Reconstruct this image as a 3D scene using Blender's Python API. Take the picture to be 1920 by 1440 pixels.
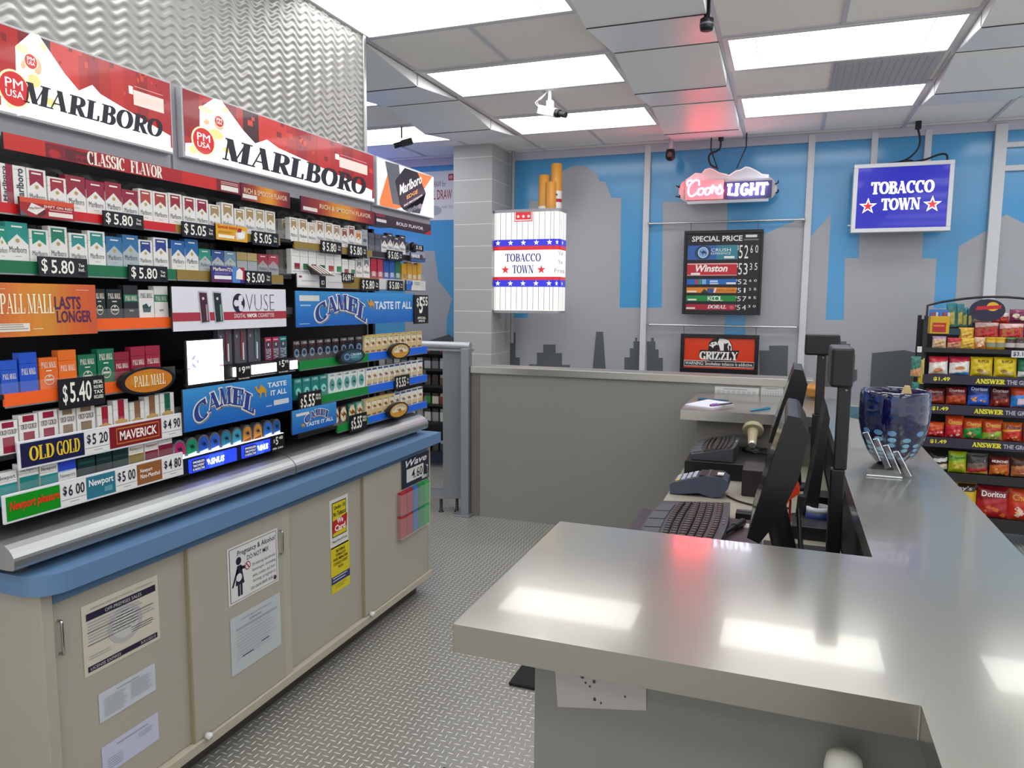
import bpy, math, random
from mathutils import Vector, Matrix
random.seed(7)
for _o in list(bpy.data.objects):
    bpy.data.objects.remove(_o)
SC = bpy.context.scene
COL = SC.collection
# ------------------------------------------------------------------ camera
FPX = 1383.29
YAW, PITCH, ROLL = -0.355481, -0.1122399, 0.0078027
CAM = Vector((0, 0, 1.61))
def _axes():
    cy, sy, cp, sp = math.cos(YAW), math.sin(YAW), math.cos(PITCH), math.sin(PITCH)
    f = Vector((sy*cp, cy*cp, sp)); r = Vector((cy, -sy, 0)); u = r.cross(f)
    c, s = math.cos(ROLL), math.sin(ROLL)
    return c*r + s*u, -s*r + c*u, f
RX, UP, FW = _axes()
cd = bpy.data.cameras.new('camera'); cam = bpy.data.objects.new('camera', cd); COL.objects.link(cam)
cd.sensor_fit = 'HORIZONTAL'; cd.sensor_width = 36; cd.lens = FPX/1920*36
cd.clip_start = 0.02; cd.clip_end = 60
m = Matrix.Identity(4)
for i in range(3):
    m[i][0], m[i][1], m[i][2], m[i][3] = RX[i], UP[i], -FW[i], CAM[i]
cam.matrix_world = m
SC.camera = cam
# ------------------------------------------------------------------ world, exposure
w = bpy.data.worlds.new('world'); SC.world = w; w.use_nodes = True
w.node_tree.nodes['Background'].inputs[0].default_value = (0.95, 0.96, 1.0, 1)
w.node_tree.nodes['Background'].inputs[1].default_value = 1.0
SC.view_settings.view_transform = 'Standard'; SC.view_settings.look = 'None'
SC.view_settings.exposure = 0.3; SC.view_settings.gamma = 1.0
SC.view_settings.use_curve_mapping = False
LAMP = 4.1          # strength of the fluorescent ceiling lights
# the blue tube of a neon sign glowing in the aisle behind the partition
ld = bpy.data.lights.new('blue_neon_glow', 'AREA'); ld.shape = 'RECTANGLE'; ld.size = 0.9; ld.size_y = 0.3
ld.energy = 6; ld.color = (0.18, 0.2, 1.0)
lo = bpy.data.objects.new('blue_neon_glow', ld); COL.objects.link(lo)
lo.location = (-4.6, 6.1, 2.25); lo.rotation_euler = (math.radians(180-25), 0, math.radians(-20))

# ------------------------------------------------------------------ pixel measuring: a photo point on a known plane of the room
def ray(x, y):
    return RX*((x-960)/FPX) - UP*((y-720)/FPX) + FW
def onx(x, y, X): d = ray(x, y); return CAM + d*((X-CAM.x)/d.x)
def ony(x, y, Y): d = ray(x, y); return CAM + d*((Y-CAM.y)/d.y)
def onz(x, y, Z): d = ray(x, y); return CAM + d*((Z-CAM.z)/d.z)

# ------------------------------------------------------------------ materials
_mats = {}
def lin(c):
    c /= 255.0
    return c/12.92 if c <= 0.04045 else ((c+0.055)/1.055)**2.4
def rgb(h):
    if isinstance(h, str):
        h = h.lstrip('#'); h = tuple(int(h[i:i+2], 16) for i in (0, 2, 4))
    return tuple(lin(c) for c in h) + (1.0,)
def M(h, rough=0.5, metal=0.0, emit=0.0, trans=0.0, spec=0.5, coat=0.0, name=None, alpha=1.0, ior=1.45):
    key = (h, rough, metal, emit, trans, spec, coat, alpha, ior)
    if key in _mats: return _mats[key]
    mt = bpy.data.materials.new(name or 'mat_'+str(h)); mt.use_nodes = True
    b = mt.node_tree.nodes['Principled BSDF']; c = rgb(h)
    b.inputs['Base Color'].default_value = c
    b.inputs['Roughness'].default_value = rough
    b.inputs['Metallic'].default_value = metal
    b.inputs['Specular IOR Level'].default_value = spec
    b.inputs['IOR'].default_value = ior
    b.inputs['Coat Weight'].default_value = coat
    b.inputs['Coat Roughness'].default_value = 0.05
    b.inputs['Transmission Weight'].default_value = trans
    b.inputs['Alpha'].default_value = alpha
    if emit:
        b.inputs['Emission Color'].default_value = c
        b.inputs['Emission Strength'].default_value = emit
    mt.diffuse_color = c
    _mats[key] = mt
    return mt
def nodes(mt):
    nt = mt.node_tree
    def N(t, **k):
        n = nt.nodes.new(t)
        for a, v in k.items(): setattr(n, a, v)
        return n
    def math_(op, a, b=None, c=None):
        n = N('ShaderNodeMath', operation=op)
        for i, v in enumerate((a, b, c)):
            if v is None: continue
            if hasattr(v, 'is_linked') or hasattr(v, 'links'): nt.links.new(v, n.inputs[i])
            else: n.inputs[i].default_value = v
        return n.outputs[0]
    return nt, N, math_, nt.nodes['Principled BSDF']

# ------------------------------------------------------------------ mesh builder
class MB:
    """collects faces (world space); build() links them as ONE mesh object"""
    def __init__(s): s.v = []; s.f = []; s.m = []; s.ms = []; s.sm = []
    def mi(s, mt):
        if mt not in s.ms: s.ms.append(mt)
        return s.ms.index(mt)
    def add(s, vs, fs, mt, smooth=False):
        b = len(s.v); k = s.mi(mt)
        s.v += [tuple(p) for p in vs]
        for f in fs:
            s.f.append([b+i for i in f]); s.m.append(k); s.sm.append(smooth)
        return s
    def poly(s, pts, mt): return s.add(pts, [list(range(len(pts)))], mt)
    def box(s, x0, x1, y0, y1, z0, z1, mt):
        x0, x1 = sorted((x0, x1)); y0, y1 = sorted((y0, y1)); z0, z1 = sorted((z0, z1))
        v = [(x0,y0,z0),(x1,y0,z0),(x1,y1,z0),(x0,y1,z0),(x0,y0,z1),(x1,y0,z1),(x1,y1,z1),(x0,y1,z1)]
        return s.add(v, [(0,3,2,1),(4,5,6,7),(0,1,5,4),(1,2,6,5),(2,3,7,6),(3,0,4,7)], mt)
    def hexa(s, bottom, top, mt):
        return s.add(list(bottom)+list(top), [(0,3,2,1),(4,5,6,7),(0,1,5,4),(1,2,6,5),(2,3,7,6),(3,0,4,7)], mt)
    def prism(s, prof, fn, a, b, mt, smooth=False):
        n = len(prof)
        v = [fn(p, q, a) for p, q in prof] + [fn(p, q, b) for p, q in prof]
        s.add(v, [list(range(n))[::-1], list(range(n, 2*n))], mt)
        return s.add(v, [(i, (i+1) % n, n+(i+1) % n, n+i) for i in range(n)], mt, smooth)
    def tube(s, pts, r, mt, n=8, caps=True):
        pts = [Vector(p) for p in pts]; rings = []; up = None
        for i, p in enumerate(pts):
            t = (pts[min(i+1, len(pts)-1)] - pts[max(i-1, 0)]).normalized()
            if up is None:
                up = Vector((0,0,1)) if abs(t.z) < 0.9 else Vector((1,0,0))
            a = t.cross(up)
            if a.length < 1e-6: a = t.cross(Vector((0.3,1,0.2)))
            a.normalize(); c = a.cross(t); up = c
            rr = r[i] if isinstance(r, (list, tuple)) else r
            rings.append([p + (a*math.cos(6.28318*k/n) + c*math.sin(6.28318*k/n))*rr for k in range(n)])
        v = [q for g in rings for q in g]; f = []
        for i in range(len(pts)-1):
            for k in range(n): f.append((i*n+k, i*n+(k+1) % n, (i+1)*n+(k+1) % n, (i+1)*n+k))
        s.add(v, f, mt, True)
        if caps:
            s.add(rings[0], [list(range(n))], mt); s.add(rings[-1], [list(range(n))[::-1]], mt)
        return s
    def lathe(s, prof, c, mt, n=24, axis='z', smooth=True, sc=(1,1)):
        c = Vector(c); v = []; f = []
        for r, h in prof:
            for k in range(n):
                a = 6.283185*k/n; p, q = r*math.cos(a)*sc[0], r*math.sin(a)*sc[1]
                v.append(c + Vector({'z': (p,q,h), 'y': (p,h,q), 'x': (h,p,q)}[axis]))
        for i in range(len(prof)-1):
            for k in range(n): f.append((i*n+k, i*n+(k+1) % n, (i+1)*n+(k+1) % n, (i+1)*n+k))
        return s.add(v, f, mt, smooth)
    def build(s, name, parent=None, loc=None, bevel=0, kind=None, seg=2):
        me = bpy.data.meshes.new(name)
        o = bpy.data.objects.new(name, me); COL.objects.link(o)
        base = Vector(loc) if loc is not None else Vector((0,0,0))
        off = Vector(parent['_o']) if parent is not None else base
        me.from_pydata([Vector(p)-off for p in s.v], [], s.f); me.update()
        for mt in s.ms: me.materials.append(mt)
        me.polygons.foreach_set('material_index', s.m); me.polygons.foreach_set('use_smooth', s.sm)
        if parent is not None: o.parent = parent
        else: o.location = base
        o['_o'] = tuple(off)
        if bevel:
            bm = o.modifiers.new('bevel', 'BEVEL'); bm.width = bevel; bm.segments = seg; bm.limit_method = 'ANGLE'; bm.angle_limit = math.radians(50)
        if kind: o['kind'] = kind
        return o
def tag(o, label, cat, group=None):
    o['label'] = label; o['category'] = cat
    if group: o['group'] = group
    return o
def thing(name, label, cat, loc, group=None):
    o = bpy.data.objects.new(name, None); COL.objects.link(o); o.location = loc; o['_o'] = tuple(loc)
    o.empty_display_size = 0.05
    return tag(o, label, cat, group)
def struct(o): o['kind'] = 'structure'; return o

# ------------------------------------------------------------------ flat art on a plane (or a warped one)
_tc = {}
def sans(s, bold=0.0, shear=0.0):
    k = (s, bold, shear)
    if k not in _tc:
        cu = bpy.data.curves.new('t', 'FONT'); cu.body = s; cu.size = 1; cu.offset = bold; cu.shear = shear; cu.resolution_u = 2
        ob = bpy.data.objects.new('t', cu); COL.objects.link(ob)
        me = bpy.data.meshes.new_from_object(ob)
        vs = [(v.co.x, v.co.y) for v in me.vertices]; fs = [list(p.vertices) for p in me.polygons]
        bpy.data.objects.remove(ob); bpy.data.curves.remove(cu); bpy.data.meshes.remove(me)
        _tc[k] = (vs, fs)
    return _tc[k]
def _arc(cx, cy, rx, ry, a0, a1, n=10):
    return [(cx+rx*math.cos(math.radians(a0+(a1-a0)*i/n)), cy+ry*math.sin(math.radians(a0+(a1-a0)*i/n))) for i in range(n+1)]
def _glyph(ch, T, t):
    S = []; F = []     # strokes (width or None, pts), serif feet (x, y, half length)
    def v(x, w=None, a=0, b=1, f=3):
        S.append((T if w is None else w, [(x, a), (x, b)]))
        h = (T if w is None else w)*0.5+0.09
        if f & 1: F.append((x, a, h))
        if f & 2: F.append((x, b, h))
    W = 0.8
    if ch == 'I': W = 0.4; v(.2)
    elif ch == 'L': W = .72; v(.22); S.append((t, [(.2, t/2), (.66, t/2)])); S.append((t*1.6, [(.65, 0), (.65, .3)]))
    elif ch == 'T': W = .82; v(.41, f=1); S.append((t, [(.05, 1-t/2), (.77, 1-t/2)])); S.append((t*1.5, [(.07, 1), (.07, .72)])); S.append((t*1.5, [(.75, 1), (.75, .72)]))
    elif ch in 'FE':
        W = .74; v(.22); S.append((t, [(.2, 1-t/2), (.66, 1-t/2)])); S.append((t*1.5, [(.66, 1), (.66, .72)])); S.append((t, [(.2, .52), (.5, .52)])); S.append((t*1.5, [(.5, .62), (.5, .42)]))
        if ch == 'E': S.append((t, [(.2, t/2), (.66, t/2)])); S.append((t*1.5, [(.66, 0), (.66, .28)]))
    elif ch in 'PR':
        W = .8; v(.22); S.append((None, [(.22, 1-t/2), (.42, 1-t/2)]+_arc(.42, .74, .24, .26-t/2, 90, -90)+[(.22, .48+t/2)]))
        if ch == 'R': S.append((T*.95, [(.44, .5), (.72, .02)])); F.append((.75, 0, .15))
    elif ch == 'B': W = .8; v(.22); S.append((None, [(.22, 1-t/2), (.4, 1-t/2)]+_arc(.4, .76, .22, .24-t/2, 90, -90)+[(.22, .52)])); S.append((None, [(.22, .52), (.42, .52)]+_arc(.42, .27, .26, .25, 90, -90)+[(.22, t/2)]))
    elif ch == 'D': W = .86; v(.22); S.append((None, [(.22, 1-t/2), (.36, 1-t/2)]+_arc(.36, .5, .38, .5-t/2, 90, -90, 14)+[(.22, t/2)]))
    elif ch == 'O': W = .88; S.append((None, _arc(.44, .5, .34, .5-t/2, 0, 360, 22)))
    elif ch in 'CG':
        W = .84; S.append((None, _arc(.46, .5, .34, .5-t/2, 48, 312, 18))); S.append((t*1.6, [(.7, .98), (.7, .66)]))
        if ch == 'G': S.append((T, [(.68, .02), (.68, .42)])); F.append((.68, .42, .16))
    elif ch == 'S': W = .7; S.append((None, _arc(.35, .74, .22, .26-t/2, 30, 270, 12)+_arc(.35, .26, .23, .25-t/2, 90, -150, 12))); S.append((t*1.6, [(.56, 1), (.56, .7)])); S.append((t*1.6, [(.12, 0), (.12, .3)]))
    elif ch == 'M': W = 1.08; v(.16, t); v(.9); S.append((T, [(.2, 1), (.52, .02)])); S.append((t, [(.52, .04), (.86, 1)]))
    elif ch == 'N': W = .92; v(.16, t); v(.78, t, f=2); S.append((T, [(.18, 1), (.76, .0)]))
    elif ch == 'A': W = .86; S.append((t, [(.1, 0), (.42, 1)])); S.append((T, [(.4, 1), (.7, 0)])); S.append((t, [(.2, .32), (.6, .32)])); F += [(.1, 0, .12), (.7, 0, .17)]
    elif ch == 'V': W = .84; S.append((T, [(.14, 1), (.44, 0)])); S.append((t, [(.44, 0), (.74, 1)])); F += [(.14, 1, .17), (.74, 1, .12)]
    elif ch == 'W': W = 1.2; S += [(T, [(.14, 1), (.4, 0)]), (t, [(.4, 0), (.6, 1)]), (T, [(.6, 1), (.84, 0)]), (t, [(.84, 0), (1.06, 1)])]; F += [(.14, 1, .16), (.6, 1, .14), (1.06, 1, .11)]
    elif ch == 'Y': W = .84; S.append((T, [(.14, 1), (.42, .45)])); S.append((t, [(.42, .45), (.72, 1)])); v(.42, b=.48, f=1); F += [(.14, 1, .16), (.72, 1, .11)]
    elif ch == 'Z': W = .78; S += [(t, [(.1, 1-t/2), (.68, 1-t/2)]), (T, [(.62, .98), (.16, .02)]), (t, [(.1, t/2), (.7, t/2)]), (t*1.5, [(.1, 1), (.1, .72)]), (t*1.5, [(.69, 0), (.69, .28)])]
    elif ch == 'K': W = .84; v(.2); S += [(t, [(.24, .42), (.66, 1)]), (T, [(.38, .58), (.7, 0)])]; F += [(.66, 1, .12), (.72, 0, .15)]
    else: W = .35
    return W, S, F
def serif(s, T=.2, t=.06, shear=0.0, space=0.0):
    k = ('serif', s, T, t, shear, space)
    if k in _tc: return _tc[k]
    vs = []; fs = []; x0 = 0
    for gi, ch in enumerate(s):
        W, S, F = _glyph(ch, T, t); kk = 8*(gi % 2)
        for wd, pts in S:
            kk += 1
            L = []; R = []
            for i, p in enumerate(pts):
                a = pts[max(i-1, 0)]; b = pts[min(i+1, len(pts)-1)]
                if len(pts) > 10 and pts[0] == pts[-1] or (abs(pts[0][0]-pts[-1][0]) < 1e-6 and abs(pts[0][1]-pts[-1][1]) < 1e-6):
                    n = len(pts)-1; a = pts[(i-1) % n]; b = pts[(i+1) % n]
                dx, dy = b[0]-a[0], b[1]-a[1]; l = math.hypot(dx, dy) or 1
                ww = wd if wd is not None else t + (T-t)*abs(dy/l)**1.5
                if wd is None: nx, ny = -dy/l, dx/l
                elif abs(dy) < 1e-9: nx, ny = 0, 1
                elif abs(dx) < 1e-9: nx, ny = 1, 0
                else: nx, ny = -dy/l, dx/l
                if wd is not None and len(pts) == 2 and abs(dx) > 1e-9 and abs(dy) > 1e-9: nx, ny = 1, 0; ww = wd*l/abs(dy)*.9
                elif len(pts) == 2 and abs(dx) < 1e-9: nx, ny = 1, 0
                L.append((p[0]+nx*ww/2, p[1]+ny*ww/2)); R.append((p[0]-nx*ww/2, p[1]-ny*ww/2))
            b0 = len(vs); n = len(pts)
            vs += [(x0+p[0]+shear*p[1], p[1], kk) for p in L+R]
            for i in range(n-1): fs.append([b0+i, b0+i+1, b0+n+i+1, b0+n+i])
        for x, y, h in F:
            kk += 1
            ya, yb = (0, t) if y < .5 else ((1-t, 1) if y > .9 else (y-t, y))
            b0 = len(vs); vs += [(x0+x-h+shear*ya, ya, kk), (x0+x+h+shear*ya, ya, kk), (x0+x+h+shear*yb, yb, kk), (x0+x-h+shear*yb, yb, kk)]; fs.append([b0, b0+1, b0+2, b0+3])
        x0 += W + space
    _tc[k] = (vs, fs)
    return _tc[k]
def plane(O, u, v):
    O, u, v = Vector(O), Vector(u), Vector(v); n = u.cross(v).normalized()
    return lambda a, b, d=0.0: O + u*a + v*b + n*d
FX = lambda X: (lambda a, b, d=0.0: Vector((X+d, a, b)))          # plane facing +X: a = world Y, b = world Z
FY = lambda Y: (lambda a, b, d=0.0: Vector((a, Y-d, b)))          # plane facing -Y: a = world X, b = world Z
FZ = lambda Z: (lambda a, b, d=0.0: Vector((a, b, Z+d)))          # plane facing +Z
class Art(MB):
    def __init__(s, fn): MB.__init__(s); s.fn = fn; s.e = 0.0004
    def pg(s, pts, mt, d=1):
        return s.poly([s.fn(a, b, d*s.e) for a, b in pts], mt)
    def rect(s, x0, y0, x1, y1, mt, d=1): return s.pg([(x0,y0),(x1,y0),(x1,y1),(x0,y1)], mt, d)
    def disc(s, x, y, rx, ry, mt, d=1, n=24): # centre and two rings, so that it hugs a curved face
        vs = [s.fn(x, y, d*s.e)]+[s.fn(x+k*rx*math.cos(6.28318*i/n), y+k*ry*math.sin(6.28318*i/n), d*s.e) for k in (.55, 1) for i in range(n)]
        return s.add(vs, [(0, 1+i, 1+(i+1) % n) for i in range(n)]+[(1+i, 1+n+i, 1+n+(i+1) % n, 1+(i+1) % n) for i in range(n)], mt)
    def star(s, x, y, r, mt, d=1, sx=1.0):
        pts = [(x+sx*(r if i % 2 == 0 else r*.4)*math.sin(math.pi*i/5), y+(r if i % 2 == 0 else r*.4)*math.cos(math.pi*i/5)) for i in range(10)]
        vs = [s.fn(a, b, d*s.e) for a, b in pts+[(x, y)]]
        return s.add(vs, [(i, (i+9) % 10, 10) for i in range(10)], mt)
    def slab(s, x0, y0, x1, y1, d0, d1, mt):
        p = [(x0,y0),(x1,y0),(x1,y1),(x0,y1)]
        return s.hexa([s.fn(a, b, d0) for a, b in p], [s.fn(a, b, d1) for a, b in p], mt)
    def slabpoly(s, pts, d0, d1, mt):
        n = len(pts); v = [s.fn(a, b, d0) for a, b in pts]+[s.fn(a, b, d1) for a, b in pts]
        return s.add(v, [list(range(n))[::-1], list(range(n, 2*n))]+[(i, (i+1) % n, n+(i+1) % n, n+i) for i in range(n)], mt)
    def shape(s, vf, x0, y0, x1, y1, mt, d=1, warp=None):
        vs, fs = vf
        if not vs: return s
        ax = min(p[0] for p in vs); bx = max(p[0] for p in vs); ay = min(p[1] for p in vs); by = max(p[1] for p in vs)
        out = []
        for pq in vs:
            p, q = pq[0], pq[1]; dk = pq[2]*s.e*.05 if len(pq) > 2 else 0
            a = (p-ax)/((bx-ax) or 1); b = (q-ay)/((by-ay) or 1)
            if warp: a, b = warp(a, b)
            out.append(s.fn(x0+(x1-x0)*a, y0+(y1-y0)*b, d*s.e+dk))
        return s.add(out, fs, mt)
    def text(s, t, x0, y0, x1, y1, mt, d=2, bold=0.0, shear=0.0, warp=None): return s.shape(sans(t, bold, shear), x0, y0, x1, y1, mt, d, warp)
    def serif(s, t, x0, y0, x1, y1, mt, d=2, T=.2, th=.06, shear=0.0, warp=None, space=0.0): return s.shape(serif(t, T, th, shear, space), x0, y0, x1, y1, mt, d, warp)
    def lines(s, x0, y0, x1, y1, n, mt, d=2, fill=.45):
        h = (y1-y0)/n
        for i in range(n):
            r = random.random()*.25
            s.rect(x0, y1-h*(i+fill+.1), x1-(x1-x0)*r, y1-h*(i+.1), mt, d)
        return s
CAMEL = [(.02,.78),(.1,.9),(.2,.88),(.22,.72),(.3,.6),(.42,.74),(.52,1.0),(.66,.8),(.8,.72),(.93,.56),(.98,.3),(.93,.3),(.9,.45),(.93,.02),(.84,.02),(.8,.36),(.62,.36),(.55,.36),(.5,.02),(.42,.02),(.42,.36),(.28,.42),(.14,.6),(.12,.74)]
CAMEL_F = [list(range(24))]
# ================================================================== materials with nodes
def steel(name, h, r1, r2, mixf, scale=(6, 90, 40), bump=.02, r3=None, w3=0):
    mt = bpy.data.materials.new(name); mt.use_nodes = True
    nt, N, m_, b = nodes(mt)
    b.inputs['Base Color'].default_value = rgb(h); b.inputs['Metallic'].default_value = 1; b.inputs['Roughness'].default_value = r1
    b2 = N('ShaderNodeBsdfPrincipled'); b2.inputs['Base Color'].default_value = rgb(h); b2.inputs['Metallic'].default_value = 1; b2.inputs['Roughness'].default_value = r2
    mx = N('ShaderNodeMixShader'); mx.inputs[0].default_value = mixf
    tc = N('ShaderNodeTexCoord'); mp = N('ShaderNodeMapping'); mp.inputs['Scale'].default_value = scale
    nz = N('ShaderNodeTexNoise'); nz.inputs['Scale'].default_value = 6; nz.inputs['Detail'].default_value = 4
    nt.links.new(tc.outputs['Object'], mp.inputs[0]); nt.links.new(mp.outputs[0], nz.inputs['Vector'])
    bp = N('ShaderNodeBump'); bp.inputs['Strength'].default_value = bump; bp.inputs['Distance'].default_value = .002
    nt.links.new(nz.outputs['Fac'], bp.inputs['Height'])
    for q in (b, b2): nt.links.new(bp.outputs[0], q.inputs['Normal'])
    out = nt.nodes['Material Output']
    nt.links.new(b.outputs[0], mx.inputs[1]); nt.links.new(b2.outputs[0], mx.inputs[2])
    if r3 is not None: # a third, middling gloss between polish and brushing
        b3 = N('ShaderNodeBsdfPrincipled'); b3.inputs['Base Color'].default_value = rgb(h); b3.inputs['Metallic'].default_value = 1; b3.inputs['Roughness'].default_value = r3
        nt.links.new(bp.outputs[0], b3.inputs['Normal']); m2 = N('ShaderNodeMixShader'); m2.inputs[0].default_value = w3
        nt.links.new(mx.outputs[0], m2.inputs[1]); nt.links.new(b3.outputs[0], m2.inputs[2]); nt.links.new(m2.outputs[0], out.inputs[0])
    else: nt.links.new(mx.outputs[0], out.inputs[0])
    return mt
STEEL = steel('brushed_steel', '#b3b1a7', .025, .45, .8, (5, 60, 40), .005, .16, .5)
STEELF = steel('brushed_steel_edge', '#b5b3aa', .3, .5, .5)
ALU = steel('satin_aluminium', '#b9bbb9', .32, .5, .5, (40, 3, 40), .03)
def plate():
    mt = bpy.data.materials.new('diamond_plate'); mt.use_nodes = True
    nt, N, m_, b = nodes(mt)
    tc = N('ShaderNodeTexCoord'); mp = N('ShaderNodeMapping'); mp.inputs['Scale'].default_value = (1/.029,)*3
    nt.links.new(tc.outputs['Object'], mp.inputs[0])
    sp = N('ShaderNodeSeparateXYZ'); nt.links.new(mp.outputs[0], sp.inputs[0])
    x, y = sp.outputs[0], sp.outputs[1]
    fx, fy = m_('FLOOR', x), m_('FLOOR', y)
    u = m_('SUBTRACT', m_('SUBTRACT', x, fx), .5); v = m_('SUBTRACT', m_('SUBTRACT', y, fy), .5)
    par = m_('FLOORED_MODULO', m_('ADD', fx, fy), 2.0)
    d = m_('SUBTRACT', v, u)
    a = m_('ADD', u, m_('MULTIPLY', par, d)); c = m_('SUBTRACT', v, m_('MULTIPLY', par, d))
    q = m_('ADD', m_('POWER', m_('ABSOLUTE', m_('DIVIDE', a, .52)), 2.0), m_('POWER', m_('ABSOLUTE', m_('DIVIDE', c, .13)), 2.0))
    h = m_('MAXIMUM', m_('SUBTRACT', 1.0, q), 0.0); h = m_('POWER', h, .6)
    bp = N('ShaderNodeBump'); bp.inputs['Strength'].default_value = .9; bp.inputs['Distance'].default_value = .0035
    nt.links.new(h, bp.inputs['Height']); nt.links.new(bp.outputs[0], b.inputs['Normal'])
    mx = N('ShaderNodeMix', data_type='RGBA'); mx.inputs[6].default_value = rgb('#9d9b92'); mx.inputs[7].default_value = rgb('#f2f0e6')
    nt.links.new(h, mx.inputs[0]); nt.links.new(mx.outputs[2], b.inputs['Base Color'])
    b.inputs['Metallic'].default_value = .45; b.inputs['Roughness'].default_value = .36
    return mt
def cmu():
    mt = bpy.data.materials.new('painted_block'); mt.use_nodes = True
    nt, N, m_, b = nodes(mt)
    b.inputs['Base Color'].default_value = rgb('#a9aaa8'); b.inputs['Roughness'].default_value = .55
    tc = N('ShaderNodeTexCoord'); nz = N('ShaderNodeTexNoise'); nz.inputs['Scale'].default_value = 120; nz.inputs['Detail'].default_value = 5
    nt.links.new(tc.outputs['Object'], nz.inputs['Vector'])
    bp = N('ShaderNodeBump'); bp.inputs['Strength'].default_value = .25; bp.inputs['Distance'].default_value = .004
    nt.links.new(nz.outputs['Fac'], bp.inputs['Height']); nt.links.new(bp.outputs[0], b.inputs['Normal'])
    return mt
def speck(name, h, h2, sc=160, rough=.6, bump=.05):
    mt = bpy.data.materials.new(name); mt.use_nodes = True
    nt, N, m_, b = nodes(mt)
    tc = N('ShaderNodeTexCoord'); nz = N('ShaderNodeTexNoise'); nz.inputs['Scale'].default_value = sc; nz.inputs['Detail'].default_value = 3
    nt.links.new(tc.outputs['Object'], nz.inputs['Vector'])
    mx = N('ShaderNodeMix', data_type='RGBA'); mx.inputs[6].default_value = rgb(h); mx.inputs[7].default_value = rgb(h2)
    nt.links.new(nz.outputs['Fac'], mx.inputs[0]); nt.links.new(mx.outputs[2], b.inputs['Base Color']); b.inputs['Roughness'].default_value = rough
    bp = N('ShaderNodeBump'); bp.inputs['Strength'].default_value = bump; bp.inputs['Distance'].default_value = .002
    nt.links.new(nz.outputs['Fac'], bp.inputs['Height']); nt.links.new(bp.outputs[0], b.inputs['Normal'])
    return mt
TILE = speck('ceiling_tile', '#f0ece4', '#f7f4ed', 300, .85)
BAFFLE = M('#eff0ed', .36)
WHITE = M('#e6e6e2', .4); GRID = M('#c9c6cc', .5)
BEIGE = speck('beige_laminate', '#a8a293', '#b1ab9d', 400, .5, .0)
BEIGE2 = M('#b5ae9c', .5); EDGE = M('#9c9178', .55)
GREYL = speck('grey_laminate', '#83827c', '#8c8b85', 300, .55, .0)
BLK = M('#101012', .42); BLK2 = M('#1b1b1e', .5); BLKG = M('#0b0b0d', .18); DGR = M('#2b2c2e', .5)
CLEAR = M('#f2f6f8', .04, trans=1.0, ior=1.2, name='clear_acrylic')

# ================================================================== room shell
ZC = 3.04; YW = 6.95
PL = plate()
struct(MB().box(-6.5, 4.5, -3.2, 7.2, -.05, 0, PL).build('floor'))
struct(MB().box(-6.5, 4.5, -3.2, 7.2, ZC, ZC+.05, TILE).build('ceiling'))
WALLP = M('#dcdcd8', .6)
struct(MB().box(-6.55, -6.5, -3.2, 7.2, 0, ZC, WALLP).build('wall_left'))
# front and right walls left out so the even world background adds fill light
# ceiling lights on a 6 ft by 4 ft grid
EMI = M('#fbfcff', .5, emit=LAMP, name='lamp_diffuser'); FRM = M('#d6d4d2', .45)
LX = [-4.03, -2.203, -.373, 1.456]; LW = 1.143; LYS = [5.59, 4.35, 3.11, 1.87, .63, -.61, -1.85]; LD = .552
rown = ['row nearest the windows', 'second row from the windows', 'third row from the windows', 'fourth row', 'row overhead', 'row behind', 'last row behind']
coln = ['beyond the wavy metal partition', 'beside the wavy metal partition', 'over the steel counter', 'over the chip rack side']
for i, x in enumerate(LX):
    for j, y in enumerate(LYS):
        if i == 1 and j > 5: continue
        t = thing('ceiling_light', f'white fluorescent panel light {coln[i]}, {rown[j]}', 'ceiling light', (x+LW/2, y+LD/2, ZC), 'fluorescent panel lights in the ceiling grid')
        b = MB()
        for a0, a1, b0, b1 in ((x-.03, x+LW+.03, y-.03, y), (x-.03, x+LW+.03, y+LD, y+LD+.03), (x-.03, x, y, y+LD), (x+LW, x+LW+.03, y, y+LD)):
            b.box(a0, a1, b0, b1, ZC-.012, ZC-.0005, FRM)
        b.build('frame', t)
        dfm = MB().box(x, x+LW, y, y+LD, ZC-.006, ZC-.001, EMI); dfm.build('diffuser', t)
        for q in (.14, LW-.14): MB().box(x+q-.002, x+q+.002, y, y+LD, ZC-.0075, ZC-.006, M('#b9c4d6', .5)).build('lens_joint', t)
# grid bars
g = MB()
for i in range(-4, 4):
    for xx in (LX[0]-.04+1.829*i+1.829*2, LX[0]+LW+.04+1.829*i+1.829*2):
        g.box(xx-.012, xx+.012, -3.2, 7.0, ZC-.008, ZC, GRID)
for j in range(-8, 3):
    for yy in (5.59-.04+1.24*j, 5.59+LD+.04+1.24*j):
        g.box(-6.5, 4.5, yy-.012, yy+.012, ZC-.0075, ZC-.0005, GRID)
for x in LX:
    for j in range(-8, 2):
        g.box(x+LW/2-.012, x+LW/2+.012, 5.59+LD+.04+1.24*j, 5.59+1.2+1.24*j, ZC-.0078, ZC-.0002, GRID)
struct(g.build('trim_1'))
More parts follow.
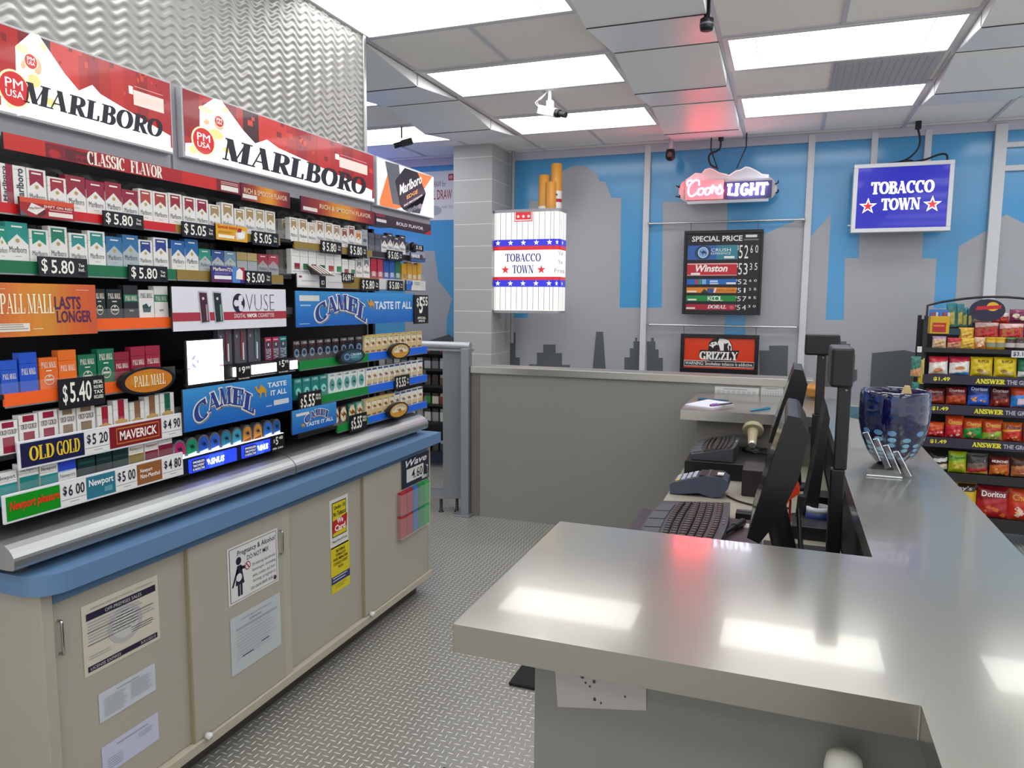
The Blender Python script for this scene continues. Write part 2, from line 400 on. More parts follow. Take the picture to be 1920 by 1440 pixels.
# V-shaped baffle panels hanging in the narrow bays
DZ = .075
def baffle(x0, x1, y0, y1, yv, n):
    b = MB(); z0, zv = ZC-.009, ZC-DZ
    for ya, za, yb, zb in ((y0, z0, yv, zv), (yv, zv, y1, z0)):
        b.hexa([(x0,ya,za-.006),(x1,ya,za-.006),(x1,yb,zb-.006),(x0,yb,zb-.006)], [(x0,ya,za),(x1,ya,za),(x1,yb,zb),(x0,yb,zb)], BAFFLE)
    b.box(x0, x1, yv-.004, yv+.004, zv-.009, zv-.004, DGR)
    for xx in (x0, x1):
        b.prism([(y0, z0), (yv, zv-.006), (y1, z0)], lambda p, q, a: (a, p, q), xx-.003, xx+.003, WHITE)
        b.box(xx-.005, xx+.005, yv-.006, yv+.006, zv, z0, M('#9a98a0', .5))
    struct(b.build('ceiling_baffle'))
for k in range(-4, 3):
    for x0, x1, off in ((-2.85, -2.275, .62), (-1.005, -.428, 0), (.825, 1.4, .62)):
        yv = 3.73+1.24*k+off
        if yv+.62 > 6.9: continue
        baffle(x0, x1, yv-.6, yv+.6, yv, k)

vt = thing('air_vent', 'grey perforated air return panel between the two lights over the chip rack side', 'air vent', (.46, 5.25, ZC))
MB().box(.2, .77, 4.95, 5.55, ZC-.014, ZC-.008, M('#b3b3b2', .5)).build('panel', vt)
for i in range(14): MB().box(.22+.039*i, .24+.039*i, 4.97, 5.53, ZC-.0165, ZC-.014, M('#adadac', .5)).build('louvre', vt)
# ------------------------------------------------------------------ window wall with its printed skyline
BLUE = M('#4b97c9', .16, spec=.6); BGREY = M('#9fa1a6', .3, spec=.5); SKYL = M('#55595c', .35)
def Wp(x, y, Y=None):
    p = ony(x, y, Y or YW); return (p.x, p.z)
wl = Art(FY(YW)); wl.e = .001
wl.box(-6.5, 4.5, YW, YW+.1, 0, ZC, BLUE)
def mural(px, mt, d): wl.pg([Wp(*p) for p in px], mt, d)
mural([(950,760),(1213,760),(1213,577),(1162,577),(1165,371),(1147,371),(1135,341),(1124,340),(1120,328),(1112,320),(1100,313),(1085,310),(1070,313),(1056,320),(1046,328),(1042,377),(992,377),(990,596),(950,596)], BGREY, 2)
mural([(1213,760),(1213,577),(1241,577),(1243,378),(1364,378),(1360,590),(1358,628),(1397,628),(1400,452),(1430,440),(1515,404),(1515,760)], BGREY, 2)
mural([(1515,900),(1515,445),(1518,445),(1558,402),(1548,600),(1582,600),(1584,484),(1610,484),(1611,430),(1731,430),(1729,484),(1756,485),(1751,578),(1790,578),(1797,462),(1850,432),(1866,425),(1866,900)], BGREY, 2)
mural([(1856,900),(1868,413),(1887,402),(1925,422),(2100,480),(2100,900)], BGREY, 3)
# left of the block column
mural([(760,760),(760,470),(815,470),(822,525),(848,560),(838,600),(838,760)], BGREY, 3)
mural([(800,640),(842,627),(852,634),(852,700),(800,700)], SKYL, 4)
for pts in ([(951,690),(951,623),(967,623),(967,670),(975,670),(975,690)],
            [(992,692),(992,683),(1007,683),(1007,661),(1019,661),(1019,646),(1042,646),(1042,662),(1054,662),(1054,684),(1069,684),(1069,696)],
            [(1111,696),(1118,622),(1131,622),(1136,696)],
            [(1171,697),(1171,670),(1181,670),(1181,653),(1188,653),(1188,640),(1191,640),(1191,633),(1195,633),(1195,640),(1201,640),(1201,697)],
            [(1213,697),(1213,640),(1221,640),(1221,633),(1226,633),(1226,640),(1229,640),(1229,655),(1235,655),(1235,671),(1243,671),(1243,697)],
            [(1424,707),(1424,657),(1442,657),(1442,648),(1478,648),(1476,709)],
            [(1530,725),(1530,702),(1545,702),(1545,640),(1587,640),(1587,645),(1594,645),(1594,693),(1607,693),(1607,712),(1590,725)],
            [(1629,760),(1635,662),(1695,656),(1728,664),(1728,760)]):
    mural(pts, SKYL, 5)
struct(wl.build('wall_back'))
MUL = M('#c6c8cb', .35)
def mull(pts_top, pts_bot, w, n, d=.036):
    x = (Wp(*pts_top)[0]+Wp(*pts_bot)[0])/2; z1 = min(Wp(*pts_top)[1], ZC-.002); z0 = Wp(*pts_bot)[1]
    struct(MB().box(x-w/2, x+w/2, YW-d, YW, z0, z1, MUL).build(f'trim_{n}', bevel=.003))
mull((945,284), (938,690), .07, 2); mull((1213,272), (1207,720), .055, 3); mull((1521,254), (1500,740), .055, 4)
mull((1641,249), (1637,310), .05, 5); mull((1740,244), (1738,305), .05, 6); mull((1876,234), (1846,640), .085, 7, .046)
struct(MB().box(-6.5, 4.5, YW-.03, YW, ZC-.075, ZC-.001, M('#b5b3c2', .45)).build('trim_8', bevel=.004))
xa = Wp(1872, 275)[0]
struct(MB().box(xa, xa+2.4, YW-.038, YW, Wp(1900,277)[1], Wp(1900,268)[1], MUL).build('trim_9'))
struct(MB().box(xa, xa+2.4, YW-.038, YW, Wp(1900,321)[1], Wp(1900,311)[1], MUL).build('trim_10'))
# block column: 16 in blocks with raked joints
CM = cmu(); JT = M('#d4d4d0', .6)
c = MB(); cx0, cx1 = -2.99, -2.602
z = .1
while z < ZC:
    z1 = min(z+.195, ZC)
    c.box(cx0, cx1, 6.44, YW, z, z1, CM); c.box(cx0+.002, cx1-.002, 6.4405, YW, z1, min(z1+.007, ZC), JT); z = z1+.007
c.box(cx0-.003, cx1+.003, 6.437, YW, 0, .1, M('#6c6c6c', .5))
struct(c.build('column'))
struct(MB().tube([(-2.53, 6.8, 1.2), (-2.53, 6.8, ZC)], .018, M('#8b8d90', .4), 10).build('trim_11'))
# ------------------------------------------------------------------ partition clad in pressed wavy metal
PX = -2.23; PE = 3.63
pm = MB()
pm.box(PX-.1, PX, -1.2, PE, 0, ZC, M('#c5c5c2', .5)); 
ny, nz = 300, 190; y0, y1, z0, z1 = .9, PE-.02, 1.78, ZC-.002
vs = []; fs = []
for i in range(ny+1):
    y = y0+(y1-y0)*i/ny
    for j in range(nz+1):
        zz = z0+(z1-z0)*j/nz
        ph = zz/.034 + .42*math.sin(6.28318*y/.105)
        vs.append((PX+.006+.0034*math.sin(6.28318*ph), y, zz))
for i in range(ny):
    for j in range(nz):
        a = i*(nz+1)+j; fs.append((a, a+nz+1, a+nz+2, a+1))
pm.add(vs, fs, M('#a09f98', .38, .4), True)
struct(pm.build('wall_partition'))
struct(MB().box(PX-.11, PX+.022, PE-.02, PE+.006, 0, ZC, ALU).build('trim_12', bevel=.003))
# ================================================================== cigarette wall: base cabinet, deck, shelving
SX = -1.86
def F(x, y, X=SX):
    p = onx(x, y, X); return p.y, p.z
def FB(tl, br, X=SX):
    (a, z1), (b, z0) = F(*tl, X), F(*br, X)
    return a, min(z0, z1), b, max(z0, z1)
CY0, CY1 = 1.31, 3.57
cab = thing('base_cabinet', 'long beige cabinet with sliding doors under the cigarette shelves', 'cabinet', (-2.0, 2.4, 0))
b = MB()
b.box(-2.2, -1.845, CY0+.02, CY1-.02, .09, .80, BEIGE); b.box(-2.2, -1.80, CY0, CY0+.035, .09, .83, BEIGE); b.box(-2.2, -1.80, CY1-.035, CY1, .09, .83, BEIGE)
b.box(-1.845, -1.802, 2.30, 2.345, .12, .80, BEIGE2)
b.build('carcass', cab, bevel=.002)
MB().box(-2.2, -1.79, CY0, CY1, .085, .12, BEIGE2).build('base_plate', cab, bevel=.003)
MB().box(-2.2, -1.86, CY0+.05, CY1-.06, 0, .085, M('#4a4640', .6)).build('plinth', cab)
MB().box(-1.83, -1.7995, CY0+.0355, CY1-.0355, .7975, .8378, M('#557698', .4)).build('apron', cab)
doors = [(CY0+.037, 1.83, -1.815), (1.815, 2.30, -1.80), (2.345, 2.90, -1.815), (2.885, CY1-.04, -1.80)]
hpos = [(93, 1180, 1245), (561, 985, 1028), None, (806, 872, 908)]
for i, (ya, yb, x) in enumerate(doors):
    d = MB().box(x-.018, x, ya, yb, .122, .797, BEIGE)
    d.box(x-.0185, x+.0006, ya-.0006, ya+.006, .1215, .7972, EDGE)
    o = d.build('door', cab, bevel=.0015)
    o['label'] = ['sliding door with the licence papers', 'sliding door with the pregnancy sign', 'sliding door with the yellow sign', 'sliding door with the lighter racks'][i]
    if hpos[i]:
        a, z1 = F(hpos[i][0], hpos[i][1], x+.03); z0 = F(hpos[i][0], hpos[i][2], x+.03)[1]
        a = min(max(a, ya+.02), yb-.02)
        h = MB().tube([(x, a, z0), (x+.013, a, z0), (x+.015, a, z0+.006), (x+.015, a, z1-.006), (x+.013, a, z1), (x, a, z1)], .004, M('#c0c0c0', .2, 1.0), 8)
        hh = h.build('handle', o); hh.parent = o
        hh['label'] = 'chrome wire handle'
for yy in (1.86, 2.92):
    MB().lathe([(0, .0), (.012, 0), (.012, .018), (0, .022)], (-1.792, yy, .128), M('#d8d8d4', .2), 12, 'x').build('bumper', cab)
# blue worktop with a rounded near corner
prof = [(-2.2, CY0-.03), (-1.83, CY0-.03)] + [(-1.83+.08*math.sin(math.radians(a)), CY0+.05-.08*math.cos(math.radians(a))) for a in range(10, 91, 10)] + [(-1.75, CY1+.035), (-2.2, CY1+.035)]
o = MB().prism(prof, lambda p, q, a: (p, q, a), .838, .893, M('#5f80a3', .42)).build('worktop', bevel=.004)
tag(o, 'blue laminate worktop with rounded corner on the beige cabinet', 'worktop')
# aluminium deck in two lengths
dp = [(-2.2, .93), (-2.2, 1.0)] + [(-1.93+.13*math.sin(math.radians(a)), .945+.057*math.cos(math.radians(a))) for a in (0, 12, 24, 36, 48, 60, 72, 82, 90)] + [(-1.801, .93), (-1.806, .92), (-1.83, .918)]
for (ya, yb, s) in ((CY0-.06, 2.393, 'near length of rounded aluminium deck under the low brand strips'), (2.397, CY1-.02, 'far length of rounded aluminium deck under the camel packs')):
    t = thing('display_deck', s, 'display deck', (-1.95, (ya+yb)/2, .893), 'aluminium decks')
    MB().prism(dp, lambda p, q, a: (p, a, q), ya, yb, ALU, False).build('deck_top', t, bevel=.002)
    for y in (ya+.06, yb-.04):
        MB().lathe([(0, 0), (.024, 0), (.024, .03), (0, .03)], (-1.875, y, .893), M('#a09a90', .3, .8), 14).build('foot', t)
# shelving units
def strip_z(tl, br): return F(*tl)[1], F(*br)[1]
ROWZ = {'L1': strip_z((19,381),(19,400)), 'L2': strip_z((19,488),(19,512)), 'L3': strip_z((206,597),(206,618)), 'L4': strip_z((56,734),(56,757)),
        'L5': strip_z((60,829),(60,866)), 'L6': strip_z((60,921),(60,958)), 'V': strip_z((433,683),(437,712)),
        'R1': strip_z((553,452),(553,465)), 'R2': strip_z((558,513),(558,537)), 'R4': strip_z((562,677.5),(562,694)), 'R5': strip_z((690,724),(690,737.5)), 'R6': strip_z((691,781.7),(691,794))}
ROWZ['V'] = (F(433,683)[1], F(433,710)[1])
def zt(r): return ROWZ[r][0]
DK = M('#121316', .5); METAL = M('#8d8f90', .35, .6)
def shelving(y0, y1, rows, label):
    t = thing('shelving_unit', label, 'shelving unit', (-2.1, (y0+y1)/2, 1.04), 'shelving units')
    back = MB().box(PX+.002, PX+.018, y0+.006, y1-.006, 1.045, 1.80, DK)
    back.build('back_panel', t)
    for y in (y0+.012, y1-.012): MB().box(PX+.014, PX+.05, y-.012, y+.012, 1.045, 2.0, DK).build('upright', t)
    gr = MB()
    n = int((y1-y0)/.08)
    for k in range(1, n): gr.tube([(PX+.035, y0+(y1-y0)*k/n, 1.8), (PX+.035, y0+(y1-y0)*k/n, 2.0)], .0022, M('#3a3c3c', .4), 5)
    for z in (1.84, 1.9, 1.96): gr.tube([(PX+.037, y0+.01, z), (PX+.037, y1-.01, z)], .0022, M('#3a3c3c', .4), 5)
    gr.build('wire_grid', t)
    for r, ya, yb, segs in rows:
        z1, z0 = ROWZ[r]
        d = 0.0225 if r in ('L5', 'L6') else .0015
        s = MB().box(PX+.02, SX-.001, ya, yb, z1-d-.012, z1-d, DK)
        sh = s.build('shelf', t)
        for (a, c, mt) in segs:
            q = MB().box(SX-.006, SX+.003, a, c, z0, z1, mt); q.box(SX, SX+.004, a, c, z0-.004, z0, METAL)
            e = q.build('shelf_strip', sh)
        if r == 'V': continue
        lp = MB().box(SX-.0035, SX-.002, ya, yb, z1, z1+.028, M('#ffffff', .25, alpha=.035)); lp.build('clear_lip', sh)
    return t
def YP(px, r): # world Y of a photo column on a row's strip
    z = sum(ROWZ[r])/2; lo, hi = 1.0, 4.2
    for _ in range(50):
        mid = (lo+hi)/2; q = Vector((SX, mid, z))-CAM
        x = 960+FPX*q.dot(RX)/q.dot(FW)
        if x < px: lo = mid
        else: hi = mid
    return lo
RED_S, GRN_S, GLD_S, ORG_S = M('#c4161c', .4), M('#0f6a43', .4), M('#8d7433', .4), M('#f0601a', .4)
BLU_S, GR2_S, LGR_S, DK_S = M('#1763d6', .4), M('#0d8038', .4), M('#c9cac8', .4), M('#2a2b30', .4)
Y0L, Y1L, Y0R, Y1R = 1.26, 2.48, 2.495, 3.645
def S(r, *ab): return [(YP(a, r), YP(c, r), mt) for a, c, mt in ab]
shelving(Y0L, Y1L, [('L1', Y0L, Y1L, [(Y0L, YP(328,'L1'), RED_S), (YP(328,'L1'), YP(524,'L1'), GLD_S)]),
                    ('L2', Y0L, Y1L, [(Y0L, YP(329,'L2'), GRN_S), (YP(331,'L2'), YP(530,'L2'), GLD_S)]),
                    ('L3', Y0L, Y1L, S('L3', (181,326,ORG_S))), ('L4', Y0L, YP(330,'L4'), S('L4', (8,292,ORG_S))),
                    ('V', YP(345,'V'), Y1L, [(YP(345,'V'), Y1L, BLK)]), ('L5', Y0L, YP(341,'L5'), []), ('L6', Y0L, YP(331,'L6'), [])], 'near dark shelving unit under the two wide mountain light signs')
shelving(Y0R, Y1R, [('R1', Y0R, Y1R, S('R1', (551,697,GLD_S), (697,790,DK_S))), ('R2', Y0R, Y1R, S('R2', (558,642,LGR_S), (642,710,GLD_S), (710,797,LGR_S))),
                    ('R4', Y0R, Y1R, S('R4', (561,690,GR2_S), (690,800,BLU_S))), ('R5', Y0R, Y1R, S('R5', (590,690,GR2_S), (690,800,BLU_S))), ('R6', Y0R, Y1R, S('R6', (632,690,GR2_S), (690,800,BLU_S)))],
         'far dark shelving unit with blue and green strips by the gate')

# ------------------------------------------------------------------ cigarette packs
def clip(pts, v, keep_low):
    out = []
    for i in range(len(pts)):
        a, c = pts[i], pts[(i+1) % len(pts)]
        ia = (a[1] <= v) == keep_low; ic = (c[1] <= v) == keep_low
        if ia: out.append(a)
        if ia != ic and abs(c[1]-a[1]) > 1e-9:
            t = (v-a[1])/(c[1]-a[1]); out.append((a[0]+(c[0]-a[0])*t, v))
    return out
WHT = '#e2e0da'; INK = '#34343c'
def pack_art(style, col, w, h):
    """list of ('p', pts, colour, layer) and ('t', text, box, colour, font)"""
    A = []; P = lambda pts, c, d=1: A.append(('p', [(x*w, y*h) for x, y in pts], c, d))
    R = lambda a, b_, c, d_, cc, l=1: P([(a,b_),(c,b_),(c,d_),(a,d_)], cc, l)
    D = lambda x, y, rx, ry, cc, l=2: P([(x+rx*math.cos(6.283*i/14), y+ry*math.sin(6.283*i/14)) for i in range(14)], cc, l)
    T = lambda t, a, b_, c, d_, cc, f='s': A.append(('t', t, (a*w, b_*h, c*w, d_*h), cc, f))
    body = WHT
    if style in ('full', 'fullgrey', 'dim'):
        body = {'full': WHT, 'fullgrey': '#a9b4b8', 'dim': '#9a9ca0'}[style]
        P([(0,.44),(.5,.70),(.5,1),(0,1)], col); P([(.5,.70),(1,.44),(1,1),(.5,1)], col)
        R(.25,.87,.75,.91,'#f0ece0',2); D(.5,.53,.1,.055,'#b59a5a'); T('Marlboro', .1,.22,.9,.38,INK); R(.35,.12,.65,.135,'#8a8a8a',2)
    elif style == 'inset':
        P([(.13,.53),(.5,.68),(.5,.95),(.13,.95)], col); P([(.5,.68),(.87,.53),(.87,.95),(.5,.95)], col)
        R(.25,.86,.75,.90,'#f0ece0',2); D(.5,.53,.1,.055,'#b59a5a'); T('Marlboro', .1,.2,.9,.35,INK); R(.35,.1,.65,.115,'#8a8a8a',2)
    elif style == 'vert':
        body = WHT; R(0,.0,.35,1,'#8c1f3c'); P([(.35,.2),(.5,.2),(.35,.5)], WHT, 2); R(.35,0,.42,1,WHT); A.append(('v', 'Marlboro', (.5*w, .06*h, .86*w, .94*h), INK, 's'))
    elif style == 'newport':
        R(0,0,1,.64,col); T('Newport', .08,.74,.92,.9,'#2f3b4a' if col not in ('#7d1730','#8a7430') else col)
    elif style == 'newblue':
        R(0,.6,1,1,col); R(0,.6,1,.64,'#9db6d8',2); T('Newport', .08,.38,.92,.54,'#2f3b4a')
    elif style == 'newdark':
        body = col; T('Newport', .1,.76,.9,.9,'#0f7e6c'); R(0,.62,1,.63,'#4f6a66',2)
    elif style == 'pm':
        body = col; T('PALL MALL', .1,.68,.9,.86,'#f0e9da','f'); R(.35,.57,.65,.6,'#f0e9da',2); D(.5,.3,.28,.17,'#d0c8b8'); D(.5,.3,.24,.14,col,3); R(.3,.27,.7,.33,'#d0c8b8',4); D(.5,.42,.06,.05,'#d0c8b8',4)
    elif style == 'pmtall':
        body = col; T('PALL MALL', .1,.44,.9,.6,'#f0e9da','f')
    elif style == 'pmband':
        body = col; R(0,.5,1,.72,'#1d7a58'); T('PALL MALL', .1,.54,.9,.68,'#f0e9da','f'); R(.35,.2,.65,.26,'#8a8a86',2)
    elif style == 'pmwhite':
        T('PALL MALL', .1,.72,.9,.88,'#44605a','f'); P([(.25,.2),(.75,.2),(.8,.45),(.65,.38),(.5,.52),(.35,.38),(.2,.45)][:4]+[(.5,.52),(.2,.45)], '#2c4a4a', 2)
    elif style == 'og':
        R(.2,.04,.8,.52,col); R(.2,.8,.8,.97,col); T('OLD GOLD', .08,.6,.92,.74,'#5b4a4a','f')
    elif style == 'mav':
        R(.3,.36,.72,1,col); P([(.15,.18),(.85,.18),(.92,.36),(.7,.3),(.5,.44),(.3,.3),(.08,.36)][:3]+[(.5,.44),(.08,.36)], '#c39a45', 3); R(.12,.08,.88,.15,col,2)
    elif style == 'cdark':
        body = col; T('CAMEL', .12,.82,.88,.94,'#d8d4cc','f'); R(.35,.74,.65,.77,'#a03028',2); D(.5,.4,.33,.2,'#8fa6bd'); D(.5,.4,.25,.15,'#3b5573',3); A.append(('c', (.3*w,.32*h,.7*w,.48*h), '#0e1626'))
    elif style == 'cteal':
        body = col; T('CAMEL', .15,.84,.85,.95,'#dff2ee','f'); D(.5,.36,.32,.2,'#86d0c6'); A.append(('c', (.34*w,.24*h,.72*w,.42*h), '#10201e'))
    elif style == 'cwhite':
        body = '#dfe6e2'; T('CAMEL', .15,.86,.85,.96,'#3a5a60','f'); D(.5,.42,.42,.34,'#8dbfb8'); D(.5,.42,.36,.28,'#4f9c96',3); A.append(('c', (.32*w,.32*h,.72*w,.5*h), '#10302e'))
    elif style == 'cgold':
        body = '#e6ddbf'; R(0,0,.12,1,'#d9b53c'); R(0,.92,1,1,'#d9b53c'); T('CAMEL', .2,.8,.95,.9,'#8a5a2a','f'); R(.12,.0,1,.36,'#cdb377'); R(.2,.04,.9,.14,'#7d4630',2); A.append(('c', (.2*w,.36*h,.9*w,.66*h), '#8a5222'))
    elif style == 'cblue':
        body = '#e4e2d4'; R(.12,.86,.98,.97,'#3a4f86'); R(.12,.0,1,.34,'#cdb377'); R(.2,.04,.9,.12,'#6f7690',2); A.append(('c', (.2*w,.36*h,.9*w,.66*h), '#9a6436'))
    elif style == 'cfull':
        body = col; D(.5,.5,.42,.4,'#ddd2b0'); T('CAMEL', .2,.82,.8,.94,'#e8e0c8','f'); R(.1,.02,.9,.14,'#6a4a30',2); A.append(('c', (.12*w,.3*h,.9*w,.7*h), '#8a4a18'))
    elif style == 'slim':
        R(.36,.2,1,.44,'#1a1a1c'); R(.42,.22,1,.42,col,2); R(.1,.1,1,.115,'#333333'); R(.12,.86,.8,.875,'#a0a0a0',2)
    elif style == 'solid':
        body = col; R(.2,.12,.8,.36,'#d8d4cc' if col != '#c9962c' else '#7a5a18'); R(.28,.12,.34,.36,col,2); R(.48,.12,.54,.36,col,2); R(.66,.12,.72,.36,col,2); R(.3,.62,.7,.72,'#ffffff' if col=='#0' else col, 2)
    elif style == 'plain':
        body = col; R(.2,.4,.8,.55,'#55585e'); R(.25,.18,.75,.22,'#6c7076')
    elif style == 'tan':
        body = '#9fa6a8'; R(0,.62,1,1,col); R(0,.6,1,.62,'#5a5040',2)
    return body, A
_packs = {}
def pack_proto(style, col, w, h, d=.023):
    k = (style, col, round(w, 4), round(h, 4))
    if k in _packs: return _packs[k], False
    body, A = pack_art(style, col, w, h); lv = .72*h
    if style in ('vert',): lv = .9*h
    parts = []
    for part in ('low', 'lid'):
        a = Art(lambda u, v, dd=0: Vector((dd, u, v))); a.e = .00018
        z0, z1 = (0, lv-.0004) if part == 'low' else (lv+.0004, h)
        bm_ = M(body, .35); side = M(col if col and style not in ('og','mav','newport','slim') else body, .35)
        a.box(-d, 0, 0, w, z0, z1, bm_)
        if style in ('full','fullgrey','dim') and part == 'lid': a.box(-d-.0001, -.0002, -.0002, w+.0002, z0, z1+.0002, side)
        for it in A:
            if it[0] == 'p':
                q = clip(it[1], lv, part == 'low')
                if len(q) > 2: a.pg(q, M(it[2], .35), it[3])
            else:
                bx = it[2] if it[0] != 'c' else it[1]
                if ((bx[1]+bx[3])/2 < lv) != (part == 'low'): continue
                if it[0] == 't': (a.text if it[4] == 's' else a.serif)(it[1], *bx, M(it[3], .35), 5)
                elif it[0] == 'v':
                    vs, fs = sans(it[1], .02); vs = [(-q, p) for p, q in vs]; a.shape((vs, fs), *bx, M(it[3], .35), 5)
                else: a.shape((CAMEL, CAMEL_F), *bx, M(it[2], .35), 5)
        parts.append(a)
    root = parts[0].build('cigarette_pack'); lid = parts[1].build('lid'); lid.parent = root
    _packs[k] = (root, lid)
    return _packs[k], True
ORD = 'first second third fourth fifth sixth seventh eighth ninth tenth eleventh twelfth thirteenth fourteenth fifteenth sixteenth seventeenth eighteenth nineteenth twentieth'.split() + ['twenty-first', 'twenty-second', 'twenty-third', 'twenty-fourth', 'twenty-fifth', 'twenty-sixth', 'twenty-seventh', 'twenty-eighth']
def put_pack(style, col, w, h, x, y, z, label, group):
    (root, lid), new = pack_proto(style, col, w, h)
    if not new:
        root = root.copy(); COL.objects.link(root); l2 = lid.copy(); COL.objects.link(l2); l2.parent = root
    root.location = (x, y, z); root['_o'] = (x, y, z)
    tag(root, label, 'cigarette pack', group)
    return root
K, TL = .086, .099
def prow(r, rowname, items, drop=.001, dx=-.006):
    z = zt(r)-drop
    for i, (style, col, a, b_, h, desc) in enumerate(items):
        ya, yb = YP(a, r), YP(b_, r)
        wd = min(max(round((yb-ya)/.0015)*.0015, .03), .08)
        put_pack(style, col, wd-.001, h, SX+dx-random.random()*.003, ya, z, f'{desc}, {ORD[i]} from near end, {rowname}', 'cigarette packs, ' + rowname)
RD, GR, TE, NB, SB, GD = '#8f1d3a', '#138a72', '#2f8a86', '#2b3f86', '#2f6f9f', '#a58a5c'
prow('L1', 'top row over red strip', [
 ('vert', RD, 0, 17, TL, 'white pack on its side'), ('vert', RD, 18, 56, TL, 'dark red and white sideways pack'), ('inset', RD, 58, 94, TL, 'white tall pack with dark red panel'),
 ('inset', '#9c2638', 96, 130, K, 'white short pack with red panel'), ('full', '#8e2032', 131, 167, TL, 'tall red-topped white pack'), ('full', RD, 168, 202, .094, 'red-topped white pack'),
 ('full', '#952238', 203, 234, TL, 'red-roofed white pack'), ('full', RD, 235, 264, K, 'short red-roofed white pack'), ('inset', '#a8483a', 265, 291, TL*.97, 'white pack with rust red panel'),
 ('inset', '#a23a36', 292, 320, TL*.97, 'white pack with brick red panel'), ('inset', '#93262e', 321, 346, TL, 'tall white pack with red panel'), ('inset', '#93262e', 348, 371, TL*.98, 'white pack with deep red panel'),
 ('inset', RD, 372, 395, TL*.98, 'white pack with wine red panel'), ('inset', GD, 397, 418, K, 'short white pack with gold panel'), ('inset', GD, 420, 442, TL, 'tall white pack with gold panel'),
 ('inset', GD, 444, 463, K, 'short gold-panelled white pack'), ('inset', GD, 464, 482, TL*.98, 'tall gold-panelled white pack'), ('inset', '#ab9468', 483, 501, TL*.98, 'white pack with pale gold panel'), ('inset', GD, 502, 520, TL*.98, 'gold-panelled white pack')])
prow('L2', 'second row over the green strip', [
 ('full', GR, 0, 17, K, 'green-topped white pack cut by frame'), ('full', '#1b8f86', 20, 61, TL, 'tall green-topped white pack'), ('inset', GR, 62, 98, K, 'short white pack with green panel'),
 ('inset', '#1b7d63', 99, 134, TL, 'tall white pack with green panel'), ('inset', TE, 136, 170, K, 'short white pack with teal panel'), ('inset', TE, 171, 203, TL*.98, 'tall white pack with teal panel'),
 ('fullgrey', SB, 205, 235, K, 'blue and grey short pack'), ('fullgrey', SB, 236, 265, TL*.97, 'blue and grey tall pack'), ('inset', NB, 266, 292, K, 'short white pack with navy panel'), ('inset', NB, 293, 320, TL*.98, 'tall white pack with navy panel'),
 ('full', '#2661a6', 327, 352, TL*.95, 'blue-roofed white pack'), ('full', '#1f6aa8', 353, 377, TL*1.04, 'tall blue-roofed white pack'), ('fullgrey', '#2f8f78', 378, 400, .075, 'squat green and grey pack'),
 ('fullgrey', '#33508f', 402, 424, .075, 'squat navy and grey pack'), ('fullgrey', '#6f8ea0', 425, 446, .075, 'squat pale blue pack'), ('tan', '#a8945f', 448, 467, .076, 'squat tan and grey pack'),
 ('tan', '#b39d68', 468, 486, .076, 'squat gold and grey pack'), ('dim', '#9c3340', 488, 506, .076, 'squat red and grey pack'), ('dim', '#a83b48', 507, 526, .077, 'squat rose red and grey pack')])
prow('L3', 'row beside orange sign', [
 ('pm', '#10201d', 181, 204, K, 'black and green pack beside sign'), ('pm', '#12241f', 206, 235, K, 'black pack with green crest'), ('pmband', '#23282b', 238, 265, TL, 'tall charcoal pack with green band'),
 ('pmwhite', WHT, 266, 294, K, 'short white pack with dark crest'), ('pmband', WHT, 295, 321, TL, 'tall white pack with green band')])
prow('L4', 'row over the lower orange strip', [
 ('pmtall', '#2148b0', -30, 7, K, 'dark blue pack cut by frame'), ('pmtall', '#1f55c0', 8, 40, K, 'short bright blue pack'), ('pmtall', '#1c50c4', 44, 78, TL*1.04, 'tall bright blue pack'), ('pm', '#e06a1e', 81, 116, K, 'short orange pack'), ('pmtall', '#ea6f17', 117, 151, TL*1.04, 'tall orange pack'),
 ('pm', '#0f6a48', 154, 187, K, 'short green pack'), ('pm', '#0d6a4a', 189, 220, TL, 'tall green pack'), ('pmtall', '#8a1c30', 221, 249, K, 'short dark red pack'), ('pmtall', '#97203a', 251, 278, TL, 'tall dark red pack'), ('pmtall', '#97203a', 279, 306, TL, 'dark red tall pack')])
prow('L5', 'row behind the navy strip', [
 ('og', '#8f1733', -22, 2, K, 'red and white pack cut by frame'), ('og', '#8f1733', 3, 40, K, 'short white pack with red blocks'), ('og', '#8f1733', 43, 78, TL*.97, 'white pack with wine red blocks'), ('og', '#8f1733', 80, 115, TL, 'tall white pack with wine red blocks'), ('og', '#8a7355', 118, 149, TL, 'white pack with tan blocks'), ('og', '#84694a', 151, 185, TL*1.02, 'tall white pack with brown blocks'),
 ('mav', '#9c1630', 188, 217, K, 'short white pack with red stripe'), ('mav', '#9c1630', 219, 247, TL, 'tall white pack with red stripe'), ('mav', '#8a6242', 249, 276, K, 'short white pack with brown stripe'), ('mav', '#8a6242', 277, 304, TL*.98, 'tall white pack with brown stripe'), ('mav', '#155c44', 306, 332, TL, 'tall white pack with green stripe')], drop=.022)
prow('L6', 'bottom row behind price strip', [
 ('newport', '#1d8a86', 0, 40, K, 'white and teal pack at shelf corner'), ('newport', '#1d7f7c', 43, 79, TL, 'tall white and teal pack'), ('newport', '#1d8a86', 82, 115, K, 'short white and teal pack'), ('newblue', '#2a49c0', 116, 150, K, 'blue-topped white pack'),
 ('newdark', '#16312f', 152, 185, K*.9, 'short dark green pack'), ('newdark', '#14302d', 187, 216, TL, 'tall dark green pack'), ('newdark', '#14302d', 217, 246, TL, 'dark green tall pack'), ('newport', '#8a7430', 247, 275, K, 'white and olive gold pack'), ('newport', '#7d1730', 277, 302, K, 'white and dark red pack'), ('newport', '#7d1731', 303, 329, TL*1.02, 'tall white and dark red pack')], drop=.022)
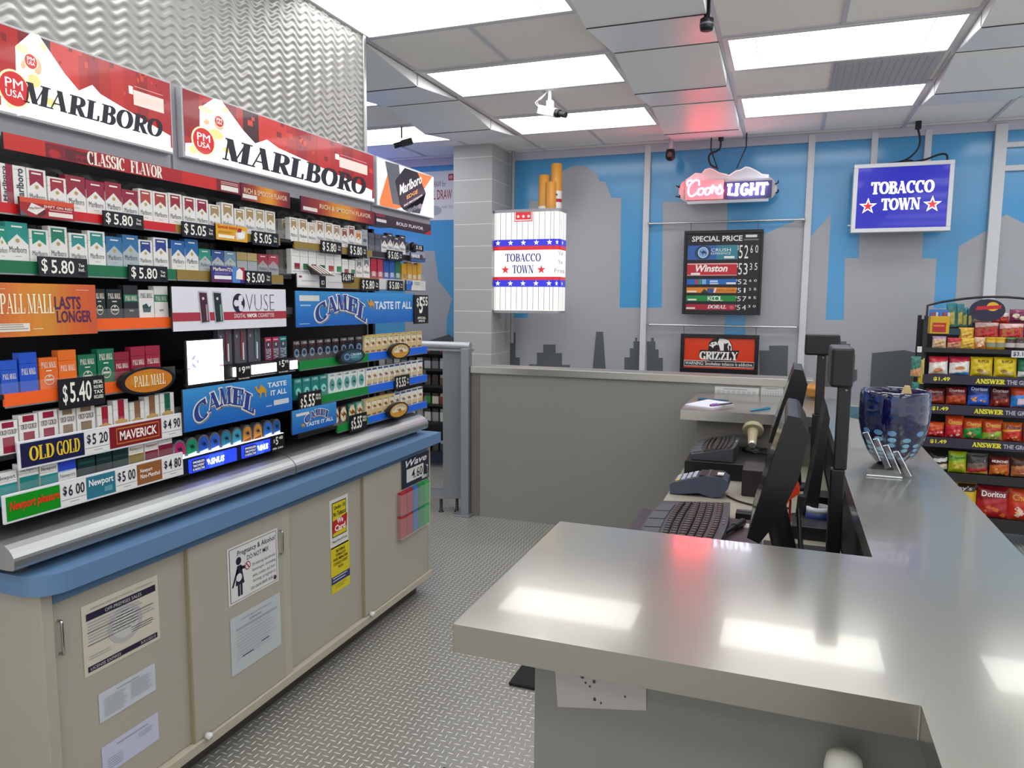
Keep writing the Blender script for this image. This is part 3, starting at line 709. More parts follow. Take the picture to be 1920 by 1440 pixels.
prow('R1', 'top row beyond the section gap', [
 ('inset', GD, 548, 562, TL*.95, 'white pack with gold panel'), ('inset', GD, 564, 580, TL*.95, 'gold-panelled white pack'), ('inset', '#b8ab90', 581, 596, K, 'short white pack with pale panel'), ('inset', '#a0795c', 597, 611, TL, 'tall white pack with copper panel'), ('inset', GD, 612, 627, TL*.98, 'tall white pack with gold panel'), ('inset', '#a0836c', 628, 642, TL*.95, 'white pack with light brown panel'),
 ('inset', '#8f4a34', 643, 655, K, 'short white pack with rust panel'), ('inset', '#8a4636', 656, 668, TL*1.02, 'tall white pack with rust panel'), ('inset', '#b5722f', 669, 681, K, 'white pack with amber panel'), ('plain', '#9aa0a4', 682, 693, .095, 'plain grey pack'),
 ('plain', '#4c5058', 694, 705, .085, 'slate grey pack'), ('plain', '#474b52', 706, 717, .085, 'dark slate pack'), ('full', '#3b3d43', 718, 729, K, 'black-roofed white pack'), ('full', '#33353a', 730, 740, TL, 'tall black-roofed white pack'), ('full', '#3b3d43', 741, 751, K, 'short black-roofed white pack'), ('full', '#2e3035', 752, 763, TL, 'black-roofed tall white pack')])
prow('R2', 'second row over grey strip', [
 ('slim', '#8f1d2c', 550, 566, TL, 'slim white pack with red square'), ('slim', '#0f7a3c', 567, 582, TL, 'slim white pack with green square'), ('slim', '#7a2030', 583, 597, TL, 'white slim pack with wine square'), ('slim', '#1b6a4a', 598, 613, TL, 'white slim pack with dark green square'), ('slim', '#b03a26', 614, 629, TL, 'slim white pack with orange-red square'), ('slim', '#138a44', 630, 643, TL, 'slim white pack with bright green square'),
 ('slim', '#8f1d2c', 645, 656, K*.9, 'short white pack with red square'), ('slim', '#0f7a3c', 658, 669, K*.9, 'short white pack with green square'), ('inset', '#7f878c', 671, 683, K, 'white pack with grey panel'), ('inset', '#6f777e', 684, 696, TL, 'tall white pack with grey panel'),
 ('solid', '#a8293c', 698, 709, TL*.96, 'crimson pack'), ('solid', '#b0344a', 711, 721, TL*.96, 'rose red pack'), ('solid', '#1f4f9f', 722, 732, TL*.92, 'blue pack'), ('solid', '#2458a8', 733, 743, TL*.96, 'tall blue pack'), ('solid', '#1b6a4a', 744, 754, TL*.96, 'green pack'),
 ('solid', '#c9962c', 756, 765, K, 'short yellow pack'), ('solid', '#c9962d', 766, 775, TL*.96, 'tall yellow pack'), ('solid', '#c9962e', 776, 784, K, 'yellow pack behind card'), ('solid', '#c9962f', 785, 793, TL*.96, 'last yellow pack')])
def even(a, b_, n): return [(a+(b_-a)*i/n, a+(b_-a)*(i+.93)/n) for i in range(n)]
prow('R4', 'row over upper green strip', [('cdark', '#2a1c22' if i < 4 else '#16161f', a, c, K, 'black pack with red dot' if i < 4 else 'black pack with blue round emblem') for i, (a, c) in enumerate(even(553, 684, 9))] +
     [('cgold', '', a, c, .083 if i == 0 else K, 'cream pack with camel and yellow edge') for i, (a, c) in enumerate(even(686, 794, 10))])
prow('R5', 'row over middle green strip', [('cteal', '#1d7d76', a, c, K, 'teal pack') for a, c in even(555, 618, 4)] + [('cwhite', '', a, c, K, 'white pack with teal oval') for a, c in even(619, 688, 5)] +
     [('cblue', '', a, c, K, 'white pack with camel and blue top') for a, c in even(689, 795, 10)])
prow('R6', 'row over the lowest blue strip', [('cfull', '#5a3018', 628, 639, K*.95, 'brown pack with pale oval'), ('cfull', '#2a2320', 640, 654, K*.95, 'black pack with pale oval'), ('cfull', '#2f6a52', 656, 670, K*.95, 'green pack with pale oval'), ('cfull', '#5b9f86', 671, 684, K*.95, 'mint pack with pale oval')] +
     [('cgold' if i < 5 else 'cblue', '', a, c, K, 'cream camel pack with yellow edge' if i < 5 else 'cream camel pack with blue top') for i, (a, c) in enumerate(even(688, 796, 10))])
# packs queued behind the first one of the far section, their sides showing in the gap
for r, st, col, w_, h, nm in (('R1', 'inset', GD, .045, TL*.95, 'top'), ('R2', 'slim', '#8f1d2c', .045, TL, 'second')):
    for k in range(1, 4):
        put_pack(st, col, w_, h, SX-.006-.03*k-.04, Y0R+.03, zt(r)-.001, f'white pack queued {ORD[k]} deep in the section gap, {nm} row', f'packs queued in the gap, {nm} row')
for k, a in enumerate((535, 544)):
    put_pack('plain', '#2452b0', .035, K, SX-.06, YP(a, 'L3'), zt('L3')-.01, f'thin blue pack between the two wide signs, {ORD[k]} from near end', 'thin blue packs')
# ------------------------------------------------------------------ backlit header signs
HX = -1.86; HK = HX/-1.81
def E_(h, e, r=.25):          # lit acrylic: glows in its own colour, reflects little of the room light
    k = ('lit', h, e, r)
    if k not in _mats:
        mt = M(h, r, emit=e, coat=.301).copy(); b_ = mt.node_tree.nodes['Principled BSDF']; c = rgb(h)
        b_.inputs['Base Color'].default_value = (c[0]*.3, c[1]*.3, c[2]*.3, 1); _mats[k] = mt
    return _mats[k]
HZ = lambda z: 1.61+(z-1.61)*HK
LIT = 0.75
frame = MB(); hz0, hz1 = HZ(2.005), HZ(2.275)
frame.box(-2.2, HX-.026, 1.2, 3.65*HK, hz0, hz1, M('#9b9aa0', .4))
for y in (1.858*HK, 3.045*HK): frame.box(HX-.027, HX-.0255, y-.004, y+.004, hz0, hz1, M('#5c5b62', .4))
hf = tag(frame.build('sign_canopy', loc=(-2.0, 2.4, 2.005)), 'long grey metal canopy box carrying the three backlit signs', 'sign canopy')
def N2(x, y): # photo point on the wide sign -> 0..1
    p = F(x, y, HX); return ((p[0]-1.888*HK)/(1.142*HK), (p[1]-HZ(2.059))/(.205*HK))
def header(y0, y1, label, word):
    y0, y1 = y0*HK, y1*HK; z0, z1 = HZ(2.059), HZ(2.264); W_, H_ = y1-y0, z1-z0
    t = thing('light_box_sign', label, 'sign', (-1.82, (y0+y1)/2, z0), 'backlit signs over the cigarette shelves')
    MB().box(HX-.025, HX-.001, y0-.006, y1+.006, z0-.006, z1+.006, M('#b8b8bc', .35)).build('frame', t, bevel=.002)
    a = Art(FX(HX)); a.e = .0003
    fm = (lambda u: u) if W_ > .8 else (lambda u: .065+1.3*u if u < .348 else .518+(u-.348)*.482/.652)
    def p(px): return [(y0+W_*fm(u), z0+H_*v) for u, v in (N2(*q) for q in px)]
    def bx(tl, br): (u0, v1), (u1, v0) = N2(*tl), N2(*br); return y0+W_*u0, z0+H_*v0, y0+W_*u1, z0+H_*v1
    a.rect(y0, z0, y1, z1, E_('#a8201c', LIT), 1)
    for u0, u1, c in ((.0,.06,'#8a1a1c'), (.16,.21,'#7c1616'), (.24,.31,'#3a1216'), (.31,.45,'#c22a1c'), (.5,.56,'#961a1a'), (.62,.7,'#b3261c'), (.78,.85,'#8f181a'), (.92,1.,'#a01c20')):
        a.rect(y0+W_*u0, z0+H_*.3, y0+W_*u1, z1, E_(c, LIT), 2)
    for k in range(26):
        u, v = random.random(), .5+random.random()*.48; s = .006+random.random()*.018
        a.rect(y0+W_*u, z0+H_*v, y0+W_*min(u+s, 1), z0+H_*min(v+s*4, 1), E_('#7a1418' if k % 2 else '#c83c28', LIT), 3)
    WH = E_('#fbfbff', 1.15)
    a.rect(y0, z0, y1, z0+H_*.06, WH, 4)
    for poly in ([(374,202),(400,185),(414,188),(455,244),(478,269),(374,300)], [(374,250),(478,269),(500,262),(522,278),(560,306),(374,300)], [(478,269),(500,262),(522,278),(697,357),(697,376),(374,297)], [(347,268),(374,268),(374,297),(347,291)]):
        a.pg(p(poly), WH, 5)
    YE, TN = E_('#e6cf86', .9), E_('#d8b088', .85)
    for x, y, rx, ry, mt in ((410,232,.02,.1,TN), (404,252,.03,.08,YE), (430,283,.03,.05,YE), (362,281,.018,.06,YE), (385,206,.028,.05,E_('#e9dca0', 1.0)), (421,206,.016,.05,E_('#e9dca0', 1.0)), (386,228,.012,.05,TN), (381,222,.008,.04,WH)):
        u, v = N2(x, y); u = fm(u); a.disc(y0+W_*u, z0+H_*v, rx*W_, ry*H_, mt, 6, 16)
    for x, y, rx, ry in ((381,265,.041,.2), (410,228,.018,.085)):
        u, v = N2(x, y); u = fm(u)-(.03 if W_ < .8 else 0); rx = rx*(1.6 if W_ < .8 else 1); cx, cz = y0+W_*u, z0+H_*v
        a.disc(cx, cz, rx*W_*1.15, ry*H_*1.12, E_('#e6d7a8', 1.0), 7); a.disc(cx, cz, rx*W_, ry*H_, E_('#c81e1e', LIT), 8)
        a.text('PM', cx-rx*W_*.6, cz+ry*H_*.02, cx+rx*W_*.6, cz+ry*H_*.58, WH, 9); a.text('USA', cx-rx*W_*.6, cz-ry*H_*.5, cx+rx*W_*.6, cz-ry*H_*.08, WH, 9)
    a.serif('MARLBORO', y0+W_*word[0], z0+H_*word[1], y0+W_*word[2], z0+H_*word[3], M('#15131f', .3), 10, .29, .075, .16, space=.06)
    a.rect(*bx((638,290),(687,306)), WH, 6); a.rect(*bx((628,288),(635,300)), WH, 6)
    for k in range(2): a.rect(*bx((636,309+4*k),(688,311+4*k)), E_('#f0c8c0', .9), 6)
    a.build('face', t)
    return t
header(1.265, 1.836, 'narrow backlit red mountain sign nearest the camera', (.165, .16, .934, .42))
header(1.888, 3.03, 'wide backlit red mountain sign in the middle of the canopy', (.141, .075, .937, .45))
def edge_sign():
    y0, z0, y1, z1 = 3.062*HK, HZ(2.05), 3.645*HK, HZ(2.264)
    t = thing('light_box_sign', 'backlit sign with a black pack on orange and white', 'sign', (-1.82, 3.35, z0), 'backlit signs over the cigarette shelves')
    MB().box(HX-.025, HX-.001, y0-.006, y1, z0-.006, z1+.006, M('#b8b8bc', .35)).build('frame', t, bevel=.002)
    a = Art(FX(HX)); a.e = .0003; W_, H_ = y1-y0, z1-z0
    q = lambda pts: [(y0+W_*u, z0+H_*v) for u, v in pts]
    a.rect(y0, z0, y1, z1, E_('#dfeaf4', 1.05), 1)
    a.pg(q([(.03,.1),(.2,.9),(.42,.08),(.3,0),(.03,0)]), E_('#e07434', .9), 2); a.pg(q([(.12,.98),(.35,1),(.42,.1),(.24,.1),(.3,.5)][:4]), E_('#5f676c', .6), 3)
    a.pg(q([(.62,.98),(.97,1),(.8,.62),(.7,.7)]), E_('#e0783c', .95), 2)
    a.pg(q([(.28,.62),(.45,.98),(.68,.98),(.84,.55),(.78,.28),(.42,.02),(.36,.1)]), E_('#23272d', .3), 4)
    a.pg(q([(.84,.55),(.78,.28),(.72,.02),(.5,.0),(.42,.02)]), E_('#3a4046', .3), 4)
    R_ = lambda x0, y0_, x1, y1_, ang: None
    def rot_text(s, cx, cz, wd, hg, mt, shear=.0, slope=.8, serif_=False):
        f = (lambda u, v: (u, v+(u-.5)*slope*W_*wd/(H_*hg)*.5))
        a.text(s, y0+W_*(cx-wd/2), z0+H_*(cz-hg/2), y0+W_*(cx+wd/2), z0+H_*(cz+hg/2), mt, 6, .02, shear, f)
    rot_text('Marlboro', .56, .66, .4, .24, E_('#f4f2ee', .9)); rot_text('EDGE', .58, .43, .2, .09, E_('#e8a24a', .9)); rot_text('BOLD SMOOTH FLAVOR', .6, .3, .34, .045, E_('#e8e6e2', .8)); rot_text('Marlboro', .62, .13, .24, .11, E_('#8a9096', .5))
    a.build('face', t)
edge_sign()
# ------------------------------------------------------------------ banners under the canopy
def panel(name, label, cat, tl, br, X, art, group=None, th=.006, col='#2a2b2e', parent=None):
    y0, z0, y1, z1 = FB(tl, br, X)
    t = thing(name, label, cat, (X, (y0+y1)/2, z0), group)
    MB().box(X-th, X, y0, y1, z0, z1, M(col, .4)).build('panel', t)
    a = Art(FX(X)); W_, H_ = y1-y0, z1-z0
    class Q:
        pass
    def rect(u0, v0, u1, v1, mt, d=1): a.rect(y0+W_*u0, z0+H_*v0, y0+W_*u1, z0+H_*v1, mt, d)
    def text(s, u0, v0, u1, v1, mt, d=4, **k): a.text(s, y0+W_*u0, z0+H_*v0, y0+W_*u1, z0+H_*v1, mt, d, **k)
    def ser(s, u0, v0, u1, v1, mt, d=4, **k): a.serif(s, y0+W_*u0, z0+H_*v0, y0+W_*u1, z0+H_*v1, mt, d, **k)
    def disc(u, v, ru, rv, mt, d=2): a.disc(y0+W_*u, z0+H_*v, ru*W_, rv*H_, mt, d)
    def pg(pts, mt, d=2): a.pg([(y0+W_*u, z0+H_*v) for u, v in pts], mt, d)
    def lines(u0, v0, u1, v1, n, mt, d=4): a.lines(y0+W_*u0, z0+H_*v0, y0+W_*u1, z0+H_*v1, n, mt, d)
    def camel(u0, v0, u1, v1, mt, d=4): a.shape((CAMEL, CAMEL_F), y0+W_*u0, z0+H_*v0, y0+W_*u1, z0+H_*v1, mt, d)
    Q.rect, Q.text, Q.ser, Q.disc, Q.pg, Q.lines, Q.camel, Q.a = rect, text, ser, disc, pg, lines, camel, a
    art(Q); a.build('printed_face', t)
    return t
G_ = lambda h: M(h, .3)
def grad(q, stops, n=24, d=1):
    for i in range(n):
        f = i/(n-1)*(len(stops)-1); k = min(int(f), len(stops)-2); f -= k
        c = tuple(int(round((stops[k][j]*(1-f)+stops[k+1][j]*f)/6)*6) for j in range(3))
        q.rect(i/n, 0, (i+1)/n, 1, M('#%02x%02x%02x' % tuple(min(v, 255) for v in c), .3), d)
def a_classic(q):
    q.rect(0,0,1,1,G_('#a81a20')); q.rect(0,0,.13,1,G_('#c02a1e'),2); q.rect(.13,0,.24,.9,G_('#7a1420'),2); q.rect(.2,.1,.3,.8,G_('#5f1420'),3); q.text('PM', .235,.2,.275,.55,G_('#a81a24')); q.rect(.68,0,.86,1,G_('#c4261c'),2)
    q.disc(.16,.3,.02,.28,G_('#b01c22'),3)
    q.ser('CLASSIC', .275,.08,.42,.95,G_('#ece4d6'), T=.28); q.ser('FLAVOR', .445,.08,.585,.95,G_('#ece4d6'), T=.28)
    q.rect(.86,0,1,1,G_('#7c1622'),2); q.rect(.885,.14,.985,.55,G_('#e6ddd4'),4); q.rect(.885,.66,.985,.72,G_('#d8b8a8'),4); q.rect(.885,.8,.985,.86,G_('#d8b8a8'),4)
panel('banner', 'long red banner reading classic flavor', 'banner', (5,247), (451,366), -1.852, a_classic, 'banners under the sign canopy')
def a_rich(q):
    grad(q, [(110,22,34),(150,50,30),(210,130,40),(220,150,46),(170,60,34),(96,20,32)])
    q.text('RICH & SMOOTH FLAVOR', .22 if q.rich else .05, .42, .93, .74, G_('#e8cfa8'), bold=.012)
    q.rect(.02, .12, .3 if not q.rich else .19, .36, G_('#ded6cf'), 4)
def rich(flag): return lambda q: (setattr(q, 'rich', flag), a_rich(q))
panel('banner', 'short orange and maroon banner beside the long red banner', 'banner', (451.5,342), (544,391), -1.852, rich(False), 'banners under the sign canopy')
panel('banner', 'orange and maroon banner over the far shelving unit', 'banner', (564,367), (703,422), -1.852, rich(True), 'banners under the sign canopy')
def a_bold(q):
    q.rect(0,0,1,1,G_('#221f28')); q.pg([(.86,0),(1,0),(1,.5)], G_('#b01c24'), 2); q.rect(.0,.75,.15,.95,G_('#8c1c28'),2); q.text('BOLD FLAVOR', .34,.32,.84,.62,G_('#e6e4e0'), bold=.02); q.rect(.01,.3,.17,.55,G_('#d8d4d0'),4)
panel('banner', 'black banner reading bold flavor at the far end', 'banner', (704,399), (808,441), -1.852, a_bold, 'banners under the sign canopy')
# ------------------------------------------------------------------ price tags and cards
TX = SX+.014
def a_price(txt, small=True, cents=None):
    def f(q):
        q.rect(0,0,1,1,M('#17161c', .3)); c = G_('#ece9dc')
        hi = .66 if small else .9
        q.text('$', .05,.14,.05+.12*hi/.66,.9,c, bold=.01); 
        q.text(txt, .24 if small else .22,.16,hi+.05,.86,c, bold=.015)
        if small: q.text('Tax', .8,.56,.93,.72,c, bold=.02); q.text('Incl.', .8,.32,.93,.5,c, bold=.02); q.rect(.79,.2,.95,.23,c); q.rect(.79,.12,.95,.14,c)
    return f
for txt, tl, br, lab in (('5.80', (193,394), (270,432), 'black price tag reading $5.80 on the red strip'), ('5.05', (341,414.5), (403.5,450), 'black price tag reading $5.05 beside the yellow card'), ('5.05', (473,432), (522.5,463.5), 'black price tag reading $5.05 at the end of the top gold strip'),
                          ('5.80', (71,480), (165,521), 'black price tag reading $5.80 at the near end of the dark green strip'), ('5.80', (241,496), (315,529), 'black price tag reading $5.80 at the far end of the dark green strip'), ('5.00', (459,507), (509.5,535), 'black price tag reading $5.00 beside the purple card'),
                          ('5.80', (602,450), (641,478), 'black price tag reading $5.80 beyond the section gap'), ('5.80', (654,457), (688,484), 'black price tag reading $5.80 under the amber pack'), ('5.05', (726,468), (755,490.5), 'black price tag reading $5.05 under the black-roofed packs'),
                          ('6.99', (641,511), (664,530), 'small black price tag reading 6.99'), ('5.80', (677,522), (711,546), 'black price tag reading $5.80 under the crimson packs'), ('5.00', (728,525), (756,546), 'black price tag reading $5.00 under the blue packs'),
                          ('5.55', (741,706), (768,726), 'small black price tag reading $5.55 on the middle blue strip')):
    panel('price_tag', lab, 'price tag', tl, br, TX, a_price(txt), 'black price tags', .004, '#17161c')
def a_540(q):
    q.rect(0,0,1,1,M('#17161c', .3)); c = G_('#ece9dc'); q.text('$', .07,.14,.17,.82,c,bold=.01); q.text('5.40', .22,.2,.69,.88,c,bold=.015)
    for k, s in enumerate(('SPECIAL','PACK PRICE','TAX','INCLUDED')): q.text(s, .74,.74-.17*k,.95,.86-.17*k,c,bold=.02)
panel('price_tag', 'wide black price tag reading $5.40 on the orange strip', 'price tag', (109,712), (198,757), TX, a_540, 'black price tags', .004, '#17161c')
def a_555(q):
    q.rect(0,0,1,1,M('#17161c', .3)); c = G_('#ece9dc'); q.text('$', .06,.14,.16,.7,c,bold=.01); q.text('5.55', .2,.16,.68,.86,c,bold=.02)
    for k, s in enumerate(('SPECIAL','PRICE')): q.text(s, .73,.66-.18*k,.96,.8-.18*k,c,bold=.02)
panel('price_tag', 'black price tag reading $5.55 under the teal packs', 'price tag', (560,738), (603,763), TX, a_555, 'black price tags', .004, '#17161c')
panel('price_tag', 'black price tag reading $5.55 under the mint pack', 'price tag', (656,780), (688,803), TX, a_555, 'black price tags', .004, '#17161c')
def a_hang(q):
    q.rect(0,0,1,1,M('#17161c', .3)); c = G_('#ece9dc'); q.text('$', .14,.56,.3,.9,c,bold=.01); q.text('5', .32,.36,.58,.94,c,bold=.03); q.text('55', .58,.62,.94,.94,c,bold=.02); q.text('SPECIAL', .2,.16,.8,.24,c,bold=.02); q.text('PRICE', .28,.06,.72,.13,c,bold=.02)
panel('price_tag', 'tall black hanging tag reading $5.55 at the end of the blue sign', 'price tag', (777,553), (803,606), SX+.03, a_hang, 'black price tags', .008, '#17161c')
def a_315(q):
    q.rect(0,0,1,1,M('#17161c', .3)); q.text('3.15', .2,.25,.8,.85,G_('#ece9dc'),bold=.02)
panel('price_tag', 'small black tag reading 3.15 over the snus card', 'price tag', (776,458), (794,472), TX, a_315, 'black price tags', .004, '#17161c')
def a_shift(q):
    q.rect(0,0,1,1,G_('#a01a24')); q.rect(0,.74,1,1,G_('#cf4a26'),2); q.pg([(.12,.3),(.2,.74),(.45,.5),(.28,.12)], G_('#e4dcd6'), 3); q.pg([(.28,.12),(.45,.5),(.45,.2),(.34,.02)], G_('#5c1420'), 3); q.text('Marlboro', .16,.36,.4,.5,G_('#2c2430'), warp=lambda u,v:(u,v+u*.9)); q.pg([(0,.0),(.0,.3),(.14,.05)], G_('#5a5a60'), 3)
    q.text('SHIFT ON RED', .42,.56,.96,.7,G_('#f0e2da'),bold=.012); q.rect(.5,.12,.96,.36,G_('#e6d8cc'),4); q.rect(.52,.46,.95,.5,G_('#e0b8a8'),4)
panel('shelf_card', 'red card with a tilted pack, on the near end of the top row', 'shelf card', (36,368), (140,415), TX+.004, a_shift, 'advertising cards on the shelf strips')
def a_special(q):
    q.rect(0,0,1,1,G_('#dfa41c')); q.text('Special blend', .05,.68,.66,.96,G_('#c03a1c'),bold=.02); q.rect(.06,.14,.56,.34,G_('#efe8d8'),4); q.lines(.07,.42,.55,.58,2,G_('#a87a1c')); q.pg([(.64,.1),(.6,.5),(.72,.78),(.95,.7),(.9,.2)], G_('#d8d2c8'), 3); q.pg([(.66,.62),(.7,.88),(.82,.86),(.78,.6)], G_('#a8202c'), 4); q.disc(.78,.42,.12,.2,G_('#efece6'),4)
panel('shelf_card', 'yellow special blend card on the top gold strip', 'shelf card', (404,418.5), (464,455), TX+.004, a_special, 'advertising cards on the shelf strips')
def a_72(q):
    q.rect(0,0,1,1,G_('#3b3484')); q.rect(.0,0,.6,.3,G_('#5c2458'),2); q.rect(.62,0,.86,1,G_('#4f86c4'),2); q.rect(.82,.2,1,1,G_('#b0202c'),3); q.text("Marlboro72's", .04,.7,.62,.94,G_('#f0e2c8'),bold=.02); q.rect(.07,.2,.58,.42,G_('#e8e4e4'),4); q.lines(.08,.48,.56,.62,2,G_('#8a86b8')); q.pg([(.72,.25),(.74,.75),(.84,.95),(.94,.75),(.93,.22)], G_('#e8e4e0'), 5)
panel('shelf_card', 'purple card with white packs on the second gold strip', 'shelf card', (396,498), (458.5,531), TX+.004, a_72, 'advertising cards on the shelf strips')
def a_prem(q):
    q.rect(0,0,1,1,G_('#cfcfc6')); q.rect(0,0,.48,.62,G_('#2a66c0'),2); q.pg([(.3,0),(.48,0),(.48,1),(.42,1)], G_('#cfcfc6'), 3); q.text('PREM', .04,.5,.4,.95,G_('#2a66c0'),bold=.03); q.lines(.55,.5,.95,.85,3,G_('#8a8a84'))
panel('shelf_card', 'small blue and cream card at the far end of the second row', 'shelf card', (762,524.5), (789,545), TX+.004, a_prem, 'advertising cards on the shelf strips')
def a_snusc(q):
    q.rect(0,0,1,1,G_('#4a4c58')); q.rect(0,.5,1,1,G_('#8f98aa'),2); q.text('SNUS', .08,.42,.6,.8,G_('#f0f0f2'),bold=.03); q.disc(.72,.6,.12,.3,G_('#5a2c34'),3); q.rect(0,0,1,.2,G_('#2a5a9a'),2)
panel('shelf_card', 'grey snus card at the far end of the top row', 'shelf card', (770,473), (797,492), SX+.03, a_snusc, 'advertising cards on the shelf strips')
def a_slimcard(q):
    q.rect(0,0,1,1,G_('#c9c9c6')); q.rect(.02,.15,.46,.95,G_('#e4e4e0'),2); q.rect(.48,.02,.62,.9,G_('#1c1b22'),3); q.rect(.52,.25,.58,.55,G_('#e8e8e4'),4); q.rect(.54,.3,.57,.5,G_('#1c1b22'),5); q.rect(.1,.45,.42,.5,G_('#9a9a98'),4); q.rect(.04,.7,.1,.84,G_('#a03038'),4); q.rect(.68,.45,.98,.49,G_('#a8a8a6'),4)
panel('shelf_card', 'pale grey card with a black block under the slim packs', 'shelf card', (556,512), (641,541), TX, a_slimcard, 'advertising cards on the shelf strips')
# open tilted sample tray over that card
o = MB(); y0, z0 = F(588, 514, SX+.03); y1 = F(613, 514, SX+.03)[0]
o.hexa([(SX+.016,y0,z0),(SX+.07,y0,z0-.006),(SX+.07,y1,z0-.006),(SX+.016,y1,z0)], [(SX+.016,y0-.03,z0+.035),(SX+.02,y0-.03,z0+.036),(SX+.02,y1-.03,z0+.036),(SX+.016,y1-.03,z0+.035)], M('#3a2f30', .4))
for k in range(4):
    a_ = y0+(y1-y0)*(k+.2)/4; b_ = y0+(y1-y0)*(k+.65)/4
    o.poly([(SX+.062,a_,z0+.003),(SX+.062,b_,z0+.003),(SX+.0225,b_-.026,z0+.036),(SX+.0225,a_-.026,z0+.036)], M('#e6dfd0', .4))
tag(o.build('sample_tray', loc=(SX+.02, y0, z0)), 'little dark tilted tray of cream sticks above the pale grey card', 'sample tray')
# ------------------------------------------------------------------ big brand signs among the shelves
def a_pall(q):
    grad(q, [(196,86,40),(214,124,40),(206,136,34),(204,100,36),(200,84,40)])
    u = lambda px: (F(px, 575, SX+.02)[0]-F(-26, 529, SX+.02)[0])/(F(183, 625, SX+.02)[0]-F(-26, 529, SX+.02)[0])
    q.ser('PALL', u(-1),.43,u(46),.8,G_('#f1e4c0'),T=.2); q.ser('MALL', u(51),.43,u(100.5),.8,G_('#f1e4c0'),T=.2)
    q.text('LASTS', u(102),.5,u(151),.76,G_('#4a1f50'),bold=.02); q.text('LONGER', u(105),.24,u(170),.48,G_('#4a1f50'),bold=.02); q.rect(.01,.1,.34,.25,G_('#e6decf'),3); q.lines(.02,.12,.33,.24,3,G_('#9a8f80')); q.rect(.37,.13,.46,.145,G_('#e6d8b8'),3); q.rect(.0,.885,.15,.892,G_('#e6d8b8'),3); q.rect(.8,.885,.93,.892,G_('#e6d8b8'),3)
panel('brand_sign', 'orange sign with cream and purple letters nearest the camera', 'sign', (-26,529), (183,625), SX+.02, a_pall, 'brand signs among the shelves')
def a_vuse(q):
    q.rect(0,0,1,1,G_('#dcdce2')); q.rect(0,.22,1,.42,G_('#a83540'),2)
    q.disc(.535,.63,.055,.24,G_('#26233c'),3)
    for k_, (dx, dy) in enumerate(((-.024,.0),(.018,.12),(.018,-.12),(.002,.0))): q.disc(.535+dx,.63+dy,.021,.082,G_('#dcdce2'),4+k_*.2)
    q.text('VUSE', .6,.44,.875,.86,G_('#3a3450'),bold=-.028); q.text('DIGITAL', .49,.27,.595,.37,G_('#ece4e4')); q.text('VAPOR', .605,.27,.7,.37,G_('#ffffff'),bold=.03); q.text('CIGARETTES', .71,.27,.87,.37,G_('#ece4e4'))
    for u, c in ((.21,'#4a2630'), (.325,'#26302e')):
        q.pg([(u,.16),(u-.015,.92),(u+.06,.9),(u+.075,.18)], G_('#bcbcc4'), 5); q.pg([(u+.006,.18),(u-.008,.88),(u+.052,.87),(u+.066,.2)], G_(c), 6); q.pg([(u+.045,.22),(u+.04,.6),(u+.052,.6),(u+.058,.22)], G_('#a8989a' if u < .3 else '#7fa89a'), 7); q.disc(u+.022,.74,.009,.035,G_('#d8d4d8'),7)
panel('brand_sign', 'white and red vapour sign in the middle of the shelves', 'sign', (321,537), (537,612), SX+.02, a_vuse, 'brand signs among the shelves')
def camel_word(q, u0, v0, u1, v1):
    # arched outlined word, letters stepping along an arc
    W = 'CAMEL'; wd = (u1-u0)/5
    for i, ch in enumerate(W):
        t = (i-2)/2.0; hy = v0+(v1-v0)*(.42-.36*t*t)+(.0 if i != 4 else -.0)
        hh = (v1-v0)*(.58 if i in (0, 4) else .56); a0 = u0+wd*i; lean = -t*.32
        fx = lambda u, v, t=t: (u+(v-.5)*t*.25, v-(u-.5)*t*.45)
        ou = .014
        for mt, d, g, Tt, ox, oy in ((G_('#7f8288'), 3, .012, .34, .006, -.035), (G_('#e2dfd8'), 4, .01, .36, 0, 0), (G_('#2a3f86'), 6, 0, .26, 0, 0)):
            q.ser(ch, a0-g+ox, hy-g*2.6+oy, a0+wd*.96+g+ox, hy+hh+g*2.6+oy, mt, d, T=Tt, th=.13 if d < 6 else .085, warp=fx)
def a_camel(two, one):
    def f(q):
        for i in range(8): q.rect(0, i/8, 1, (i+1)/8, M('#%02x%02x%02x' % (30+i*4, 98+i*6, 180+i*3), .3), 1)
        if two:
            camel_word(q, .08, .16, .61, .92); q.camel(.61,.5,.73,.86,G_('#c99428'),5); q.text('TASTE', .74,.72,.94,.86,G_('#d8e2ea'),bold=.03); q.text('IT ALL', .77,.5,.94,.64,G_('#d8e2ea'),bold=.03); q.rect(.8,.22,.96,.36,G_('#c8ccd0'),4); q.rect(.72,.22,.78,.25,G_('#9fc0e0'),4)
        elif one:
            camel_word(q, .13, .1, .53, .93); q.camel(.53,.46,.6,.8,G_('#c98a34'),5); q.text('TASTE IT ALL', .6,.46,.97,.72,G_('#d8e2ea'),bold=.03); q.rect(.025,.72,.16,.88,G_('#d4d4d0'),4); q.rect(.03,.58,.1,.62,G_('#9fc0e0'),4); q.rect(.02,.08,.09,.1,G_('#9fc0e0'),4)
        else:
            camel_word(q, .26, .36, .84, .86); q.camel(.17,.2,.26,.4,G_('#c99428'),5); q.text('TASTE IT ALL', .28,.2,.92,.36,G_('#d8e2ea'),bold=.03); q.rect(.08,.72,.36,.84,G_('#d4d4d0'),4)
    return f
panel('brand_sign', 'long blue sign with arched letters and a camel over the black packs', 'sign', (553,545), (777,603), SX+.02, a_camel(0, 1), 'brand signs among the shelves')
panel('brand_sign', 'blue sign with arched letters and camel under the glowing box', 'sign', (342,731), (548,768), SX+.02, a_camel(1, 0), 'brand signs among the shelves')
panel('brand_sign', 'small blue camel sign at the section gap', 'sign', (547,771), (631,794), SX+.02, a_camel(0, 0), 'brand signs among the shelves')
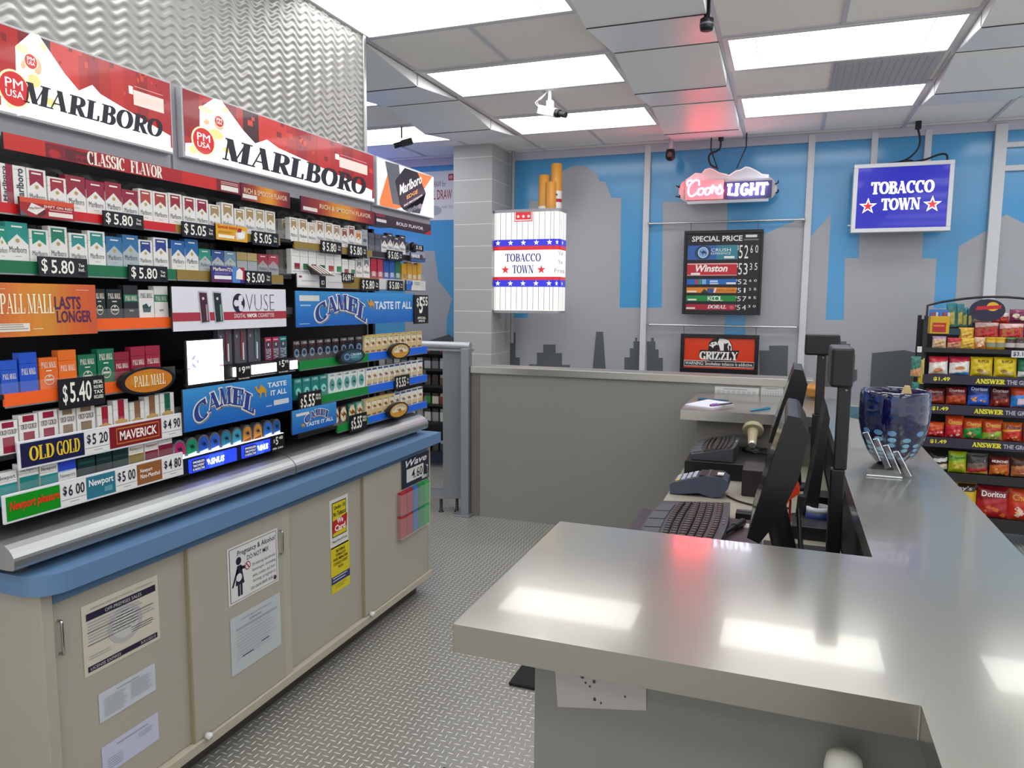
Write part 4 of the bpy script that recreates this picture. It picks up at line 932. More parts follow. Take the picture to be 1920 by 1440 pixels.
# oval signs
def oval(label, cx, cy, rx, rz, art):
    y, z = F(cx, cy, SX+.03); t = thing('oval_sign', label, 'sign', (SX+.02, y, z), 'oval signs clipped to the shelf strips')
    X = SX+.03
    q = Art(FX(X)); n = 40
    ring = [(y+rx*math.cos(6.28318*i/n), z+rz*math.sin(6.28318*i/n)) for i in range(n)]
    MB().prism(ring, lambda p, q_, a: (a, p, q_), X-.02, X, M('#17171a', .3)).build('rim', t, bevel=.003)
    art(q, y, z, rx*.88, rz*.84); q.build('printed_face', t)
def o_pall(q, y, z, rx, rz):
    q.disc(y, z, rx, rz, G_('#c4741e'), 1, 40); q.disc(y-rx*.1, z+rz*.1, rx*.7, rz*.6, G_('#c8831f'), 2, 40); q.serif('PALL', y-rx*.64, z-rz*.42, y-rx*.03, z+rz*.5, G_('#f1e6c8'), 4, T=.18); q.serif('MALL', y+rx*.05, z-rz*.42, y+rx*.68, z+rz*.5, G_('#f1e6c8'), 4, T=.18)
oval('orange oval sign over the navy strip packs', 280, 713.5, .102, .042, o_pall)
def o_crush(q, y, z, rx, rz):
    q.disc(y, z, rx, rz, G_('#23485a'), 1, 40); q.disc(y+rx*.35, z-rz*.1, rx*.55, rz*.6, G_('#2f6f80'), 2, 30); q.disc(y-rx*.5, z, rx*.24, rz*.5, G_('#9fb6cf'), 3, 24); q.disc(y-rx*.5, z, rx*.2, rz*.42, G_('#44648c'), 4, 24); q.shape((CAMEL, CAMEL_F), y-rx*.64, z-rz*.22, y-rx*.36, z+rz*.22, G_('#10203a'), 5)
    q.text('CRUSH', y-rx*.2, z+rz*.08, y+rx*.75, z+rz*.46, G_('#d8e4ea'), 5, .012); q.text('EXPERIENCE', y-rx*.2, z-rz*.3, y+rx*.62, z-rz*.04, G_('#8fc4cc'), 5, .012)
oval('dark blue oval sign on the upper green strip', 661, 668, .104, .034, o_crush)
def o_classic(q, y, z, rx, rz):
    q.disc(y, z, rx, rz, G_('#c89638'), 1, 40); q.disc(y, z+rz*.12, rx*.8, rz*.7, G_('#d8cfae'), 2, 30)
    q.pg([(y-rx*.8, z-rz*.2), (y+rx*.8, z-rz*.2), (y+rx*.6, z-rz*.75), (y-rx*.6, z-rz*.75)], G_('#c98f2e'), 3)
    for i, ch in enumerate('CLASSIC'):
        a = (i-3)/3*.95; cx, cz = y+rx*.78*math.sin(a), z-rz*.2+rz*.85*math.cos(a); wl_ = .035 if ch == 'I' else .09; q.text(ch, cx-rx*wl_, cz-rz*.14, cx+rx*wl_, cz+rz*.14, G_('#4a5a50'), 5, .01)
    q.shape((CAMEL, CAMEL_F), y-rx*.22, z-rz*.4, y+rx*.26, z+rz*.35, G_('#9a5a24'), 5)
oval('upper tan oval camel sign on the top blue strip', 751, 658, .1, .04, o_classic)
oval('lower tan oval camel sign on the lowest blue strip', 748, 769, .1, .04, o_classic)
# brand price strips along the two lowest near shelves
def strip_sign(label, tl, br, cells, X, group):
    y0, z0, y1, z1 = FB(tl, br, X); zc = F(*tl, X)[1]; z1 = zc; z0 = zc-.064
    t = thing('price_strip', label, 'price strip', (X, (y0+y1)/2, z0), group)
    MB().box(X-.008, X, y0-.004, y1+.004, z0-.006, z1+.006, M('#d8d8dc', .35)).build('rail', t, bevel=.002)
    for px0, px1, fn in cells:
        ya, yb = F(px0, tl[1], X)[0], F(px1, tl[1], X)[0]
        a = Art(FX(X)); 
        class Q: pass
        q = Q(); W_, H_ = yb-ya, z1-z0
        q.rect = lambda u0, v0, u1, v1, mt, d=1: a.rect(ya+W_*u0, z0+H_*v0, ya+W_*u1, z0+H_*v1, mt, d)
        q.text = lambda s, u0, v0, u1, v1, mt, d=4, **k: a.text(s, ya+W_*u0, z0+H_*v0, ya+W_*u1, z0+H_*v1, mt, d, **k)
        q.ser = lambda s, u0, v0, u1, v1, mt, d=4, **k: a.serif(s, ya+W_*u0, z0+H_*v0, ya+W_*u1, z0+H_*v1, mt, d, **k)
        fn(q); a.build('price_insert', t)
def pr(s):
    def f(q): q.rect(0,0,1,1,G_('#e2e0dc')); q.text('$', .08,.42,.24,.86,G_('#2a2438'),bold=.02); q.text(s, .3,.38,.94,.88,G_('#2a2438'),bold=.015); q.rect(0,.24,1,.26,G_('#5a5668'),2); q.rect(.35,.1,.7,.14,G_('#a8a4b0'),2)
    return f
strip_sign('white-edged price strip with navy and maroon brand cells', (36,833), (340,800), [(37,158, lambda q: (q.rect(0,0,1,1,G_('#191c44')), q.ser('OLD', .12,.22,.5,.82,G_('#e6c22c'),T=.24), q.ser('GOLD', .54,.22,.92,.82,G_('#e6c22c'),T=.24))), (159,205, pr('5 20')),
    (206,304, lambda q: (q.rect(0,0,1,1,G_('#7c1a22')), q.rect(.12,.14,.95,.9,G_('#b8742c'),2), q.rect(.135,.2,.935,.84,G_('#7c1a22'),3), q.text('MAVERICK', .18,.3,.9,.74,G_('#efe6da'),bold=.025))), (305,341, pr('4 90'))], SX+.012, 'price strips on the lowest shelves')
strip_sign('lowest price strip with green, teal and brown brand cells', (8,934), (343,890), [(10,113, lambda q: (q.rect(0,0,1,1,G_('#0f8a1c')), q.text('Newport pleasure', .05,.3,.98,.78,G_('#e0381c'),bold=.03,shear=.2))), (114,162, pr('6 00')),
    (163,218, lambda q: (q.rect(0,0,1,1,G_('#2c7486')), q.text('Newport', .08,.46,.92,.86,G_('#eef0ee'),bold=.02), q.rect(.6,.16,.88,.4,G_('#5f98a4'),3))), (219,258, pr('5 00')),
    (259,306, lambda q: (q.rect(0,0,1,1,G_('#8f5a30')), q.text('Newport', .12,.52,.6,.76,G_('#efe6da'),bold=.02), q.text('Non-Menthol', .12,.28,.9,.5,G_('#efe6da'),bold=.02))), (307,344, pr('4 80'))], SX+.012, 'price strips on the lowest shelves')
# ------------------------------------------------------------------ vape display
y0, z0, y1, z1 = FB((351,640), (421,713), SX+.02)
t = thing('light_box', 'small glowing white light box standing beside the clear vape packs', 'light box', (SX+.01, (y0+y1)/2, z0))
b = MB().box(SX+.006, SX+.017, y0-.006, y1+.006, z0-.012, z1+.004, BLK); b.build('housing', t, bevel=.004)
a = Art(FX(SX+.0172)); a.rect(y0, z0, y1, z1, E_('#f2f0ff', 4.0), 1)
ym = y0+(y1-y0)*.2; zm = z0+(z1-z0)*.52
a.disc(ym, zm, .016, .021, E_('#9a98c8', 1.2), 2)
for dx, dz in ((-.006, 0), (.005, .009), (.005, -.009)): a.disc(ym+dx, zm+dz, .006, .008, E_('#f2f0ff', 4.0), 3)
a.rect(y1-.02, z0+.05, y1, z0+.056, E_('#e86a90', 1.6), 2); a.rect(y0, z0+.05, y0+.01, z0+.056, E_('#e86a90', 1.6), 2); a.build('lit_face', t)
zb = zt('V')-.0012
for i, (a0, a1, c) in enumerate(((414,440,'#7a3038'), (444,467,'#8a3034'), (469,493,'#2f6a6c'))):
    ya, yb = YP(a0, 'V'), YP(a1, 'V'); t = thing('vape_pack', f'clear vape pack with {["dull red","bright red","teal"][i]} pen behind the glowing price strip', 'vape pack', (SX-.01, (ya+yb)/2, zb), 'clear vape packs')
    MB().box(SX-.03, SX-.006, ya+.002, yb-.002, zb, zb+.128, M('#5a5660', .12)).build('tray', t, bevel=.002)
    mid = ya+(yb-ya)*.62
    MB().tube([(SX-.003, mid, zb+.012), (SX-.003, mid, zb+.075)], .0045, M('#c8c8d0', .2, .7), 8).build('battery', t)
    MB().tube([(SX-.003, mid-.008, zb+.02), (SX-.003, mid-.006, zb+.118)], .0035, M(c, .3), 8).build('cartridge', t)
    aa = Art(FX(SX-.0055)); aa.disc(ya+.012, zb+.1, .005, .006, G_('#8a8a98'), 1); aa.build('emblem', t)
for i, (a0, a1, c) in enumerate(((500,512,'#b82f52'), (514,526,'#b8305a'), (527,540,'#1f8a84'))):
    ya, yb = YP(a0, 'V'), YP(a1, 'V')
    b = Art(FX(SX-.005)); b.box(SX-.03, SX-.005, ya, yb, zb, zb+.088, M('#3c3e46', .3)); b.rect(ya, zb, yb, zb+.088, G_(c), 1); b.rect(ya+.004, zb+.004, yb-.004, zb+.072, G_('#3f4250'), 2)
    vs, fs = sans('VUSE'); b.shape(([(-q, p) for p, q in vs], fs), ya+.006, zb+.006, yb-.006, zb+.045, G_('#c8c8d0'), 3); b.disc((ya+yb)/2, zb+.06, .005, .006, G_('#b8bcc8'), 3); b.rect(ya+.006, zb+.077, yb-.006, zb+.08, G_('#f0d8e0'), 3)
    tag(b.build('refill_box', loc=(SX-.005, ya, zb)), ['near pink vape refill box next to clear packs', 'middle pink refill box between pink and teal ones', 'teal vape refill box beside the black packs'][i], 'refill box', 'small vape refill boxes')
vz1, vz0 = ROWZ['V']
for i, (a0, a1) in enumerate(((435,442), (470,519), (542.5,554))):
    ya, yb = YP(a0, 'V'), YP(a1, 'V'); X = SX+.004
    b = Art(FX(X)); b.slab(ya, vz0+.006, yb, vz1-.012, -.001, .006, E_('#f4f2ff', 3.2)); 
    tag(b.build('light_strip', loc=(X, ya, vz0)), ['tiny glowing sliver at the near side of the $9.99 tag', 'long glowing light strip between the $9.99 and $5.99 tags', 'short glowing light strip next to the green strip'][i], 'light strip', 'glowing strips on the vape shelf')
def a_99(m):
    def f(q):
        q.rect(0,0,1,1,M('#101014', .3)); c = G_('#ece9dc'); q.text('$', .14,.55,.28,.82,c,bold=.01); q.text(m, .36,.42,.6,.86,c,bold=.02); q.text('99', .64,.64,.94,.84,c,bold=.01); q.text('TAX INCLUDED', .1,.08,.9,.16,c,bold=.02)
    return f
panel('price_tag', 'black price tag reading $9.99 on the glowing strip', 'price tag', (443,684), (470,711), SX+.012, a_99('9'), 'black price tags', .004, '#101014')
panel('price_tag', 'black price tag reading $5.99 on the glowing strip', 'price tag', (519,672), (542,699), SX+.012, a_99('5'), 'black price tags', .004, '#101014')
# ------------------------------------------------------------------ snus tins in their lit tray
p0, p1 = F(333, 865), F(535, 822)
zs = F(341, 861)[1]-.004
t = thing('snus_tray', 'black lit tray of arched tins below the blue camel sign', 'display tray', (SX, (p0[0]+p1[0])/2, 1.05))
ya, yb = F(332.5, 860)[0], F(533, 820)[0]
zs2 = F(522, 812)[1]
tray = MB(); tray.box(-2.1, SX-.001, ya, yb, zs-.012, zs, BLK); tray.box(-2.0, SX-.03, ya, yb, 1.03, zs-.012, BLK); tray.box(SX-.03, SX, ya, yb, zs-.055, zs+.004, BLK); tray.build('tray_body', t)
MB().box(SX-.007, SX-.001, ya+.004, yb-.004, zs+.0042, zs+.0052, E_('#e6ecff', 9.0)).build('led_strip', t)
for i, (tl, br) in enumerate((((353,863), (441,859)), ((452,837), (507,839)))):
    y0_, y1_ = F(tl[0], tl[1])[0], F(br[0], br[1])[0]
    q = Art(FX(SX)); z1_ = zs-.004; z0_ = zs-.05
    BL = [E_('#2036c8', 1.6), E_('#2a48d8', 1.9), E_('#3060e0', 1.8)]
    q.slab(y0_, z0_, y1_, z1_, .0, .008, BL[0]); q.fn = FX(SX+.0085)
    q.rect(y0_+(y1_-y0_)*(.38), z0_, y0_+(y1_-y0_)*.7, z1_, BL[1], 1)
    q.rect(y0_+.006, z0_+.004, y0_+(y1_-y0_)*(.3 if i == 0 else .44), z1_-.004, M('#1a1b40', .3), 2); 
    for k, s_ in enumerate(('SMOKELESS', 'TOBACCO PRODUCT', 'IS ADDICTIVE')): q.text(s_, y0_+.01, z1_-.016-.012*k, y0_+(y1_-y0_)*(.28 if i == 0 else .42), z1_-.008-.012*k, E_('#dfe4ff', 1.2), 3)
    u0 = .33 if i == 0 else .47
    q.shape((CAMEL, CAMEL_F), y0_+(y1_-y0_)*u0, z0_+.014, y0_+(y1_-y0_)*(u0+.07), z1_-.01, E_('#eef0ff', 2.4), 3); q.text('SNUS', y0_+(y1_-y0_)*(u0+.08), z0_+.012, y0_+(y1_-y0_)*(u0+.38), z1_-.012, E_('#eef0ff', 2.4), 3, .04, .15)
    q.build('lit_sign', t)
COLS = ['#b02a62', '#1f8a5c', '#2c58b8', '#3460c4', '#2f7fa0', '#3f9ab4', '#c8863a', '#cf8f3c', '#2f6cc4', '#2a5a9c']
for i, px in enumerate((341, 364, 386, 407, 428, 448, 467.5, 487, 506, 522.5)):
    py = 861-(px-341)*.2; y, z = F(px, py); z = zs
    r = .0265 if i < 9 else .024
    t = thing('snus_tin', f'arched tin with {["magenta","green","blue","brighter blue","teal","pale teal","orange","amber","royal blue","dark blue"][i]} camel label in the lit tray', 'tin', (SX-.01, y, z), 'arched tins in the lit tray')
    def arch(r_, h): return [(y-r_, z), (y+r_, z), (y+r_, z+h)]+[(y+r_*math.cos(math.radians(a)), z+h+r_*1.15*math.sin(math.radians(a))) for a in range(20, 180, 20)]+[(y-r_, z+h)]
    MB().prism(arch(r, .038), lambda p, q_, a: (a, p, q_), SX-.03, SX-.008, M('#aeb2ba', .15, .8)).build('tin_body', t, bevel=.002)
    q = Art(FX(SX-.0076)); q.pg(arch(r*.84, .036), M(COLS[i], .2), 1); q.pg([(y-r*.8, z+.002), (y+r*.8, z+.002), (y+r*.7, z+.018), (y-r*.7, z+.012)], M('#c8d4e4' if i not in (6,7) else '#6a3c28', .2), 2)
    q.shape((CAMEL, CAMEL_F), y-r*.42, z+.024, y+r*.42, z+.046, M('#1a2440', .3), 3); q.build('label_face', t)
def a_548(q):
    q.rect(0,0,1,1,M('#101014', .3)); c = G_('#ece9dc'); q.text('$', .16,.52,.28,.76,c); q.text('5', .34,.4,.54,.88,c,bold=.02); q.text('48', .6,.68,.92,.88,c,bold=.02); q.text('PER CAN', .1,.12,.9,.24,c,bold=.02)
panel('price_tag', 'black price tag reading $5.48 at the end of the lit tray', 'price tag', (508,818), (532,842), SX+.012, a_548, 'black price tags', .004, '#101014')
for i, px in enumerate((767, 781)):
    y, z = F(px, 471); 
    MB_ = MB().lathe([(0, -.012), (.026, -.012), (.028, -.008), (.028, .008), (.026, .012), (0, .012)], (SX-.02, y, z+.02), M('#3a3c40', .25, .4), 24, 'x')
    tag(MB_.build('snus_can', loc=(SX-.02, y, z)), ['near dark round can at end of the top row', 'far dark round can behind the 3.15 tag'][i], 'can', 'dark round cans')
# ------------------------------------------------------------------ papers and racks on the cabinet doors
PAP = M('#d9d8d2', .55); INKM = M('#4a4a50', .6); PALE = M('#9a9aa0', .6)
def paper(name, label, cat, tl, br, X, art, mt=PAP, group='papers stuck to the cabinet doors', quad=None):
    y0, z0, y1, z1 = FB(tl, br, X)
    a = Art(FX(X+.001)); a.box(X+.0002, X+.001, y0, y1, z0, z1, mt)
    W_, H_ = y1-y0, z1-z0
    class Q: pass
    q = Q(); q.rect = lambda u0, v0, u1, v1, m_, d=1: a.rect(y0+W_*u0, z0+H_*v0, y0+W_*u1, z0+H_*v1, m_, d)
    q.text = lambda s, u0, v0, u1, v1, m_, d=4, **k: a.text(s, y0+W_*u0, z0+H_*v0, y0+W_*u1, z0+H_*v1, m_, d, **k)
    q.disc = lambda u, v, ru, rv, m_, d=2: a.disc(y0+W_*u, z0+H_*v, ru*W_, rv*H_, m_, d)
    q.lines = lambda u0, v0, u1, v1, n, m_, d=3: a.lines(y0+W_*u0, z0+H_*v0, y0+W_*u1, z0+H_*v1, n, m_, d, .3)
    q.pg = lambda pts, m_, d=2: a.pg([(y0+W_*u, z0+H_*v) for u, v in pts], m_, d)
    art(q)
    return tag(a.build(name, loc=(X, (y0+y1)/2, z0)), label, cat, group)
NAVY = M('#242038', .5)
def a_lic(q):
    q.text('OREGON LIQUOR CONTROL COMMISSION', .1,.9,.92,.94,PALE); q.rect(.05,.77,.96,.87,NAVY,2); q.text('OFF-PREMISES SALES', .28,.795,.76,.845,M('#cfccc8',.5)); q.lines(.06,.44,.94,.74,7,PALE); q.disc(.53,.5,.23,.27,M('#b4b3b0',.6),2); q.disc(.53,.5,.17,.2,M('#c6c5c0',.6),3); q.text('OLCC', .4,.44,.66,.56,M('#aaa9a6',.6)); q.rect(.05,.6,.92,.61,INKM,4); q.rect(.05,.42,.6,.43,INKM,4); q.lines(.6,.3,.92,.4,3,INKM); q.lines(.06,.2,.4,.27,2,PALE); q.rect(.04,.05,.96,.13,NAVY,2); q.text('LICENSE EXPIRES', .07,.07,.45,.11,M('#cfccc8',.5)); q.text('3/31/2015', .72,.07,.93,.11,M('#cfccc8',.5))
paper('licence', 'large cream licence paper with navy bands on the nearest door', 'paper', (151,1139), (300,1197), -1.814, a_lic, M('#cfc8b6', .55))
def a_form(q): q.lines(.08,.1,.48,.75,12,PALE); q.lines(.54,.2,.94,.8,12,PALE); q.rect(.3,.84,.7,.88,PALE,3)
paper('form', 'small white form under the licence paper', 'paper', (184,1303), (292,1293), -1.814, a_form, M('#c4cad2', .5))
def a_form2(q): q.rect(.25,.8,.8,.84,PALE,3); q.lines(.08,.1,.35,.5,5,PALE); q.lines(.62,.5,.9,.7,4,PALE)
paper('form', 'lowest pale lavender form on the nearest door', 'paper', (190,1403), (298,1385), -1.814, a_form2, M('#c2c4da', .5))
def a_preg(q):
    q.rect(.03,.03,.97,.97,INKM,1); q.rect(.04,.04,.96,.96,M('#dcdcd8',.5),2); q.text('Pregnancy & Alcohol', .18,.78,.93,.9,NAVY,bold=.006); q.text('DO NOT MIX', .36,.665,.8,.75,NAVY,bold=.005)
    for k, s_ in enumerate(('Drinking alcoholic', 'beverages, including', 'wine, coolers and beer,', 'during pregnancy', 'can cause birth defects.')): q.text(s_, .46 if k < 4 else .42, .5-.1*k, .94, .57-.1*k, M('#6a6a72',.6))
    q.disc(.2,.72,.05,.07,NAVY,3); q.pg([(.13,.3),(.17,.64),(.25,.64),(.3,.3)], NAVY, 3); q.pg([(.17,.62),(.06,.3),(.09,.29),(.19,.55)], NAVY, 3); q.pg([(.24,.62),(.36,.58),(.37,.54),(.24,.55)], NAVY, 3); q.disc(.2,.43,.055,.07,M('#dcdcd8',.5),4); q.pg([(.17,.3),(.17,.1),(.21,.1),(.21,.3)], NAVY, 3); q.pg([(.22,.3),(.22,.1),(.26,.1),(.26,.3)], NAVY, 3)
    q.disc(.37,.57,.055,.075,M('#a83030',.5),4); q.disc(.37,.57,.042,.058,M('#dcdcd8',.5),5); q.pg([(.335,.61),(.345,.63),(.405,.53),(.395,.51)], M('#a83030',.5), 6); q.disc(.92,.1,.03,.04,M('#4a3040',.5),4)
paper('warning_sign', 'white pregnancy and alcohol warning with a dark woman figure', 'sign', (425,1031), (522,1088), -1.799, a_preg, M('#dcdcd8', .45))
def a_cert(q): q.text('Certificate of Occupancy', .2,.88,.8,.93,PALE); q.rect(.35,.82,.6,.85,PALE,3); q.rect(.1,.74,.92,.78,M('#9ea4a8',.6),3); q.lines(.1,.2,.85,.7,9,M('#aab0b4',.6)); q.rect(.2,.24,.42,.26,INKM,4); q.rect(.58,.3,.74,.32,INKM,4)
paper('certificate', 'pale grey-blue certificate under the pregnancy warning', 'paper', (431,1163), (527,1208), -1.799, a_cert, M('#bcc4c6', .55))
YEL = M('#d8c81c', .45)
def a_card(q):
    q.rect(.12,.22,.9,.93,M('#1c1c20',.5),1); q.rect(.15,.24,.87,.91,YEL,2); q.text('Under 18', .22,.78,.82,.86,M('#1c1c20',.5),bold=.02); q.text('No Tobacco', .18,.64,.84,.74,M('#1c1c20',.5),bold=.02); q.pg([(.12,.3),(.16,.56),(.94,.62),(.9,.36)], M('#c01c24',.45), 5); q.text('We', .36,.48,.7,.6,M('#f0e8e4',.5),6,bold=.04); q.text('Card', .24,.33,.82,.46,M('#f0e8e4',.5),6,bold=.04); q.text('Please Have ID Ready', .12,.1,.92,.16,M('#2a2a30',.5))
paper('age_sticker', 'white, yellow and red age-check sticker on the third door', 'sticker', (617,940), (653,1014), -1.814, a_card, M('#dcdcd6', .45))
def a_buy(q):
    for k, s_ in enumerate(('BUYING', 'TOBACCO', 'FOR MINORS', 'COULD COST', 'YOU.')): q.text(s_, .5-.062*len(s_)*.62, .86-.09*k, .5+.062*len(s_)*.62, .92-.09*k, M('#2c2c14',.5), bold=.02)
    q.rect(0,.2,1,.36,M('#24346a',.5),2); q.lines(.06,.22,.94,.34,2,M('#d8dce4',.5)); q.lines(.2,.06,.8,.16,2,M('#8a8428',.5))
paper('warning_sticker', 'all-yellow warning sticker with a navy band on the third door', 'sticker', (620,1029), (656,1094), -1.814, a_buy, YEL)
def a_wave(q):
    q.rect(0,0,1,1,M('#26283a',.3)); q.text('Wave', .12,.7,.9,.94,M('#e2e4ea',.4),shear=.3,bold=.02); q.rect(.16,.16,.78,.62,M('#dcdcd8',.4),2); q.text('4.60', .34,.22,.74,.56,M('#1c1c24',.4),bold=.01); q.rect(.72,.06,.97,.18,M('#c8c8cc',.4),3)
t_ = paper('price_holder', 'dark blue price holder reading 4.60 on the farthest door', 'price holder', (753,864.5), (804,894), -1.796, a_wave, M('#7a7e88', .3))
for lvl, (py0, py1, nm) in enumerate(((925,960,'upper'), (968,1003,'lower'))):
    X = -1.775; ya, yb = F(752, py0, X)[0], F(806, py0, X)[0]; z1 = F(779, (py0-13), X)[1]; z0 = F(779, py1-8, X)[1]
    t = thing('lighter_rack', f'{nm} clear plastic rack of coloured packets on the farthest cabinet door', 'rack', (-1.79, (ya+yb)/2, z0), 'clear racks on the farthest door')
    b = MB(); CL = M('#eef2f4', .08, alpha=.1); b.box(-1.799, -1.797, ya, yb, z0-.005, z1+.008, CL); b.box(-1.797, X+.004, ya, yb, z0-.005, z0-.002, CL); b.box(X+.002, X+.004, ya, yb, z0-.005, z1-.012, CL); b.box(-1.797, X+.004, ya-.002, ya, z0-.005, z1-.01, CL); b.build('clear_tray', t)
    for k, (c, nmc) in enumerate((('#b02a2c','first red'), ('#a82430','second red'), ('#3f6ea8','blue'), ('#1f8a3c','dark green'), ('#24a04a','bright green'))):
        a0 = ya+(yb-ya)*(k+.05)/5; a1 = ya+(yb-ya)*(k+.95)/5
        tag(MB().box(-1.795, X, a0, a1, z0-.001, z1, M(c, .35)).build('packet', loc=(-1.785, a0, z0), bevel=.002), f'{nmc} packet in the {nm} clear rack on the cabinet door', 'packet', f'packets in the {nm} clear rack')
# ================================================================== half wall, gate, stock shelf beyond
HW = 4.98
hz = 1.13
b = MB(); b.box(-2.17, .16, HW, HW+.16, 0, hz-.05, GREYL); b.box(-2.17, -2.1, HW-.004, HW, 0, hz-.05, M('#6e6a60', .45))
struct(b.build('wall_half'))
tag(MB().box(-2.17, .17, HW-.02, HW+.2, hz-.05, hz, STEELF).build('ledge', loc=(-1, HW, hz-.05), bevel=.003), 'long steel ledge capping the grey half wall', 'ledge')
for px0, px1, i in ((1340.5, 1422.5, 0), (1427.5, 1468, 1)):
    x0, z1 = tuple(ony(px0, 724, HW-.001))[::2]; x1, z0 = tuple(ony(px1, 745 if i == 0 else 746, HW-.001))[::2]
    a = Art(FY(HW-.0012)); a.box(x0, x1, HW-.0012, HW-.0002, z0, z1, M('#c9ccca', .5)); w_ = x1-x0
    a.rect(x0+w_*.2, z1-.018, x0+w_*.75, z1-.012, M('#9a9c9c', .5), 1)
    for r_ in range(3):
        for k in range(8): a.rect(x0+w_*(.05+.115*k), z1-.035-.014*r_, x0+w_*(.13+.115*k), z1-.025-.014*r_, M('#b0b2b2', .5), 1)
    tag(a.build('form_sheet', loc=(x0, HW, z0)), ['wide printed chart taped to the half wall above the far counter', 'narrow printed chart beside the wide one on the half wall'][i], 'paper', 'charts on the half wall')
tag(MB().tube([(.16, HW-.06, 1.072), (.21, HW-.1, 1.072)], .05, M('#b07a3c', .25, .4), 14).build('paper_roll', loc=(.18, HW-.08, 1.0)), 'golden brown roll at the end of the steel ledge', 'roll')
GM = M('#8e9498', .38, .55); GM2 = M('#a9adb0', .3, .6)
t = thing('swing_gate', 'grey metal counter gate with silver top rail next to the block column', 'gate', (-2.2, 5.0, 0))
MB().box(-2.24, -2.175, 4.94, 5.0, .01, 1.26, GM).build('post', t, bevel=.004)
MB().box(-2.29, -2.15, 4.9, 5.04, 0, .014, GM).build('floor_plate', t, bevel=.003)
b = MB().box(-3.3, -2.185, 4.97, 5.06, 1.235, 1.25, GM); b.tube([(-3.3, 5.0, 1.275), (-2.185, 5.0, 1.275)], .03, GM2, 14); b.build('top_rail', t)
MB().hexa([(-2.41,4.99,.1),(-2.275,5.04,.1),(-2.26,5.2,.1),(-2.40,5.15,.1)], [(-2.41,4.99,1.236),(-2.275,5.04,1.236),(-2.26,5.2,1.236),(-2.40,5.15,1.236)], GM).build('gate_panel', t, bevel=.004)
MB().box(-3.3, -2.40, 5.02, 5.05, .1, .16, GM).build('lower_bar', t)
for x, y in ((-2.42, 4.98), (-2.31, 5.03)):
    MB().tube([(x, y, .1), (x, y, .012), (x, y, .0)], [.012, .012, .024], M('#3c3f42', .4, .6), 10).build('leg', t)
# stock shelf seen through the gate
SY = 6.3
t = thing('stock_rack', 'dark low stock shelf with rows of small packets seen through the gate', 'shelf unit', (-3.4, SY, 0))
MB().box(-4.0, -2.985, SY+.25, SY+.27, .08, 1.2, DK).build('back_panel', t)
MB().box(-4.0, -3.985, SY, SY+.25, 0, 1.2, DK).build('side_panel', t); MB().box(-3.0, -2.99, SY+.12, SY+.25, 0, 1.2, M('#6f7478', .5)).build('side_panel', t)
lev = [(.16, 'dark'), (.45, 'white'), (.62, 'red'), (.80, 'brown'), (.96, 'silver'), (1.12, 'mixed')]
for z, _ in lev: MB().box(-4.0, -2.99, SY, SY+.26, z-.02, z, DK).build('shelf', t)
cl = {'dark': ['#2a2a2c', '#3a3a3c'], 'white': ['#b8b8b4', '#8a8c8c'], 'red': ['#7a2a22', '#c0b8a8', '#2f7a3a', '#a84a2a'], 'brown': ['#4a3a2e', '#2a2623'], 'silver': ['#9a9c9e', '#6a6c70'], 'mixed': ['#7a2228', '#2a2a30', '#8a3a34', '#2f5a3a']}
for z, k in lev:
    for i in range(9):
        x = -3.06-.083*i; c = cl[k][i % len(cl[k])]; h = .1 if k != 'white' else .12
        tag(MB().box(x-.032, x+.032, SY+.045, SY+.09, z+.0005, z+h*.72, M(c, .35)).box(x-.03, x+.03, SY+.047, SY+.088, z+h*.72, z+h, M('#2c2c2e' if i % 3 else '#8a8a88', .35)).build('small_box', loc=(x, SY+.07, z)), f'small {k} packet, {ORD[i]} from the block column end, on the {["lowest","second","third","fourth","fifth","top"][[q[1] for q in lev].index(k)]} stock shelf', 'packet', 'packets on the stock shelf')
# ================================================================== things on the window wall
x0, z1 = Wp(806, 322); x1, z0 = Wp(851, 412)
a = Art(FY(YW-.004)); a.box(x0-.3, x1, YW-.004, YW-.002, z0, z1, M('#d4d4d2', .4)); w_, h_ = x1-x0, z1-z0
a.text('FOURDRAW for', x0-.07, z0+h_*.68, x0+w_*.68, z0+h_*.8, M('#5a5a60', .4), 2); a.rect(x1-w_*.22, z0+h_*.8, x1, z0+h_*.93, M('#b02028', .4), 2); a.text('NEW', x1-w_*.18, z0+h_*.83, x1-w_*.04, z0+h_*.9, M('#f0e8e8', .4), 3)
a.text('FULL DRAW', x0-.05, z0+h_*.42, x0+w_*.93, z0+h_*.62, M('#a03038', .4), 2, .015); a.disc(x0+w_*.2, z0+h_*.2, w_*.3, h_*.1, M('#a9abae', .4), 2); a.text('MARK TEN', x0+w_*.5, z0+h_*.24, x0+w_*.95, z0+h_*.29, M('#7a7a80', .4), 2)
tag(a.build('wall_poster', loc=(x0, YW, z0)), 'white poster on the blue wall left of the block column', 'poster')
